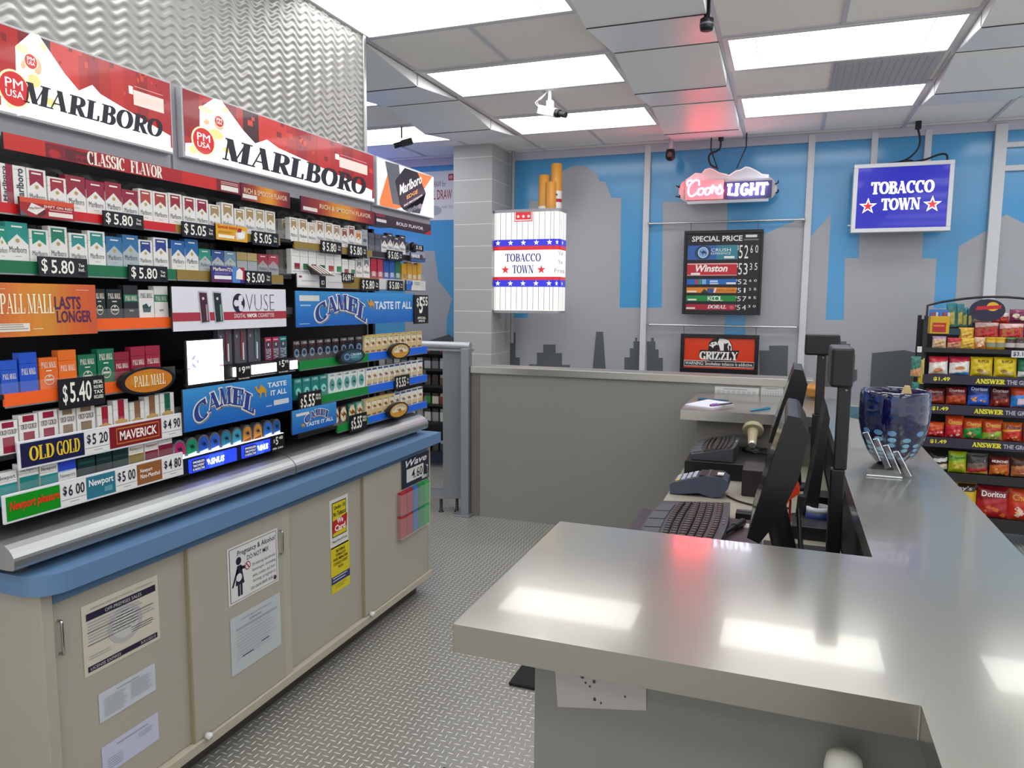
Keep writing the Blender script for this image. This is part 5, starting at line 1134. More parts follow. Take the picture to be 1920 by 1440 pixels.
# lit pack-shaped sign with three oversized cigarettes
PY = 6.45
t = thing('pack_sign', 'large lit pack-shaped shop sign with three giant cigarettes on top', 'sign', (-2.27, PY+.12, 1.51))
X0, X1, Z0, Z1 = -2.598, -1.955, 1.51, 2.425; DP = .22
def rprof(g=0): # plan outline with rounded front corners
    r = .06; P = [(X0-g, PY+DP), (X0-g, PY+r)]+[(X0-g+r-r*math.cos(math.radians(q)), PY+r-r*math.sin(math.radians(q))-g) for q in (15,30,45,60,75,90)]
    P += [(X1+g-r+r*math.sin(math.radians(q)), PY+r-r*math.cos(math.radians(q))-g) for q in (0,15,30,45,60,75,90)]+[(X1+g, PY+DP)]
    return P
LW1 = .72
def ribbon(z0, z1, mt, g): 
    P = rprof(g); v = [(p, q, z0) for p, q in P]+[(p, q, z1) for p, q in P]; n = len(P)
    return v, [(i, i+1, n+i+1, n+i) for i in range(n-1)]
b = MB().prism(rprof(), lambda p, q, a: (p, q, a), Z0+.012, Z1-.012, E_('#fbfaf4', LW1)); 
Hh = Z1-Z0
for f0, f1, c, e in ((.655,.72,'#2a2ac8',.85), (.615,.655,'#c81f2c',.8), (.318,.35,'#c81f2c',.8), (.25,.318,'#2a2ac8',.85)):
    v, fs = ribbon(Z0+Hh*f0, Z0+Hh*f1, None, .0012); b.add(v, fs, E_(c, e))
# pinstripes go round the box: measured along the outline
P = rprof(.0008); L = [0]
for i in range(1, len(P)): L.append(L[-1]+math.hypot(P[i][0]-P[i-1][0], P[i][1]-P[i-1][1]))
def wrap(s, z, d=0.0):
    s = min(max(s, 0), L[-1]-1e-6); i = max(k for k in range(len(L)-1) if L[k] <= s); f = (s-L[i])/(L[i+1]-L[i])
    x = P[i][0]+(P[i+1][0]-P[i][0])*f; y = P[i][1]+(P[i+1][1]-P[i][1])*f
    tx, ty = P[i+1][0]-P[i][0], P[i+1][1]-P[i][1]; l = math.hypot(tx, ty); return Vector((x+ty/l*d, y-tx/l*d, z))
q = Art(wrap); q.e = .0006
s0 = .22; k = 0; s = s0
while s < L[-1]:
    for za, zb in ((.02,.25), (.72,.985)): q.rect(s, Z0+Hh*za, s+.004, Z0+Hh*zb, E_('#5a5a70', .3), 1)
    s += (.055 if k % 2 else .032) if s > .75 else .0535; k += 1
WHs = E_('#ffffff', 1.0)
for i in range(5):
    for zz in (.687, .284): q.star(s0+.03+.125*i, Z0+Hh*zz, .026, WHs, 3)
for i in range(2):
    for zz in (.687, .284): q.star(.82+.1*i, Z0+Hh*zz, .024, WHs, 3, .6)
NV = E_('#2a2a9a', .4); RDs = E_('#d0202c', .8)
q.serif('TOBACCO', .325, Z0+Hh*.5, .67, Z0+Hh*.58, NV, 3, T=.2, th=.07); q.serif('TOWN', .395, Z0+Hh*.385, .6, Z0+Hh*.465, NV, 3, T=.2, th=.07)
for sx in (.325, .675): q.star(sx, Z0+Hh*.42, .042, RDs, 3)
for i, wd in enumerate(('Tell', 'Your', 'Friends')): q.text(wd, .83 if i < 2 else .8, Z0+Hh*(.56-.085*i), .93 if i < 2 else .99, Z0+Hh*(.6-.085*i), E_('#8a8a90', .5), 3)
q.rect(.41, Z0+Hh*.895, .585, Z0+Hh*1.0, RDs, 3); q.rect(.418, Z0+Hh*.905, .577, Z0+Hh*.912, WHs, 4); q.rect(.418, Z0+Hh*.905, .422, Z0+Hh*.99, WHs, 4); q.rect(.573, Z0+Hh*.905, .577, Z0+Hh*.99, WHs, 4)
for i in range(3): q.star(.448+.05*i, Z0+Hh*.945, .017, WHs, 4)
lb = b.build('lit_body', t); q.build('printed_wrap', t)
MB().prism(rprof(.006), lambda p, q_, a: (p, q_, a), Z1-.012, Z1+.014, M('#9a9a9e', .4)).build('top_cap', t)
MB().prism(rprof(.006), lambda p, q_, a: (p, q_, a), Z0-.012, Z0+.012, M('#9a9a9e', .4)).build('bottom_cap', t)
for i, (x, z1_, r, mt) in enumerate(((-2.135, 2.75, .052, '#c88a34'), (-2.02, 2.845, .05, '#c98c36'), (-2.055, 2.68, .05, '#c48630'))):
    o = MB().lathe([(r, 2.425), (r, z1_-.006), (r-.008, z1_), (0, z1_)], (x, PY+.11-.04*(i == 2), 0), M(mt, .45), 20)
    if i == 0: o.lathe([(r+.001, 2.43), (r+.001, 2.47)], (x, PY+.11, 0), M('#d8d4c8', .4), 20)
    if i == 1:
        for za, zb, c in ((2.43, 2.5, '#d8d4cc'), (2.5, 2.53, '#a82030'), (2.53, 2.6, '#d8d4cc')): o.lathe([(r+.001, za), (r+.001, zb)], (x, PY+.11, 0), M(c, .4), 20)
        st = Art(FY(PY+.055)); st.star(x+.02, 2.565, .014, M('#2a2a50', .4), 1); o.add(st.v, st.f, M('#2a2a50', .4))
    o.build('giant_cigarette', t)
# neon beer sign
NY = 6.72
t = thing('neon_sign', 'red and white neon beer sign with mountain ridge hanging over the price board', 'neon sign', (-.55, NY, 2.46))
def Np(x, y, Y=NY): p = ony(x, y, Y); return (p.x, p.z)
q = Art(FY(NY+.012)); pb = [Np(*p) for p in ((1284,338),(1278,342),(1273,352),(1272,362),(1276,372),(1284,378),(1290,380),(1440,372),(1448,370),(1455,362),(1457,350),(1453,340),(1447,333),(1441,331))]
q.slabpoly(pb, -.012, 0, M('#b2aeb0', .35)); q.build('back_plate', t)
q = Art(FY(NY+.012))
ridge = [Np(*p) for p in ((1286,338),(1304,325),(1316,326),(1322,318),(1330,316),(1336,317),(1348,324),(1362,327),(1367,329),(1380,320),(1388,319),(1398,313),(1405,314),(1418,320),(1429,327),(1442,328),(1442,334),(1400,333),(1288,340))]
q.slabpoly(ridge, .0, .012, M('#c2c2c4', .25, .4)); q.fn = FY(NY)
MBr = [Vector((p[0], NY-.002, p[1])) for p in ridge[:16]]
q.tube(MBr, .005, M('#e4e2dc', .2), 6); q.build('mountain_ridge', t)
a_, b_ = Np(1289, 381), Np(1441, 376)
MB().hexa([(a_[0],NY-.02,a_[1]-.012),(b_[0],NY-.02,b_[1]-.008),(b_[0],NY+.01,b_[1]-.008),(a_[0],NY+.01,a_[1]-.012)], [(a_[0],NY-.02,a_[1]+.012),(b_[0],NY-.02,b_[1]+.014),(b_[0],NY+.01,b_[1]+.014),(a_[0],NY+.01,a_[1]+.012)], M('#9fa0a6', .25, .6)).build('lower_rail', t)
NR = E_('#ff1630', 1.0); NEON_R = M('#ff3a48', .3, emit=22.0); NEON_W = M('#e8e6ff', .3, emit=10.0)
zl = Np(1365, 369)[1]; zh = .13
def tubes(strokes, x0, x1, z0, z1, mt, r, y, shear=.12):
    o = MB()
    for st in strokes: o.tube([(x0+(x1-x0)*(u+shear*v*.2), y, z0+(z1-z0)*v) for u, v in st], r, mt, 8)
    return o
def sm(pts, n=5):
    out = []
    for i in range(len(pts)-1):
        p0 = pts[max(i-1, 0)]; p1 = pts[i]; p2 = pts[i+1]; p3 = pts[min(i+2, len(pts)-1)]
        for k in range(n):
            t_ = k/n; out.append(tuple(.5*((2*p1[j])+(-p0[j]+p2[j])*t_+(2*p0[j]-5*p1[j]+4*p2[j]-p3[j])*t_*t_+(-p0[j]+3*p1[j]-3*p2[j]+p3[j])*t_**3) for j in (0, 1)))
    return out+[pts[-1]]
rx0, rz0 = Np(1287, 371); rx1, rz1 = Np(1357, 345)
coors = [sm([(.33,.7),(.31,1.0),(.2,1.04),(.07,.7),(.06,.2),(.17,-.02),(.33,.3)]), sm([(.02,.7),(.0,.98),(.09,1.06),(.17,.9)]), sm([(.42,.5),(.33,.42),(.34,.08),(.44,.1),(.47,.4),(.4,.52)]), sm([(.47,.42),(.52,.44),(.6,.52),(.52,.4),(.53,.08),(.62,.1),(.65,.42),(.58,.52)]), sm([(.64,.42),(.69,.6),(.71,.66),(.72,.5),(.7,.1),(.72,.4),(.8,.52),(.8,.3),(.82,.2),(.9,.68),(.92,.5),(.98,.2),(.9,.06),(.82,.12)]), sm([(.95,.14),(1.0,.34)])]
hz_ = Np(1320, 372); tubes(coors, rx0, rx1, rz0+.01, rz1+.03, NEON_R, .0085, NY-.03).build('red_neon_tube', t)
lx0, lz0 = Np(1362, 368); lx1, lz1 = Np(1437, 345)
light = [[(.06,.95),(.06,.1),(.17,.1)], [(.0,.95),(.12,.95)], [(.25,.95),(.25,.08)], [(.2,.95),(.3,.95)], [(.2,.08),(.3,.08)], sm([(.52,.82),(.46,.95),(.39,.8),(.38,.3),(.45,.06),(.53,.2),(.53,.45)])+[(.47,.45)], [(.62,.95),(.62,.08)], [(.77,.95),(.77,.08)], [(.62,.5),(.77,.5)], [(.58,.95),(.66,.95)], [(.58,.08),(.66,.08)], [(.73,.95),(.81,.95)], [(.73,.08),(.81,.08)], [(.92,.95),(.92,.08)], [(.83,.82),(.84,.95),(1.0,.95),(1.01,.82)], [(.88,.08),(.96,.08)]]
tubes(light, lx0, lx1, lz0, lz1+.006, NEON_W, .0105, NY-.032).build('white_neon_tube', t)
q = Art(FY(NY-.004)); q.rect(lx0-.02, lz0-.025, lx1+.045, lz1+.03, M('#2a2450', .4), 3); q.rect(rx0-.01, rz0-.02, rx1+.0, rz1+.04, M('#b2a6a8', .4), 1); q.build('letter_shield', t)
for (xa, ya), (xb, yb) in (((1268,348),(1274,352)), ((1267,368),(1275,370)), ((1453,345),(1459,343)), ((1454,362),(1459,360))):
    p, r_ = Np(xa, ya), Np(xb, yb); MB().tube([(p[0], NY-.005, p[1]), (r_[0], NY-.005, r_[1]), (r_[0], NY-.02, r_[1]+.015)], .006, BLK, 6).build('tube_clip', t)
b = MB()
for (xa, ya), (xb, yb) in (((1333,280),(1346,318)), ((1399,276),(1381,316))):
    p, r_ = Np(xa, ya), Np(xb, yb); b.tube([(p[0], NY, ZC-.002), (p[0], NY, p[1]), (r_[0], NY, r_[1])], .006, BLK2, 6)
b.build('hanging_chain', t)
p = Np(1352, 258); r_ = Np(1346, 316)
b = MB().tube([(p[0], NY, ZC), (p[0], NY, p[1]-.03)], [.026, .02], BLK, 8); b.tube([Vector((a, NY-.01, c)) for a, c in sm([(p[0], p[1]-.03), (p[0]-.01, p[1]-.1), (p[0]-.09, p[1]-.14), (p[0]-.08, p[1]-.22), (r_[0], r_[1])])], .009, BLK, 6); b.build('power_cord', t)
# rails on the window and the boards hung from them
for i, (xa, ya, xb, yb, nm) in enumerate(((1217,419.5,1508,411.5,'upper'), (1217,608.5,1494,614,'lower'))):
    a_ = ony(xa, ya, 6.88); b_ = ony(xb, yb, 6.88); z = (a_.z+b_.z)/2
    t = thing('hanging_rail', f'{nm} thin metal rail fixed across the window frame', 'rail', (-.55, 6.88, z), 'metal rails on the window')
    MB().tube([(a_.x, 6.88, z), (b_.x, 6.88, z)], .009, M('#c8c8c4', .2, .9), 10).build('bar', t)
    for x in (a_.x, b_.x): MB().box(x-.012, x+.012, 6.875, YW-.028, z-.012, z+.012, M('#8a8a8c', .4, .6)).build('bracket', t)
BY = 6.86
def Bp(x, y): p = ony(x, y, BY-.02); return (p.x, p.z)
t = thing('price_board', 'black special price board hanging from the upper window rail', 'price board', (-.56, BY, 1.5))
x0, x1, z0, z1 = -.9, -.226, 1.502, 2.243
MB().box(x0, x1, BY-.02, BY, z0, z1, M('#141317', .35)).build('board', t, bevel=.004)
b = MB()
for k in ((x0, x0+.022, z0+.022, z1-.03), (x1-.022, x1, z0+.022, z1-.03), (x0, x1, z1-.03, z1), (x0, x1, z0, z0+.022)): b.box(k[0], k[1], BY-.032, BY-.019, k[2], k[3], M('#101013', .3))
b.build('frame', t, bevel=.003)
W_, H_ = x1-x0, z1-z0
q = Art(FY(BY-.0205)); U = lambda u: x0+W_*u; V = lambda v: z0+H_*v
q.text('SPECIAL PRICE', U(.1), V(.87), U(.74), V(.935), G_('#dcdad8'), 2, .02); q.rect(U(.78), V(.91), U(.92), V(.94), G_('#d0cccc'), 2); q.rect(U(.76), V(.875), U(.94), V(.893), G_('#6a686c'), 2)
rows = [(.655,.825,'#2a5aa0'), (.465,.615,'#b81f2a'), (.36,.425,'#1f5fb0'), (.26,.325,'#d8801f'), (.16,.228,'#15803a'), (.055,.123,'#a01830')]
for i, (v0, v1, c) in enumerate(rows):
    q.rect(U(.05), V(v0), U(.69), V(v1), G_(c), 1)
q.rect(U(.42), V(.655), U(.69), V(.825), G_('#2f7a8a'), 2); q.disc(U(.25), V(.74), W_*.11, H_*.085, G_('#1c3a5a'), 2); q.disc(U(.25), V(.74), W_*.068, H_*.066, G_('#b8cce0'), 3); q.disc(U(.25), V(.74), W_*.058, H_*.056, G_('#7a9fd0'), 4); q.shape((CAMEL, CAMEL_F), U(.205), V(.71), U(.295), V(.77), G_('#142a5a'), 5)
q.text('CRUSH', U(.35), V(.75), U(.6), V(.787), G_('#e0e6ea'), 4, .0); q.text('EXPERIENCE', U(.35), V(.715), U(.6), V(.74), G_('#cfdce0'), 4); q.rect(U(.52), V(.668), U(.65), V(.695), G_('#d8dcd8'), 4)
q.rect(U(.05), V(.6), U(.69), V(.608), G_('#e0d8d4'), 2); q.rect(U(.05), V(.468), U(.69), V(.473), G_('#e0d8d4'), 2); q.text('Winston', U(.16), V(.51), U(.57), V(.595), G_('#f0e8e4'), 4, .03, .25); q.rect(U(.1), V(.475), U(.22), V(.5), G_('#e0dcd8'), 4)
for a0, a1, c in ((.16,.2,'#b03a3a'), (.21,.24,'#3a8a5a'), (.25,.3,'#7ab0d0')): q.rect(U(a0), V(.365), U(a1), V(.42), G_(c), 2)
q.rect(U(.35), V(.385), U(.45), V(.41), G_('#b0c8e0'), 2); q.rect(U(.35), V(.365), U(.46), V(.376), G_('#e0e0e0'), 3); q.rect(U(.56), V(.363), U(.68), V(.385), G_('#d8d8d4'), 3)
q.pg([(U(.24),V(.26)),(U(.28),V(.31)),(U(.34),V(.26))], G_('#1c3a2a'), 2); q.rect(U(.32), V(.262), U(.4), V(.315), G_('#2a4a8a'), 3); q.pg([(U(.4),V(.262)),(U(.42),V(.32)),(U(.44),V(.32)),(U(.42),V(.262))], G_('#e0e0e0'), 3); q.text('LASTS LONGER', U(.44), V(.278), U(.68), V(.302), G_('#7a4a1a'), 4, .01); q.rect(U(.06), V(.265), U(.18), V(.285), G_('#e0d8c8'), 3)
q.text('K', U(.33), V(.165), U(.385), V(.222), G_('#e8ece4'), 4); 
for ci, cu in enumerate((.41, .448)): 
    q.disc(U(cu), V(.193), W_*.036, H_*.03, G_('#e8ece4'), 4+2*ci); q.disc(U(cu), V(.193), W_*.026, H_*.021, G_('#15803a'), 5+2*ci)
q.text('L', U(.48), V(.165), U(.525), V(.222), G_('#e8ece4'), 4); q.rect(U(.07), V(.168), U(.185), V(.188), G_('#d8e0d4'), 3)
q.serif('DORAL', U(.33), V(.072), U(.57), V(.115), G_('#e8dcdc'), 4, T=.22, th=.08, shear=.2); q.rect(U(.055), V(.065), U(.17), V(.085), G_('#e0d4d4'), 3); q.disc(U(.64), V(.09), W_*.03, H_*.024, G_('#b85a64'), 3)
NUM = G_('#e0e0da')
for (v0, v1), (n1, n2, n3, n4), big in (((.665,.82), '5260', 1), ((.475,.61), '5335', 1), ((.362,.42), '5260', 0), ((.263,.32), '5125', 0), ((.163,.22), '5785', 0), ((.06,.118), '5430', 0)):
    m_ = v0+(v1-v0)*(.4 if big else .5)
    q.text('$', U(.685), V(v0+(v1-v0)*.6), U(.7), V(v1), NUM, 4); q.text(n1, U(.705), V(v0), U(.75), V(v1), NUM, 4, .0); q.text(n2, U(.77 if n2 != '1' else .785), V(v0), U(.82 if n2 != '1' else .805), V(v1), NUM, 4); q.text(n3, U(.845), V(m_), U(.875), V(v1), NUM, 4); q.text(n4, U(.905), V(m_), U(.94), V(v1), NUM, 4)
q.build('printed_face', t)
b = MB()
for x in (x0+.05, x1-.05): b.tube([(x, 6.872, z1), (x, 6.872, 2.32)], .003, M('#5a5a5c', .4, .6), 6)
b.build('hanger', t)
t = thing('framed_poster', 'black framed orange poster of a bear head with a tobacco warning', 'poster', (-.56, BY, .97))
x0, x1, z0, z1 = -.902, -.224, .96, 1.326; W_, H_ = x1-x0, z1-z0
b = MB(); b.box(x0, x1, BY-.014, BY, z0, z1, M('#141416', .4))
for k in ((x0, x0+.034, z0+.06, z1-.034), (x1-.034, x1, z0+.06, z1-.034), (x0, x1, z1-.034, z1), (x0, x1, z0, z0+.06)): b.box(k[0], k[1], BY-.03, BY-.0135, k[2], k[3], M('#17171a', .3))
b.build('frame', t, bevel=.003)
q = Art(FY(BY-.0145)); q.rect(U(.05), V(.16), U(.95), V(.91), G_('#d23a14'), 1)
BW, BB = G_('#e8e4de'), G_('#1e1a1e')
q.pg([(U(a), V(b_)) for a, b_ in ((.36,.6),(.37,.8),(.42,.88),(.5,.92),(.56,.91),(.62,.88),(.66,.78),(.68,.58),(.6,.56),(.54,.66),(.5,.62),(.44,.58))], BB, 2)
q.pg([(U(a), V(b_)) for a, b_ in ((.48,.8),(.5,.9),(.56,.895),(.62,.86),(.655,.74),(.665,.58),(.63,.58),(.6,.72),(.56,.8),(.56,.6),(.52,.6),(.5,.72))], BW, 3)
q.pg([(U(a), V(b_)) for a, b_ in ((.37,.72),(.4,.8),(.46,.82),(.49,.74),(.44,.72),(.42,.66),(.4,.7))], BW, 3)
for a0, b0, r_ in ((.395,.75,.008), (.43,.77,.009), (.465,.73,.01), (.44,.7,.008)): q.disc(U(a0), V(b0), W_*r_, H_*r_*2.2, BB, 4, 10)
q.pg([(U(a), V(b_)) for a, b_ in ((.58,.78),(.62,.8),(.6,.66),(.585,.66))], BB, 4); q.pg([(U(a), V(b_)) for a, b_ in ((.62,.74),(.65,.72),(.645,.6),(.63,.6))], BB, 4)
q.pg([(U(a), V(b_)) for a, b_ in ((.24,.5),(.26,.61),(.5,.6),(.76,.62),(.74,.5),(.72,.36),(.4,.34),(.28,.38))], BB, 5)
q.serif('GRIZZLY', U(.25), V(.375), U(.74), V(.575), BW, 6, T=.28, th=.1)
q.rect(U(.05), V(.2), U(.95), V(.345), BW, 2); q.rect(U(.056), V(.212), U(.944), V(.333), G_('#17171c'), 3); q.text('WARNING: Smokeless tobacco is addictive.', U(.065), V(.235), U(.935), V(.32), BW, 4, .01)
q.build('printed_face', t)
b = MB()
for x in (x0+.02, x1-.03): b.tube([(x, 6.872, z1), (x, 6.872, 1.4)], .003, M('#5a5a5c', .4, .6), 6)
b.build('hanger', t)
# blue lit shop sign
TY = 6.74
t = thing('lit_sign', 'white framed lit blue shop sign hanging before the tall window panes', 'sign', (.81, TY, 2.17))
def Tp(x, y): p = ony(x, y, TY-.06); return (p.x, p.z)
x0 = (Tp(1602,308)[0]+Tp(1595,437)[0])/2; x1 = (Tp(1790,300)[0]+Tp(1783,432)[0])/2; z1 = (Tp(1602,308)[1]+Tp(1790,300)[1])/2; z0 = (Tp(1595,437)[1]+Tp(1783,432)[1])/2; W_, H_ = x1-x0, z1-z0
b = MB(); b.box(x0, x1, TY-.05, TY+.07, z0, z1, M('#b4b6ba', .35)); b.build('box', t, bevel=.004)
b = MB(); fw = .032
for k in ((x0, x0+fw, z0+fw, z1-fw), (x1-fw, x1, z0+fw, z1-fw), (x0, x1, z1-fw, z1), (x0, x1, z0, z0+fw)): b.box(k[0], k[1], TY-.062, TY-.0495, k[2], k[3], M('#d4d4d6', .35))
b.build('frame', t, bevel=.003)
q = Art(FY(TY-.0505)); BL = E_('#1a1cb4', .62); WW = E_('#ffffff', 1.0); RR = E_('#d01c2c', .9)
q.rect(x0+fw, z0+fw, x1-fw, z1-fw, BL, 1); q.serif('TOBACCO', U(.185), V(.55), U(.82), V(.735), WW, 3, T=.28, th=.12); q.serif('TOWN', U(.3), V(.32), U(.69), V(.49), WW, 3, T=.28, th=.12)
for sx in (.165, .81): q.star(U(sx), V(.385), .068, WW, 3); q.star(U(sx), V(.385), .042, RR, 4)
q.build('lit_face', t)
MB().box(x0-.02, x0, TY+.0, TY+.03, z0+.06, z0+.07, WHITE).build('side_clip', t)
p = ony(1722, 232, TY); p1 = ony(1706, 300, TY)
b = MB().box(p.x-.02, p.x+.02, TY-.02, TY+.02, ZC-.06, ZC-.001, BLK); b.tube([Vector((a, TY, c)) for a, c in sm([(p.x, ZC-.06), (p.x+.02, ZC-.16), (p.x-.01, ZC-.24), (p.x-.09, z1+.02), (p.x-.2, z1+.005)])], .008, BLK, 6)
b.tube([Vector((a, TY, c)) for a, c in sm([(p.x-.05, z1+.006), (p.x+.06, z1+.02), (p.x+.16, z1+.055), (p.x+.21, z1+.05), (p.x+.22, z1+.003)])], .008, BLK, 6); b.lathe([(0, .0), (.05, 0), (.05, .02), (0, .025)], (p.x-.07, TY, z1), BLK, 14); b.build('power_cord', t)
# ------------------------------------------------------------------ ceiling cameras
def campt(px, py, Y): return ony(px, py, Y)
m0 = onz(1031, 166, ZC); Y = m0.y
t = thing('security_camera', 'white box security camera with black lens under the ceiling', 'security camera', (m0.x, Y, ZC), 'ceiling security cameras')
a_ = campt(1013, 206, Y); b_ = campt(1043, 212, Y-.05); c_ = campt(1057, 216, Y-.07)
j = campt(1034, 198, Y-.02)
MB().tube([(m0.x, Y, ZC), (m0.x, Y, j.z+.03)], .012, WHITE, 10).build('stem', t); MB().lathe([(0,0),(.03,0),(.03,.012),(0,.012)], (m0.x, Y, ZC-.013), WHITE, 16).build('ceiling_plate', t)
MB().box(m0.x-.016, m0.x+.03, Y-.03, Y+.01, j.z-.01, j.z+.035, WHITE).build('swivel', t, bevel=.004)
def obox(A, B, w, h, mt):
    A, B = Vector(A), Vector(B); d = (B-A).normalized(); s = d.cross(Vector((0,0,1))).normalized(); u = s.cross(d)
    f = lambda P: [P+s*w/2*i+u*h/2*k for i, k in ((-1,-1),(1,-1),(1,1),(-1,1))]
    return MB().hexa(f(A), f(B), mt)
obox(a_, b_, .06, .058, M('#d8d8dc', .35)).build('body', t, bevel=.004)
dirv = (b_-a_).normalized()
MB().tube([b_, b_+dirv*.03], .027, BLK, 14).build('lens_mount', t); MB().tube([b_+dirv*.028, b_+dirv*.085], .02, BLK2, 14).build('lens', t)
b = MB()
for k in (0, 1): b.tube([Vector((a, Y+.01*k, c)) for a, c in sm([(m0.x-.01, ZC-.01), (m0.x-.06-.02*k, ZC-.06), (a_.x-.035+.012*k, a_.z+.05), (a_.x, a_.z+.01)])], .004, M('#d0d0d0', .4), 6)
b.build('cable', t)
m0 = onz(753, 235, ZC); Y = m0.y
t = thing('security_camera', 'black bullet security camera beyond the wavy metal partition', 'security camera', (m0.x, Y, ZC), 'ceiling security cameras')
j = campt(753, 259, Y)
MB().tube([(m0.x, Y, ZC), (m0.x, Y, j.z)], .008, M('#6a6a70', .4), 8).build('stem', t)
a_ = campt(773, 264, Y); b_ = campt(752, 270, Y-.05); dv = (b_-a_).normalized()
obox(a_, b_, .05, .05, BLK2).build('body', t, bevel=.006); MB().tube([b_, b_+dv*.06], .022, BLK, 12).build('lens', t)
m0 = onz(1258, 254, ZC); Y = m0.y
t = thing('security_camera', 'small black dome-headed camera hanging before the window wall', 'security camera', (m0.x, Y, ZC), 'ceiling security cameras')
j = campt(1258, 281, Y); e_ = campt(1258, 298, Y)
MB().tube([(m0.x, Y, ZC), (m0.x, Y, j.z)], .02, M('#b8a8b0', .4), 10).build('stem', t)
MB().lathe([(0, .045), (.035, .04), (.042, .01), (.04, -.03), (.025, -.05), (0, -.055)], (m0.x, Y, (j.z+e_.z)/2), BLK, 16).build('body', t)
MB().tube([(m0.x, Y-.03, (j.z+e_.z)/2), (m0.x, Y-.05, (j.z+e_.z)/2-.015)], .02, M('#6a5a50', .2), 12).build('lens', t)
m0 = onz(1327, -6, ZC)
t = thing('sensor', 'black round sensor hanging from the ceiling near the red-lit panels', 'sensor', (m0.x, m0.y, ZC))
MB().lathe([(0, -.15), (.028, -.15), (.032, -.14), (.032, -.1), (.014, -.09), (.014, 0), (0, 0)], (m0.x, m0.y, ZC-.001), BLK, 18).build('housing', t); MB().lathe([(.033, -.13), (.034, -.125), (.033, -.12)], (m0.x, m0.y, ZC), M('#5a5a60', .3), 18).build('ring', t)
# ================================================================== steel counter
CZ = 1.02; XL, XI, XO = -.55, .212, .549
YN, YF, YB = 1.178, 1.862, 4.107
plan = [(XL, YN), (XI, YN), (XI, -1.2), (XO, -1.2), (XO, HW-.025), (-.533, HW-.025), (-.533, YB), (XI, YB), (XI, YF), (XL, YF)]
o = MB().prism(plan, lambda p, q, a: (p, q, a), CZ-.054, CZ, STEEL).build('steel_counter', loc=(.3, 2, CZ-.054), bevel=.0025)
tag(o, 'long brushed steel counter top wrapping round the cashier desk', 'counter')
tag(MB().box(-.43, XI+.04, 1.3, 1.82, 0, CZ-.0545, GREYL).build('counter_cabinet', loc=(-.1, 1.5, 0)), 'grey laminate cabinet carrying the near arm of the steel counter', 'counter cabinet', 'cabinets under the steel counter')
tag(MB().box(XI+.045, XO-.04, -1.2, HW-.03, 0, CZ-.0545, GREYL).build('counter_cabinet', loc=(.4, 2, 0)), 'long grey cabinet carrying the customer side of the steel counter', 'counter cabinet', 'cabinets under the steel counter')
tag(MB().box(-.45, XI+.04, 4.2, HW-.03, 0, CZ-.0545, M('#7d7870', .5)).build('counter_cabinet', loc=(-.1, 4.5, 0)), 'brownish cabinet carrying the far arm of the steel counter', 'counter cabinet', 'cabinets under the steel counter')
tag(MB().box(XI+.008, XI+.043, YF, YB+.08, .0, CZ-.0545, BLK2).build('skirt_panel', loc=(XI, 3, 0)), 'black panel lining the inner side of the long counter', 'panel')
t = thing('cashier_desk', 'low beige cashier desk inside the steel counter', 'desk', (-.1, 3, 0))
MB().box(-.478, XI+.004, 1.83, 4.19, .708, .74, M('#9a9585', .45)).build('desk_top', t, bevel=.003)
MB().box(-.44, .2, 1.9, 4.15, .1, .708, M('#8b8578', .5)).build('cabinet_body', t)
MB().box(-.4, .2, 1.93, 4.12, .0, .1, M('#4a4640', .6)).build('plinth', t)
a = Art(FY(1.2985)); pts = [ony(x, y, 1.2985) for x, y in ((1040,1245),(1212,1285),(1212,1332),(1046,1325))]
a.slabpoly([(p.x, p.z) for p in pts], 0, .001, M('#bdb4b2', .6)); a.fn = FY(1.2973)
for x, y, r in ((1092,1268,.004), (1114,1278,.003), (1115,1311,.003), (1098,1280,.002), (1172,1306,.002), (1127,1318,.002), (1106,1287,.002)):
    p = ony(x, y, 1.2973); a.disc(p.x, p.z, r, r*1.3, M('#4a4242', .6), 1, 8)
tag(a.build('paper_sheet', loc=(-.3, 1.3, .85)), 'stained off-white sheet stuck under the front lip of the counter', 'paper')
p = ony(1584, 1411, 1.235)
tag(MB().lathe([(0, 0), (.03, 0), (.03, p.z-.03), (.027, p.z-.012), (.018, p.z-.003), (0, p.z)], (p.x, 1.24, 0), M('#d8d6c8', .45), 24).build('cardboard_tube', loc=(p.x, 1.24, 0)), 'round-topped white tube standing below the near counter lip', 'tube')
tag(MB().box(-1.03, -.5, 2.76, 3.7, .001, .014, M('#1c1b1a', .8)).build('floor_mat', loc=(-.7, 3.2, 0), bevel=.004), 'black rubber mat half hidden behind the counter base', 'mat', 'black floor mats')
p = onz(831, 1437, .014)
tag(MB().box(p.x, p.x+.6, 1.2, p.y, .001, .014, M('#1c1b1a', .8)).build('floor_mat', loc=(-1, 1.5, 0), bevel=.004), 'black rubber mat peeping in at the bottom of the floor', 'mat', 'black floor mats')
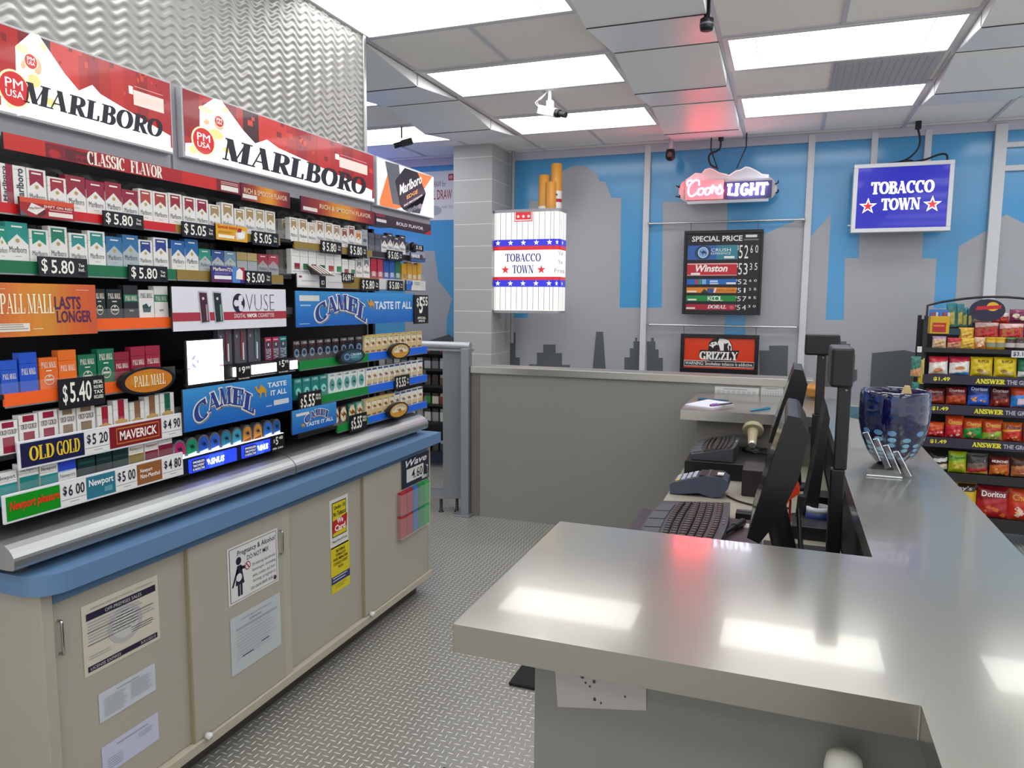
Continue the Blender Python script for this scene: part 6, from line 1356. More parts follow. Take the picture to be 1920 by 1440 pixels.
# ------------------------------------------------------------------ things on the far counter arm
pts = [onz(x, y, CZ) for x, y in ((1284,760.5),(1327,751),(1375,758),(1334,767))]
b = MB().hexa([(q.x, q.y, CZ+.0005) for q in pts], [(q.x, q.y, CZ+.008) for q in pts], M('#dcdce6', .5)); 
tag(b.build('note_pad', loc=(pts[0].x, pts[0].y, CZ)), 'white note pad lying on the far counter arm', 'note pad')
def pen(label, A, B, c, cap=None, z=CZ+.005, cat='pen'):
    A, B = onz(*A, z), onz(*B, z); t = thing('pen', label, cat, tuple(A), 'pens on the far counter')
    d = (B-A); MB().tube([A, A+d*.04, A+d*.9, B], [.002, .0055, .0055, .003], M(c, .3), 10).build('barrel', t)
    MB().tube([A+d*.0, A+d*.35], .0065, M(cap or c, .3), 10).build('cap', t)
    MB().tube([A+d*.05+Vector((0,0,.007)), A+d*.3+Vector((0,0,.007))], .002, M(cap or c, .3), 6).build('clip', t)
pen('purple-capped pen lying on the white note pad', (1332,760), (1374,756), '#3a3448', '#7a4a9a', CZ+.015)
pen('teal pen lying alone on the far counter arm', (1443,765), (1407,770), '#1f6f90')
pen('long blue pen behind the white note pad', (1309,748), (1367,751), '#1c5a78', z=CZ+.007)
# ------------------------------------------------------------------ cashier desk
DZ_ = .74
t = thing('keyboard_tray', 'dark brown tray under the nearer keyboard', 'tray', (-.3, 2.6, DZ_))
MB().box(-.53, -.05, 2.35, 3.0, DZ_+.0005, DZ_+.014, M('#3c3034', .35)).build('tray_plate', t, bevel=.003)
def keyboard(label, O, wx, ly, tilt, cols):
    # long axis along Y, front edge toward -X
    t = thing('keyboard', label, 'keyboard', O, 'cashier keyboards'); ox, oy, oz = O
    def P(u, v, d=0): # u along X 0..1, v along Y 0..1, gentle outward bow
        bow = .02*(1-(2*v-1)**2)*(1 if u < .5 else .6)
        return Vector((ox+wx*u-bow*(1-u)+(.012*(1-(2*v-1)**2) if u > .5 else 0), oy+ly*v, oz+.012+tilt*u+d))
    b = MB(); n = 12
    for i in range(n):
        v0, v1 = i/n, (i+1)/n
        lo = [P(0,v0), P(1,v0), P(1,v1), P(0,v1)]
        b.hexa([Vector((q.x, q.y, oz+.001)) for q in lo], [q+Vector((0,0,.012)) for q in lo], M('#3c3e42', .5))
    b.build('case', t)
    q = MB()
    for i in range(4):
        v0, v1 = .1+.2*i, .28+.2*i; lo = [P(.03,v0,.0122), P(.24,v0,.0122), P(.24,v1,.0122), P(.03,v1,.0122)]
        q.hexa(lo, [w_+Vector((0,0,.004)) for w_ in lo], M('#4a4c50', .55))
    q.build('palm_rest', t)
    k = MB(); rows = 6
    for r_ in range(rows):
        u0 = .29+.1*r_+(.03 if r_ == 5 else 0); m_ = 17
        for i in range(m_):
            v0 = .05+.9*i/m_; v1 = v0+.9/m_*.84
            lo = [P(u0,v0,.0125), P(u0+.082,v0,.0125), P(u0+.082,v1,.0125), P(u0,v1,.0125)]
            c = sum(lo, Vector())/4; up = [(w_-c)*.8+c+Vector((0,0,.009)) for w_ in lo]
            k.hexa(lo, up, M(cols[(r_+i//5) % len(cols)], .4))
            k.poly([(w_-c)*.35+c+Vector((-.001,0,.0093)) for w_ in lo], M('#77705e', .5))
    k.build('keys', t)
    for i in range(3): MB().lathe([(0,.0), (.005,0), (.004,.004), (0,.005)], P(.95,.45+.06*i,.0125), M('#8a8c90', .3), 10).build('button', t)
keyboard('bigger curved keyboard nearest the front counter edge', (-.455, 2.5, DZ_+.014), .27, .57, .02, ['#1d1c1f', '#2a2022', '#221a1c'])
keyboard('smaller tilted keyboard on the black cash drawer', (-.42, 3.73, .826), .2, .42, .045, ['#241f20', '#2f2426', '#1f1c1c'])
t = thing('cash_drawer', 'black cash drawer box under the tilted keyboard', 'cash drawer', (-.2, 3.95, DZ_))
MB().box(-.447, -.07, 3.70, 4.185, DZ_, .825, M('#121113', .35)).build('case', t, bevel=.003); MB().box(-.452, -.447, 3.72, 4.16, DZ_+.01, .812, M('#1c1b1e', .4)).build('drawer_front', t)
# payment terminal
t = thing('card_terminal', 'grey-blue card payment terminal between the two keyboards', 'card terminal', (-.34, 3.42, DZ_))
pr_ = [(-.465,.742),(-.468,.785),(-.455,.795),(-.35,.828),(-.3,.84),(-.235,.835),(-.215,.82),(-.212,.79),(-.24,.752),(-.28,.741),(-.34,.758),(-.4,.748)]
MB().prism(pr_, lambda p, q_, a: (p, a, q_), 3.33, 3.47, M('#454b5c', .45)).build('body', t, bevel=.005)
k = MB(); sl = lambda x: .795+(x+.455)*.314
for i in range(4):
    for j in range(3): x = -.445+.025*i; k.hexa([(x,3.345+.04*j,sl(x)+.001),(x+.018,3.345+.04*j,sl(x+.018)+.001),(x+.018,3.375+.04*j,sl(x+.018)+.001),(x,3.375+.04*j,sl(x)+.001)], [(x,3.345+.04*j,sl(x)+.006),(x+.018,3.345+.04*j,sl(x+.018)+.006),(x+.018,3.375+.04*j,sl(x+.018)+.006),(x,3.375+.04*j,sl(x)+.006)], M('#c8b45a' if i == 0 and j == 0 else '#b0b4bc', .5))
k.build('keypad', t); MB().hexa([(-.34,3.34,.832),(-.24,3.34,.8375),(-.24,3.46,.8375),(-.34,3.46,.832)], [(-.34,3.34,.838),(-.24,3.34,.842),(-.24,3.46,.842),(-.34,3.46,.838)], BLK).build('screen', t); MB().box(-.262,-.235,3.355,3.40,.8425,.846,M('#d8d6cc',.5)).build('receipt', t)
MB().tube([Vector((a, c, DZ_+.006)) for a, c in sm([(-.22,3.38),(-.16,3.3),(-.06,3.25),(.05,3.27)])], .004, BLK, 6).build('cable', t)
tag(MB().box(-.16, -.06, 3.42, 3.6, DZ_, .865, M('#2a2226', .35)).build('receipt_printer', loc=(-.04, 3.5, DZ_), bevel=.006), 'dark boxy receipt printer behind the front monitor', 'printer')
t = thing('barcode_scanner', 'beige barcode scanner on a round stand next to the tilted keyboard', 'scanner', (-.16, 4.08, .826))
BG = M('#a89e7c', .4)
c0 = Vector((-.145, 4.08, .826))
MB().lathe([(0,0), (.05,0), (.052,.006), (.03,.02), (.012,.03), (.012,.05), (0,.05)], c0, BLK2, 20).build('stand', t)
h0 = c0+Vector((0,.02,.11)); dvec = Vector((.01,-.6,-.42)).normalized()
MB().tube([h0-dvec*.012, h0, h0+dvec*.012], [.052,.056,.05], BG, 20).build('head', t)
MB().tube([h0+dvec*.01, h0+dvec*.06, h0+dvec*.11], [.03,.024,.022], BG, 14).build('grip', t); MB().tube([h0+dvec*.105, h0+dvec*.118], [.023,.02], M('#c9c4b0', .2, .4), 14).build('end_cap', t)
MB().tube([Vector(q) for q in ((-.16,4.0,.85), (-.13,3.97,.835), (-.1,4.02,.833), (-.07,3.98,.832), (-.04,4.05,.832))], .004, BLK, 6).build('cable', t)
# monitors seen edge-on
def monitor(label, prof, y0, y1, sc, base):
    t = thing('monitor', label, 'monitor', ((prof[0][0]+prof[1][0])/2, (y0+y1)/2, DZ_), 'cashier monitors')
    (bx, bz), (tx, tz) = prof[0], prof[1]
    MB().prism(prof, lambda p, q_, a: (p, a, q_), y0, y1, M('#0f0f11', .3)).build('housing', t, bevel=.006)
    d = Vector((tx-bx, 0, tz-bz)); n = Vector((-d.z, 0, d.x)).normalized()
    P = lambda u, y: Vector((bx, 0, bz))+d*u+Vector((0, y, 0))
    MB().poly([P(.08,y0+.02)+n*.0012, P(.94,y0+.02)+n*.0012, P(.94,y1-.02)+n*.0012, P(.08,y1-.02)+n*.0012], M('#3a3438', .12)).build('screen', t)
    ym = (y0+y1)/2; nb = Vector(((prof[0][0]+prof[-1][0])/2+.04, ym, prof[0][1]+.09))
    MB().tube([nb, Vector((base, ym, DZ_+.06)), Vector((base, ym, DZ_+.012))], [.035,.035,.04], BLK, 12).build('neck', t)
    MB().lathe([(0,0), (.085,0), (.083,.012), (.05,.018), (0,.018)], (base, ym, DZ_), BLK2, 28).build('stand_base', t)
    # pale top edge moulding
    return t
monitor('front cashier monitor seen from its edge', [(-.08,.943),(.013,1.302),(.046,1.297),(.071,1.25),(.049,1.124),(.0,1.0),(-.046,.93)], 2.15, 2.56, 1, .04)
monitor('rear cashier monitor seen from its edge behind the front one', [(-.055,.98),(.038,1.318),(.075,1.313),(.097,1.25),(.075,1.11),(-.01,.97)], 3.5, 3.88, 1, .06)
pf = [ony(x, y, 3.0) for x, y in ((1508,960),(1550,757),(1557,787),(1531,985))]
t = thing('customer_screen', 'dark leaning customer screen behind the nearer display pole', 'screen', (.13, 3.1, DZ_))
MB().prism([(q.x, q.z) for q in pf], lambda p, q_, a: (p, a, q_), 3.03, 3.28, M('#1d1c1e', .35)).build('housing', t, bevel=.004)
MB().tube([(.1, 3.13, DZ_+.1), (.1, 3.13, DZ_+.01)], [.03,.035], BLK, 10).build('neck', t); MB().lathe([(0,0), (.07,0), (.07,.01), (0,.014)], (.1, 3.13, DZ_), BLK2, 20).build('stand_base', t)
def pole(label, X0, X1, Y, z1, hx0, hx1, hz0, hz1, hd):
    t = thing('pole_display', label, 'pole display', ((X0+X1)/2, Y, DZ_), 'customer pole displays'); xm = (X0+X1)/2; w_ = (X1-X0)/2
    MB().lathe([(0,0), (.04,0), (.04,.012), (.03,.02), (0,.02)], (xm, Y, DZ_), BLK2, 20).build('base', t)
    MB().box(xm-w_, xm+w_, Y-w_, Y+w_, DZ_+.015, (DZ_+z1)*.5+.06, BLK).build('lower_pole', t, bevel=.004); MB().box(xm-w_*.92+.006, xm+w_*.92+.006, Y-w_*.9, Y+w_*.9, (DZ_+z1)*.5+.06, z1, BLK2).build('upper_pole', t, bevel=.004)
    MB().box(hx0, hx1, Y-.03, Y-.03+hd, hz0, hz1, M('#101012', .4)).build('display_head', t, bevel=.008)
    MB().box(hx1, hx1+.002, Y-.015, Y-.045+hd, hz0+.02, hz1-.02, BLKG).build('display_window', t)
    MB().lathe([(0,0), (.004,0), (.004,.002), (0,.002)], (xm+.01, Y-w_*.9-.002, z1-.012), M('#8a8878', .3, .8), 8, 'y').build('screw', t)
pole('nearer customer pole display with narrow head', .143, .183, 2.4, 1.366, .128, .19, 1.362, 1.48, .2)
pole('farther customer pole display with wide flat head', .123, .163, 3.5, 1.386, .077, .218, 1.384, 1.476, .06)
# odds and ends
p = onz(1533, 973, DZ_+.035)
t = thing('tape_roll', 'white and blue tape roll on a dark box behind the display pole', 'tape roll', (p.x, p.y, DZ_+.03))
MB().lathe([(.034, 0), (.045, 0), (.045, .035), (.034, .035), (.034, 0)], (p.x, p.y, DZ_+.031), M('#2a3c7a', .4), 24).build('lower_band', t); MB().lathe([(.034, .035), (.045, .035), (.045, .055), (.034, .055), (.034, .03)], (p.x, p.y, DZ_+.031), M('#d8dee2', .4), 24).build('upper_band', t)
tag(MB().box(p.x-.06, p.x+.06, p.y-.055, p.y+.05, DZ_, DZ_+.03, BLK2).build('dark_box', loc=(p.x, p.y, DZ_), bevel=.003), 'low dark box under the tape roll', 'box')
q4 = [ony(x, y, 2.75) for x, y in ((1474,950),(1490,905),(1500,925),(1480,938))]
b = MB(); b.prism([(q.x, q.z) for q in q4], lambda p_, q_, a: (p_, a, q_), 2.75, 2.9, M('#d23c1e', .35)); zt_ = q4[3].z
b.box(q4[3].x+.0, q4[3].x+.008, 2.77, 2.78, DZ_, zt_, M('#a02018', .4)); tag(b.build('orange_stapler', loc=(q4[0].x, 2.8, DZ_)), 'bright orange-red angled tool behind the front monitor', 'tool')
for x0_, x1_, y0_, y1_, h_, lb in ((-.0, .19, 1.92, 2.1, .03, 'flat dark box on the desk nearest the front counter arm'), (.05, .2, 2.86, 2.98, .05, 'black junction box standing below the leaning customer screen'), (.11, .2, 3.3, 3.42, .06, 'black box between the leaning screen and farther pole')):
    tag(MB().box(x0_, x1_, y0_, y1_, DZ_, DZ_+h_, M('#1c1c1e', .4)).build('equipment_box', loc=(x0_, y0_, DZ_), bevel=.003), lb, 'box', 'dark boxes on the cashier desk')
tag(MB().box(-.045, .205, 1.9, 2.8, DZ_+.0002, DZ_+.001, M('#161618', .6)).build('desk_shade_sheet', loc=(.08, 2.3, DZ_)), 'thin black sheet added as shade under the front monitor stand', 'mat')  # black sheet added to stand in for the shade on the desk
t = thing('card_reader', 'flat black strip reader right of the nearer keyboard', 'card reader', (-.1, 2.95, DZ_)); MB().box(-.16, -.02, 3.03, 3.09, DZ_, DZ_+.03, BLK).build('body', t, bevel=.004); MB().box(-.15, -.03, 3.055, 3.062, DZ_+.03, DZ_+.034, M('#6a6c72', .3)).build('slot', t)
A, B = onz(1356, 1001, DZ_+.03), onz(1393, 978, DZ_+.03)
t = thing('marker_pen', 'thick black marker lying behind the nearer keyboard', 'marker', tuple(A)); MB().tube([A, A+(B-A)*.1, A+(B-A)*.55], [.004,.008,.01], BLK, 10).build('barrel', t); MB().tube([A+(B-A)*.55, B], [.013,.014], BLK2, 10).build('cap', t)
tag(MB().box(-.12, -.06, 2.88, 2.93, DZ_+.014, DZ_+.018, M('#b9b4a8', .4)).build('sticker_label', loc=(-.1, 2.9, DZ_)), 'small silver label lying on the brown tray', 'label')
for i, pts in enumerate((((.06,2.5,.95), (.07,2.42,.85), (.09,2.3,.79), (.1,2.1,.8), (.12,1.95,.86)), ((.07,2.65,.87), (.08,2.5,.8), (.11,2.3,.78), (.14,2.05,.77)))):
    tag(MB().tube([Vector((v.x, v.y, v.z)) for v in [Vector(q) for q in pts]], .006, BLK, 8).build('cable', loc=pts[0]), ['thin black cable dropping from behind the front monitor', 'second black cable running beside the nearer display pole'][i], 'cable', 'black cables on the desk')
# ------------------------------------------------------------------ glass bowl
t = thing('glass_bowl', 'big cobalt blue mosaic glass bowl on the steel counter', 'bowl', (.385, 3.0, CZ))
BC = Vector((.385, 3.02, CZ)); prof = [(0,.0), (.045,0), (.06,.012), (.085,.05), (.105,.1), (.117,.16), (.119,.2), (.117,.25), (.115,.272), (.112,.275), (.109,.272), (.111,.25), (.113,.2), (.11,.16), (.098,.1), (.075,.05), (.04,.02), (0,.018)]
MB().lathe(prof, BC, M('#0a0e3a', .06, coat=.6, spec=.7), 48).build('glass_wall', t)
def bw(u, v, d=0):
    zz = v; o_ = prof[1:8]; k = 0
    while k < len(o_)-2 and o_[k+1][1] < zz: k += 1
    r0, z0_ = o_[k]; r1, z1_ = o_[k+1]; f = (zz-z0_)/((z1_-z0_) or 1); r_ = r0+(r1-r0)*f+d
    return BC+Vector((r_*math.cos(u), r_*math.sin(u), zz))
q = Art(bw); q.e = .0006
random.seed(5)
for i in range(14):
    u = 6.28318*i/14+.1
    for j, (zz, hh) in enumerate(((.03,.006),(.045,.007),(.062,.008),(.08,.009),(.101,.01),(.125,.012),(.152,.014),(.185,.013),(.215,.013),(.247,.014))):
        c = ['#5c92b2','#6a9cb8','#5486ac','#3f6f9e','#12224a','#0e1a3e','#1a3060'][(0 if j < 2 else 1 if j < 5 else 2 if j < 6 else 4 if j < 9 else 6) if (i*7+j*3) % 4 else 5]
        q.disc(u+random.uniform(-.03,.03), zz+.004, .15*random.uniform(.85,1.1), hh*.85, M(c, .08, coat=.5), 1, 12)
q.build('glass_spots', t)
tag(MB().hexa([BC+Vector((.0,-.02,.2)),BC+Vector((.07,-.02,.2)),BC+Vector((.07,.02,.2)),BC+Vector((.0,.02,.2))],[BC+Vector((.03,-.012,.292)),BC+Vector((.045,-.012,.292)),BC+Vector((.045,.012,.292)),BC+Vector((.03,.012,.292))], M('#c8ae7c', .6)).build('paper_packet', loc=BC+Vector((.035,0,.2))), 'tan pointed packet poking out of the blue glass bowl', 'packet')
# clear stepped card holder
t = thing('card_holder', 'clear stepped acrylic card holder in front of the blue bowl', 'card holder', (.337, 2.85, CZ))
AC = M('#f2f6f8', .05, alpha=.05); ACE = M('#f4f6f8', .15, alpha=.8); x0, x1 = .29, .39
MB().box(x0, x1, 2.76, 2.87, CZ+.0005, CZ+.004, AC).tube([(x0-.01, 2.76, CZ+.004), (x1, 2.76, CZ+.004)], .0022, ACE, 6).build('foot_plate', t)
for k in range(4):
    Yk = 2.87-.028*k; c4 = [ony(x+19*k, y+12*k, Yk) for x, y in ((1618,812),(1627,810),(1651,864),(1641,868))]
    b = MB().prism([(q.x, max(q.z, CZ+.004)) for q in c4], lambda p, q_, a: (p, a, q_), Yk, Yk+.02, AC)
    b.tube([(c4[0].x, Yk, c4[0].z), (c4[1].x, Yk, c4[1].z), (c4[2].x, Yk, max(c4[2].z, CZ+.006))], .0016, ACE, 6); b.build('step_wall', t)
t = thing('sign_holder', 'clear leaning sign holder with a teal card beyond the pole display', 'sign holder', (.3, 3.35, CZ))
P_ = [ony(x, y, 3.3) for x, y in ((1590,787),(1612,800),(1612,832),(1596,826))]
MB().hexa([(.27,3.3,CZ),(.36,3.3,CZ),(.36,3.304,CZ),(.27,3.304,CZ)], [(.25,3.42,CZ+.16),(.36,3.42,CZ+.16),(.36,3.424,CZ+.16),(.25,3.424,CZ+.16)], AC).build('clear_plate', t)
MB().hexa([(.258,3.38,CZ+.115),(.36,3.38,CZ+.095),(.36,3.384,CZ+.095),(.258,3.384,CZ+.115)], [(.25,3.414,CZ+.155),(.36,3.414,CZ+.155),(.36,3.418,CZ+.155),(.25,3.418,CZ+.155)], M('#1f4a5a', .35)).build('card', t)
# ================================================================== snack rack
RY = 5.72
def Rp(x, y, Y=RY): p = ony(x, y, Y); return p.x, p.z
RB = M('#1d1d20', .5); RPUR = M('#2a2438', .45)
t = thing('snack_rack', 'black tiered wire snack rack full of chip bags by the window wall', 'rack', (1.4, 6.0, 0))
RX0, RX1 = .905, 1.68
for x in (RX0, RX1):
    for ya, yb, za, zb in ((RY+.1, RY+.13, .03, 1.53), (RY-.06, RY+.5, 0, .03), (RY+.38, RY+.41, .03, 1.53)): MB().box(x-.011, x+.011, ya, yb, za, zb, RB).build('frame_bar', t)
zs = {}
for nm, py in (('top', 654), ('r2', 704), ('r3', 759.5), ('r4', 821), ('r5', 885), ('r6', 962)): zs[nm] = Rp(1790, py)[1]
dep = {'top': .06, 'r2': .03, 'r3': .01, 'r4': -.01, 'r5': -.03, 'r6': -.05}
for nm, z in zs.items():
    sh = MB().hexa([(RX0,RY+dep[nm],z-.012),(RX1,RY+dep[nm],z-.012),(RX1,RY+.42,z-.03),(RX0,RY+.42,z-.03)], [(RX0,RY+dep[nm],z-.006),(RX1,RY+dep[nm],z-.006),(RX1,RY+.42,z-.024),(RX0,RY+.42,z-.024)], RB).build('shelf', t)
    hh = {'top': .03, 'r2': .062, 'r3': .066, 'r4': .068, 'r5': .06, 'r6': .09}[nm]
    y = RY+dep[nm]-.004; fs = MB().box(RX0-.01, RX1, y-.004, y+.004, z-hh, z, RPUR if nm in ('r2','r3','r4') else RB).build('price_rail', sh)
    if nm in ('r2', 'r3', 'r4'):
        q = Art(FY(y-.0045)); YL = M('#d8d02a', .4)
        x = Rp(1752, 700)[0]; q.text('$1.49', x, z-.045, x+.1, z-.015, YL, 2, .03); x = Rp(1832, 700)[0]; q.serif('ANSWER', x, z-.05, x+.17, z-.018, YL, 2, T=.3, th=.16); q.text('THE GROWL', x+.18, z-.05, x+.37, z-.02, M('#a8a8b8', .4), 2, .03)
        q.build('rail_lettering', fs)
    if nm == 'top':
        q = Art(FY(y-.006)); x, zz = Rp(1900, 668); q.rect(x, z-.02-.03, x+.1, z-.005, M('#c8cad0', .4), 1); q.text('$3.15', x+.01, z-.044, x+.09, z-.012, M('#2a2a34', .4), 2, .02); q.build('rail_lettering', fs)
MB().box(RX0, RX1, RY+.41, RY+.42, .1, 1.5, M('#2a2b2e', .6)).build('back_panel', t)
arc = [Vector((x, RY+.1, z)) for x, z in sm([(RX0, 1.53), (RX0+.0, 1.60), (RX0+.3, 1.66), (RX0+.62, 1.66), (RX1, 1.58)])]
MB().tube([Vector((RX0, RY+.1, 1.5)), Vector((RX0, RY+.1, 1.6))]+[Vector((RX0+(RX1-RX0)*k/10, RY+.1, 1.6+.062*math.sin(math.pi*k/10*.9+.1))) for k in range(1, 11)], .008, RB, 8).build('top_hoop', t)
x, z = Rp(1857, 582); 
q = Art(FY(RY+.08)); q.slabpoly([(x+.105*math.cos(math.radians(a)), z+.0+.075*math.sin(math.radians(a))) for a in range(0, 360, 15)], -.012, 0, M('#1c1c38', .35)); q.fn = FY(RY+.0795); q.disc(x+.03, z+.025, .036, .03, M('#d8a81c', .35), 1); q.pg([(x-.07,z+.0),(x+.08,z+.012),(x+.08,z+.035),(x-.06,z+.026)], M('#b81f2c', .35), 2); q.build('logo_disc', t)
# chip bags: pillow shapes with crimped ends
def bag(name, label, cat, tl, br, base, band, txt, extra=(), dep_=.0, Y=None, group='chip bags on the snack rack', bulge=.03, textc='#f0e8d8', zfloor=None):
    Y = RY if Y is None else Y
    x0, z1 = Rp(*tl, Y); x1, z0 = Rp(*br, Y)
    if zfloor is not None: z1 += zfloor-z0; z0 = zfloor
    x0 += .004; x1 -= .004; w_, h = x1-x0, z1-z0; lean = h*.16
    t = thing(name, label, cat, ((x0+x1)/2, Y+.02, z0), group)
    def f(u, v, d=0):
        e = max(0, 1-(2*v-1)**4)*max(0, 1-(2*u-1)**4)
        wob = .0022*math.sin(u*17+v*9+x0*40)*e+.0018*math.sin(v*23-u*7)*e
        pin = 1-.07*(2*v-1)**2*0
        nar = (1-.04*(1-(2*v-1)**2)*(1 if .06 < v < .94 else 0))
        return Vector((x0+w_*(.5+(u-.5)*nar), Y+lean*v-bulge*e-wob-d, z0+h*v))
    def fb(u, v, d=0): p = f(u, v); e = max(0, 1-(2*v-1)**4)*max(0, 1-(2*u-1)**4); return Vector((p.x, Y+lean*v+bulge*.8*e+.004, p.z))
    NX, NY = 18, 26; o = MB()
    for fn, flip in ((f, False), (fb, True)):
        vs = [fn(i/NX, j/NY) for j in range(NY+1) for i in range(NX+1)]
        fs = {}
        for j in range(NY):
            for i in range(NX):
                a = j*(NX+1)+i; quad = (a, a+1, a+NX+2, a+NX+1); quad = quad[::-1] if flip else quad
                u, v = (i+.5)/NX, (j+.5)/NY
                c = base
                if not flip:
                    for (u0, v0, u1, v1, cc) in band:
                        if u0 <= u <= u1 and v0+(u-.5)*.12 <= v <= v1+(u-.5)*.12: c = cc
                    if j in (0, NY-1): c = base
                fs.setdefault(c, []).append(quad)
        for c, l in fs.items(): o.add(vs, l, M(c, .28), True)
    for u in (0, 1): # side seams
        for j in range(NY): o.poly([f(u, j/NY), f(u, (j+1)/NY), fb(u, (j+1)/NY), fb(u, j/NY)], M(base, .28))
    o.build('bag', t)
    q = Art(f); q.e = .0012
    for it in extra:
        if it[0] == 'd': q.disc(*it[1:5], M(it[5], .3), 1, 12)
        elif it[0] == 'p': q.pg(it[1], M(it[2], .3), 2.2)
    if txt: q.text(txt[0], *txt[1], M(txt[2] if len(txt) > 2 else textc, .3), 2, .02, .12)
    if q.f: q.build('printed_front', t)
    return t
def crisps(c1, c2, n, seed, u0=.15, u1=.85, v0=.08, v1=.4):
    r_ = random.Random(seed); out = []
    for k in range(n):
        u, v = r_.uniform(u0, u1), r_.uniform(v0, v1); s = r_.uniform(.06, .12)
        out.append(('p', [(u-s, v), (u, v+s*.9), (u+s*.9, v+s*.2), (u+s*.3, v-s*.6)], c1 if k % 2 else c2))
    return out
B2 = [('bag', 'white and red bag with a blue foot at the window end of the second tier', (1742,666), (1778,701), '#b8283a', [(0,.0,1,.7,'#dcd6cc')], None, [('d',.5,.28,.22,.1,'#b86a3a'), ('d',.35,.2,.14,.08,'#c8844a')]),
      ('bag', 'white and red bag with pale blue base, second tier', (1780,667), (1819,703), '#a8243a', [(0,0,1,.72,'#d8d4d0'), (0,0,1,.16,'#3f86c0')], None, [('d',.5,.4,.25,.1,'#c07a4a')]),
      ('bag', 'yellow bag nearest the red and white bags', (1820,669), (1862,706), '#cdb21c', [], ('RUFFLES', (.3,.72,.8,.86), '#3a1a18'), [('d',.4,.3,.16,.09,'#8a6a2a'), ('d',.6,.2,.22,.1,'#d8c088')]),
      ('bag', 'yellow bag beside the green one on the second tier', (1864,670), (1907,708), '#d2b81e', [], ('RUFFLES', (.3,.72,.8,.86), '#3a1a18'), [('d',.4,.3,.16,.09,'#8a6a2a'), ('d',.6,.2,.22,.1,'#d8c088')]),
      ('bag', 'green and white bag on the second tier', (1909,671), (1950,710), '#1f6a48', [(0,0,1,.35,'#d4d8d0')], None, [])]
B3 = [('bag', 'dark red bag half hidden by the blue bowl on the third tier', (1736,727), (1772,757), '#5a1a1c', [(0,.05,1,.5,'#8a3018')], ('Doritos', (.15,.75,.85,.9), '#9a8a86'), crisps('#b8541c','#a0441a',5,1)),
      ('bag', 'dark red chip bag left of the blue one', (1774,723), (1813,758), '#6a1a20', [(0,.05,1,.55,'#a03a1a')], ('Doritos', (.12,.74,.88,.9), '#b8aca8'), crisps('#c8641f','#b84a1a',6,2)),
      ('bag', 'blue chip bag on the third tier', (1815,721), (1856,761), '#1c3470', [(0,.05,1,.55,'#2a5ac0')], ('Doritos', (.12,.76,.88,.92), '#c8ccd8'), crisps('#d89a4a','#c8843a',6,3)),
      ('bag', 'deep maroon chip bag right of the blue one', (1857,725), (1894,763), '#4c1418', [(0,.05,1,.45,'#7a2018')], ('Doritos', (.1,.76,.9,.92), '#b8b0ac'), crisps('#d8863a','#b85a1f',6,4)),
      ('bag', 'orange and light blue bag at the frame edge, third tier', (1896,722), (1945,766), '#b03a1a', [(0,.0,1,.6,'#2f78c0'), (.2,.15,.8,.45,'#c8b8c4')], None, [])]
B4 = [('bag', 'red bag against the blue bowl on the fourth tier', (1738,790), (1771,819), '#b02a1c', [(0,.5,1,.95,'#c04a1c'), (0,.0,1,.45,'#b81f28')], None, crisps('#d8b8a8','#c8846a',5,5)),
      ('bag', 'orange-topped red puff bag on the fourth tier', (1773,778), (1807,821), '#c0401a', [(0,0,1,.55,'#b81c2c')], ('Cheetos', (.12,.62,.9,.82), '#d8b03a'), crisps('#e8d0c4','#d87a5a',7,6)),
      ('bag', 'bright green puff bag on the fourth tier', (1807,783), (1843,823), '#b8441c', [(0,0,1,.55,'#1f8a3a')], ('Cheetos', (.12,.64,.9,.84), '#d8b03a'), crisps('#d8b87a','#a86a3a',7,7)),
      ('bag', 'orange and lime green puff bag on the fourth tier', (1843,785), (1880,825), '#b8441c', [(0,0,1,.42,'#8aa83a'), (0,.42,1,.55,'#b02a1c')], ('Cheetos', (.12,.64,.9,.84), '#d8b03a'), crisps('#e0d8b8','#c86a5a',7,8)),
      ('bag', 'red and amber corn chip bag at the frame edge, fourth tier', (1880,790), (1917,827), '#b85a1c', [(0,0,1,.55,'#b8281c'), (0,.55,1,.64,'#d8a03a')], ('Fritos', (.12,.66,.88,.86), '#2a2a58'), crisps('#d8843a','#e0a060',6,9)),
      ('bag', 'red bag cut by the frame on the fourth tier', (1919,790), (1955,828), '#a82a24', [], None, [])]
B5 = [('bag', 'black and white popcorn bag on the fifth tier', (1745,842), (1778,877), '#1c1b1c', [(0,.55,1,.75,'#c8c4bc'), (0,.1,1,.42,'#b8ac9c')], None, [('d',.5,.25,.3,.1,'#d0bca0')]),
      ('bag', 'lime green and yellow ring snack bag on the fifth tier', (1779,841), (1813,882), '#9aa81c', [(0,.6,1,.85,'#6a9a2a')], ('Funyuns', (.1,.66,.9,.8), '#3a6a1c'), [('d',.35,.35,.2,.13,'#c8a83a'), ('d',.35,.35,.11,.07,'#8a981c'), ('d',.66,.3,.2,.13,'#c8a83a'), ('d',.66,.3,.11,.07,'#8a981c')]),
      ('bag', 'blue-lettered snack mix bag on the fifth tier', (1814,845), (1853,886), '#6a5a4c', [(0,.55,1,.95,'#3a3630'), (0,.12,1,.3,'#a8242c'), (0,0,1,.12,'#c8a03a')], None, [('p', [(.18,.62),(.85,.62),(.85,.95),(.18,.95)], '#4a86b0')]),
      ('bag', 'maroon and orange snack mix bag on the fifth tier', (1856,850), (1894,888), '#5a1c1c', [(0,.1,1,.6,'#b85a1c')], ('MUNCHIES', (.08,.7,.92,.82), '#e0d8c8'), crisps('#d89a3a','#c8742a',7,10)),
      ('bag', 'brown bag cut by the frame on the fifth tier', (1897,850), (1940,890), '#4a2a24', [(0,.05,1,.6,'#a8683a')], None, crisps('#d8b88a','#8a2a2a',5,11))]
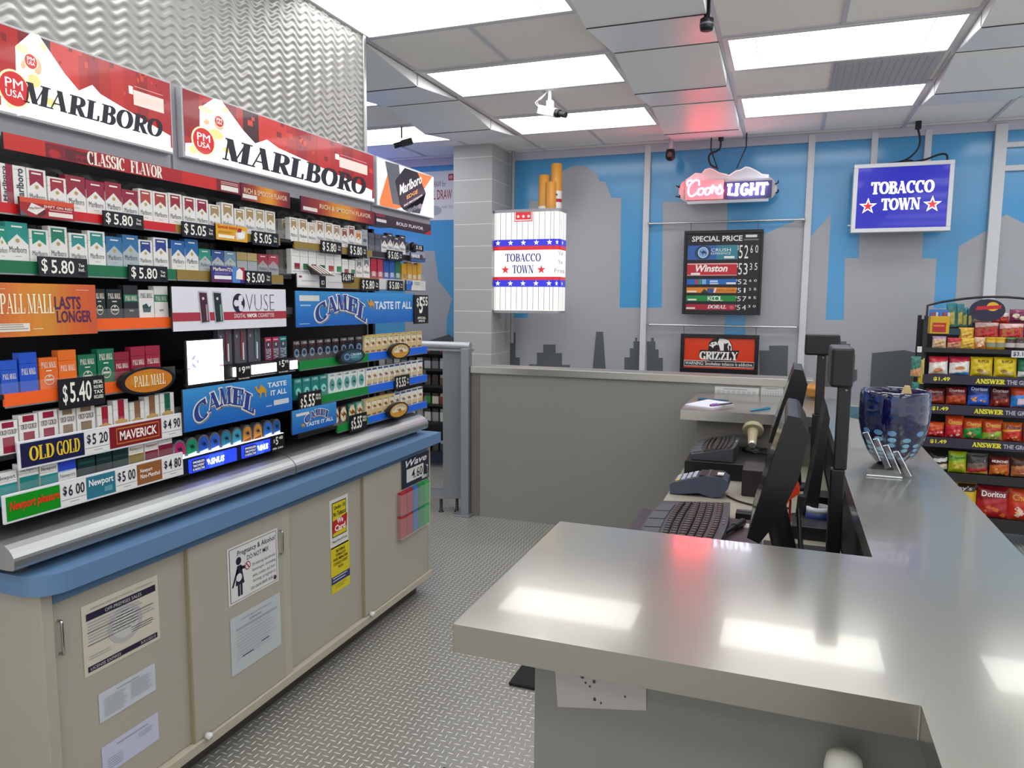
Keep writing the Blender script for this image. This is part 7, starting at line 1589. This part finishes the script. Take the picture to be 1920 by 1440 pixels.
B6 = [('bag', 'large yellow potato chip bag on the lowest tier', (1768,893), (1832,958), '#c8a418', [(0,.7,1,.95,'#3a2a1c')], ("Lay's", (.3,.74,.85,.9), '#c8beb8'), []),
      ('bag', 'large red tortilla chip bag on the lowest tier', (1833,902), (1894,964), '#a01c20', [(0,.62,1,1,'#7a1418')], ('Doritos', (.12,.68,.86,.86), '#e8e2dc'), crisps('#d86a1f','#c8541a',6,12)),
      ('bag', 'large orange-red puff bag at the frame edge, lowest tier', (1893,906), (1955,968), '#c0401a', [(0,0,1,.55,'#b8281c')], ('Cheetos', (.1,.64,.9,.84), '#d8a03a'), crisps('#e8a040','#d8c0b0',7,13))]
random.seed(3)
for tier, items in (('r2', B2), ('r3', B3), ('r4', B4), ('r5', B5), ('r6', B6)):
    for nm, lab, tl, br, base, band, txt, ex in items:
        bag('chip_bag', lab, 'chip bag', tl, br, base, band, txt, ex, Y=RY+dep[tier]+.045, zfloor=zs[tier]-.004)
BT = [('white-windowed cookie bag at the window end of the top tier', (1748,629), (1775,652), '#9a7aa0', [(0,0,1,.8,'#c8ac8a')], '#b08a60'), ('red cookie bag on the top tier', (1776,631), (1804,652), '#b02438', [(0,0,1,.6,'#c08a6a')], '#a86a50'), ('yellow snack bag behind the front row of the top tier', (1798,614), (1827,640), '#d0a02a', [(.1,.1,.9,.7,'#d8b84a')], '#c88a2a'),
      ('yellow chip bag in the front row of the top tier', (1802,635), (1828,656), '#d2ac38', [], '#b8862a'), ('tan and white snack bag next to the yellow tin', (1827,632), (1849,655), '#c8a888', [(0,0,1,.6,'#b8703a')], '#e0c8a0')]
for k, (lab, tl, br, base, band, c) in enumerate(BT):
    bag('snack_bag', lab, 'snack bag', tl, br, base, band, None, [('d',.4,.35,.2,.14,c), ('d',.65,.5,.18,.12,c)], Y=RY+.1+(.06 if k == 2 else 0), group='small snack bags on the top tier', bulge=.016, zfloor=None if k == 2 else zs['top']-.004)
for k, (lab, tl, br, base, band, ex) in enumerate((('red window bag of sausages over the yellow tin', (1828,604), (1873,634), '#b02428', [(0,.72,1,1,'#c8a8a0')], [('p',[(.1+.3*i,.1),(.3+.3*i,.1),(.3+.3*i,.7),(.1+.3*i,.7)],'#a0502a') for i in range(3)]), ('red window bag of sausages at the frame edge', (1874,606), (1920,637), '#b02428', [(0,.72,1,1,'#c8a8a0')], [('p',[(.1+.3*i,.1),(.3+.3*i,.1),(.3+.3*i,.7),(.1+.3*i,.7)],'#a86a2a') for i in range(3)]),
        ('teal-topped clear bag hanging high on the rack', (1823,578), (1860,606), '#2f7f8c', [(0,0,1,.4,'#a8a090')], []), ('purple popcorn bag high at the frame edge', (1893,580), (1925,604), '#7a2450', [], [('d',.35,.5,.22,.2,'#d8ccb0'), ('d',.75,.3,.2,.18,'#d8ccb0')]), ('red bag between the round logo disc and purple bag', (1862,586), (1893,606), '#b0342a', [(0,.6,1,1,'#c8c0bc')], []))):
    bag('hanging_bag', lab, 'snack bag', tl, br, base, band, None, ex, Y=RY+(.16 if k < 2 else .22), group='bags hanging at the top of the rack', bulge=.018)
for k, (px0, px1, y0_, y1_) in enumerate(((1775,1794,568,613), (1794,1808,569,612), (1804,1815,576,613), (1814,1824,578,612))):
    bag('stick_bag', f'tall teal and yellow snack stick bag, {ORD[k]} from the meat stick box', 'snack bag', (px0,y0_), (px1,y1_), '#4a7a6a' if k < 3 else '#3a5a6a', [(0,.75,1,1,'#1f6a78'), (.2,.1,.8,.6,'#b8a850')], None, [], Y=RY+.2, group='tall stick bags', bulge=.014)
x0, z1 = Rp(1746, 580, RY+.12); x1, z0 = Rp(1779, 626, RY+.12)
t = thing('stick_box', 'yellow and blue box of meat sticks at the top tier corner', 'box', ((x0+x1)/2, RY+.15, z0))
b = MB().box(x0, x1, RY+.12, RY+.2, z0, z0+(z1-z0)*.72, M('#c8a018', .4)); b.build('carton', t)
q = Art(FY(RY+.1195)); q.rect(x0+.015, z0+.01, x1-.02, z0+(z1-z0)*.45, M('#a8281c', .4), 1); q.rect(x0+.02, z0+.05, x1-.03, z0+.06, M('#d87a3a', .4), 2); q.build('front_print', t)
b = MB().box(x0-.0, x1, RY+.195, RY+.2, z0+(z1-z0)*.72, z1, M('#3a78c8', .4)); 
for k in range(5): b.tube([(x0+.02+.024*k, RY+.16, z0+.1), (x0+.02+.024*k, RY+.16, z1-.02)], .008, M(['#b8484a','#c8c8d4','#5a7ac0'][k % 3], .35), 8)
b.build('header', t)
tag(MB().box(*(lambda a, c: (a[0], c[0], RY+.14, RY+.19, c[1], a[1]))(Rp(1776,616,RY+.14), Rp(1800,628,RY+.14)), M('#1c3a4a', .4)).build('dark_carton', loc=(1.0, RY+.16, 1.4)), 'dark teal carton between the meat stick box and yellow bag', 'box')
for k, (px, c, c2, lab) in enumerate(((1858, '#c89a1c', '#8a8a7a', 'yellow dip tin nearest the window end'), (1875, '#c8a02a', '#8a8a7a', 'second yellow dip tin'), (1894, '#4a2a34', '#b8b0a8', 'maroon dip tin with green lid'), (1913, '#4a4038', '#b8b0a8', 'grey dip tin cut by the frame'))):
    x, z = Rp(px, 655, RY+.1); z = zs['top']-.006
    t = thing('dip_tin', lab + ' on the top tier', 'tin', (x, RY+.12, z), 'dip tins on the top tier')
    MB().lathe([(0,0), (.034,0), (.034,.075), (0,.075)], (x, RY+.12, z), M(c, .3), 20).build('can', t); MB().lathe([(.0345,.02), (.0345,.05)], (x, RY+.12, z), M(c2, .35), 20).build('label_band', t); MB().lathe([(.035,.075), (.035,.085), (0,.086)], (x, RY+.12, z), M('#3a8a3a' if k == 2 else c, .3), 20).build('lid', t)
# clip strip on the rack's side
t = thing('clip_strip', 'clip strip with white tag hanging on the window side of the rack', 'clip strip', (RX0-.04, RY+.05, .95))
x, z = Rp(1724, 655, RY+.05); MB().box(x-.014, x+.014, RY+.045, RY+.05, z-.02, z+.02, M('#d0d0c8', .4)).build('tag_card', t); MB().box(RX0-.05, RX0-.012, RY+.052, RY+.056, .85, z+.02, RB).build('strip', t)
for k, (tl, br, c, c2, lab) in enumerate((((1708,668), (1727,707), '#2a6a5c', '#b8845a', 'upper green and tan bag hanging beside the rack'), ((1709,716), (1724,745), '#2a6a5c', '#2f7a68', 'lower green bag hanging just above the blue bowl'), ((1722,672), (1733,720), '#b8a05a', '#c8a81c', 'narrow tan and yellow bag hanging against the rack frame'))):
    bag('hanging_bag', lab, 'snack bag', tl, br, c, [(0,0,1,.4,c2)], None, [], Y=RY+.03-.02*(k != 2), group='bags on the clip strip', bulge=.014)
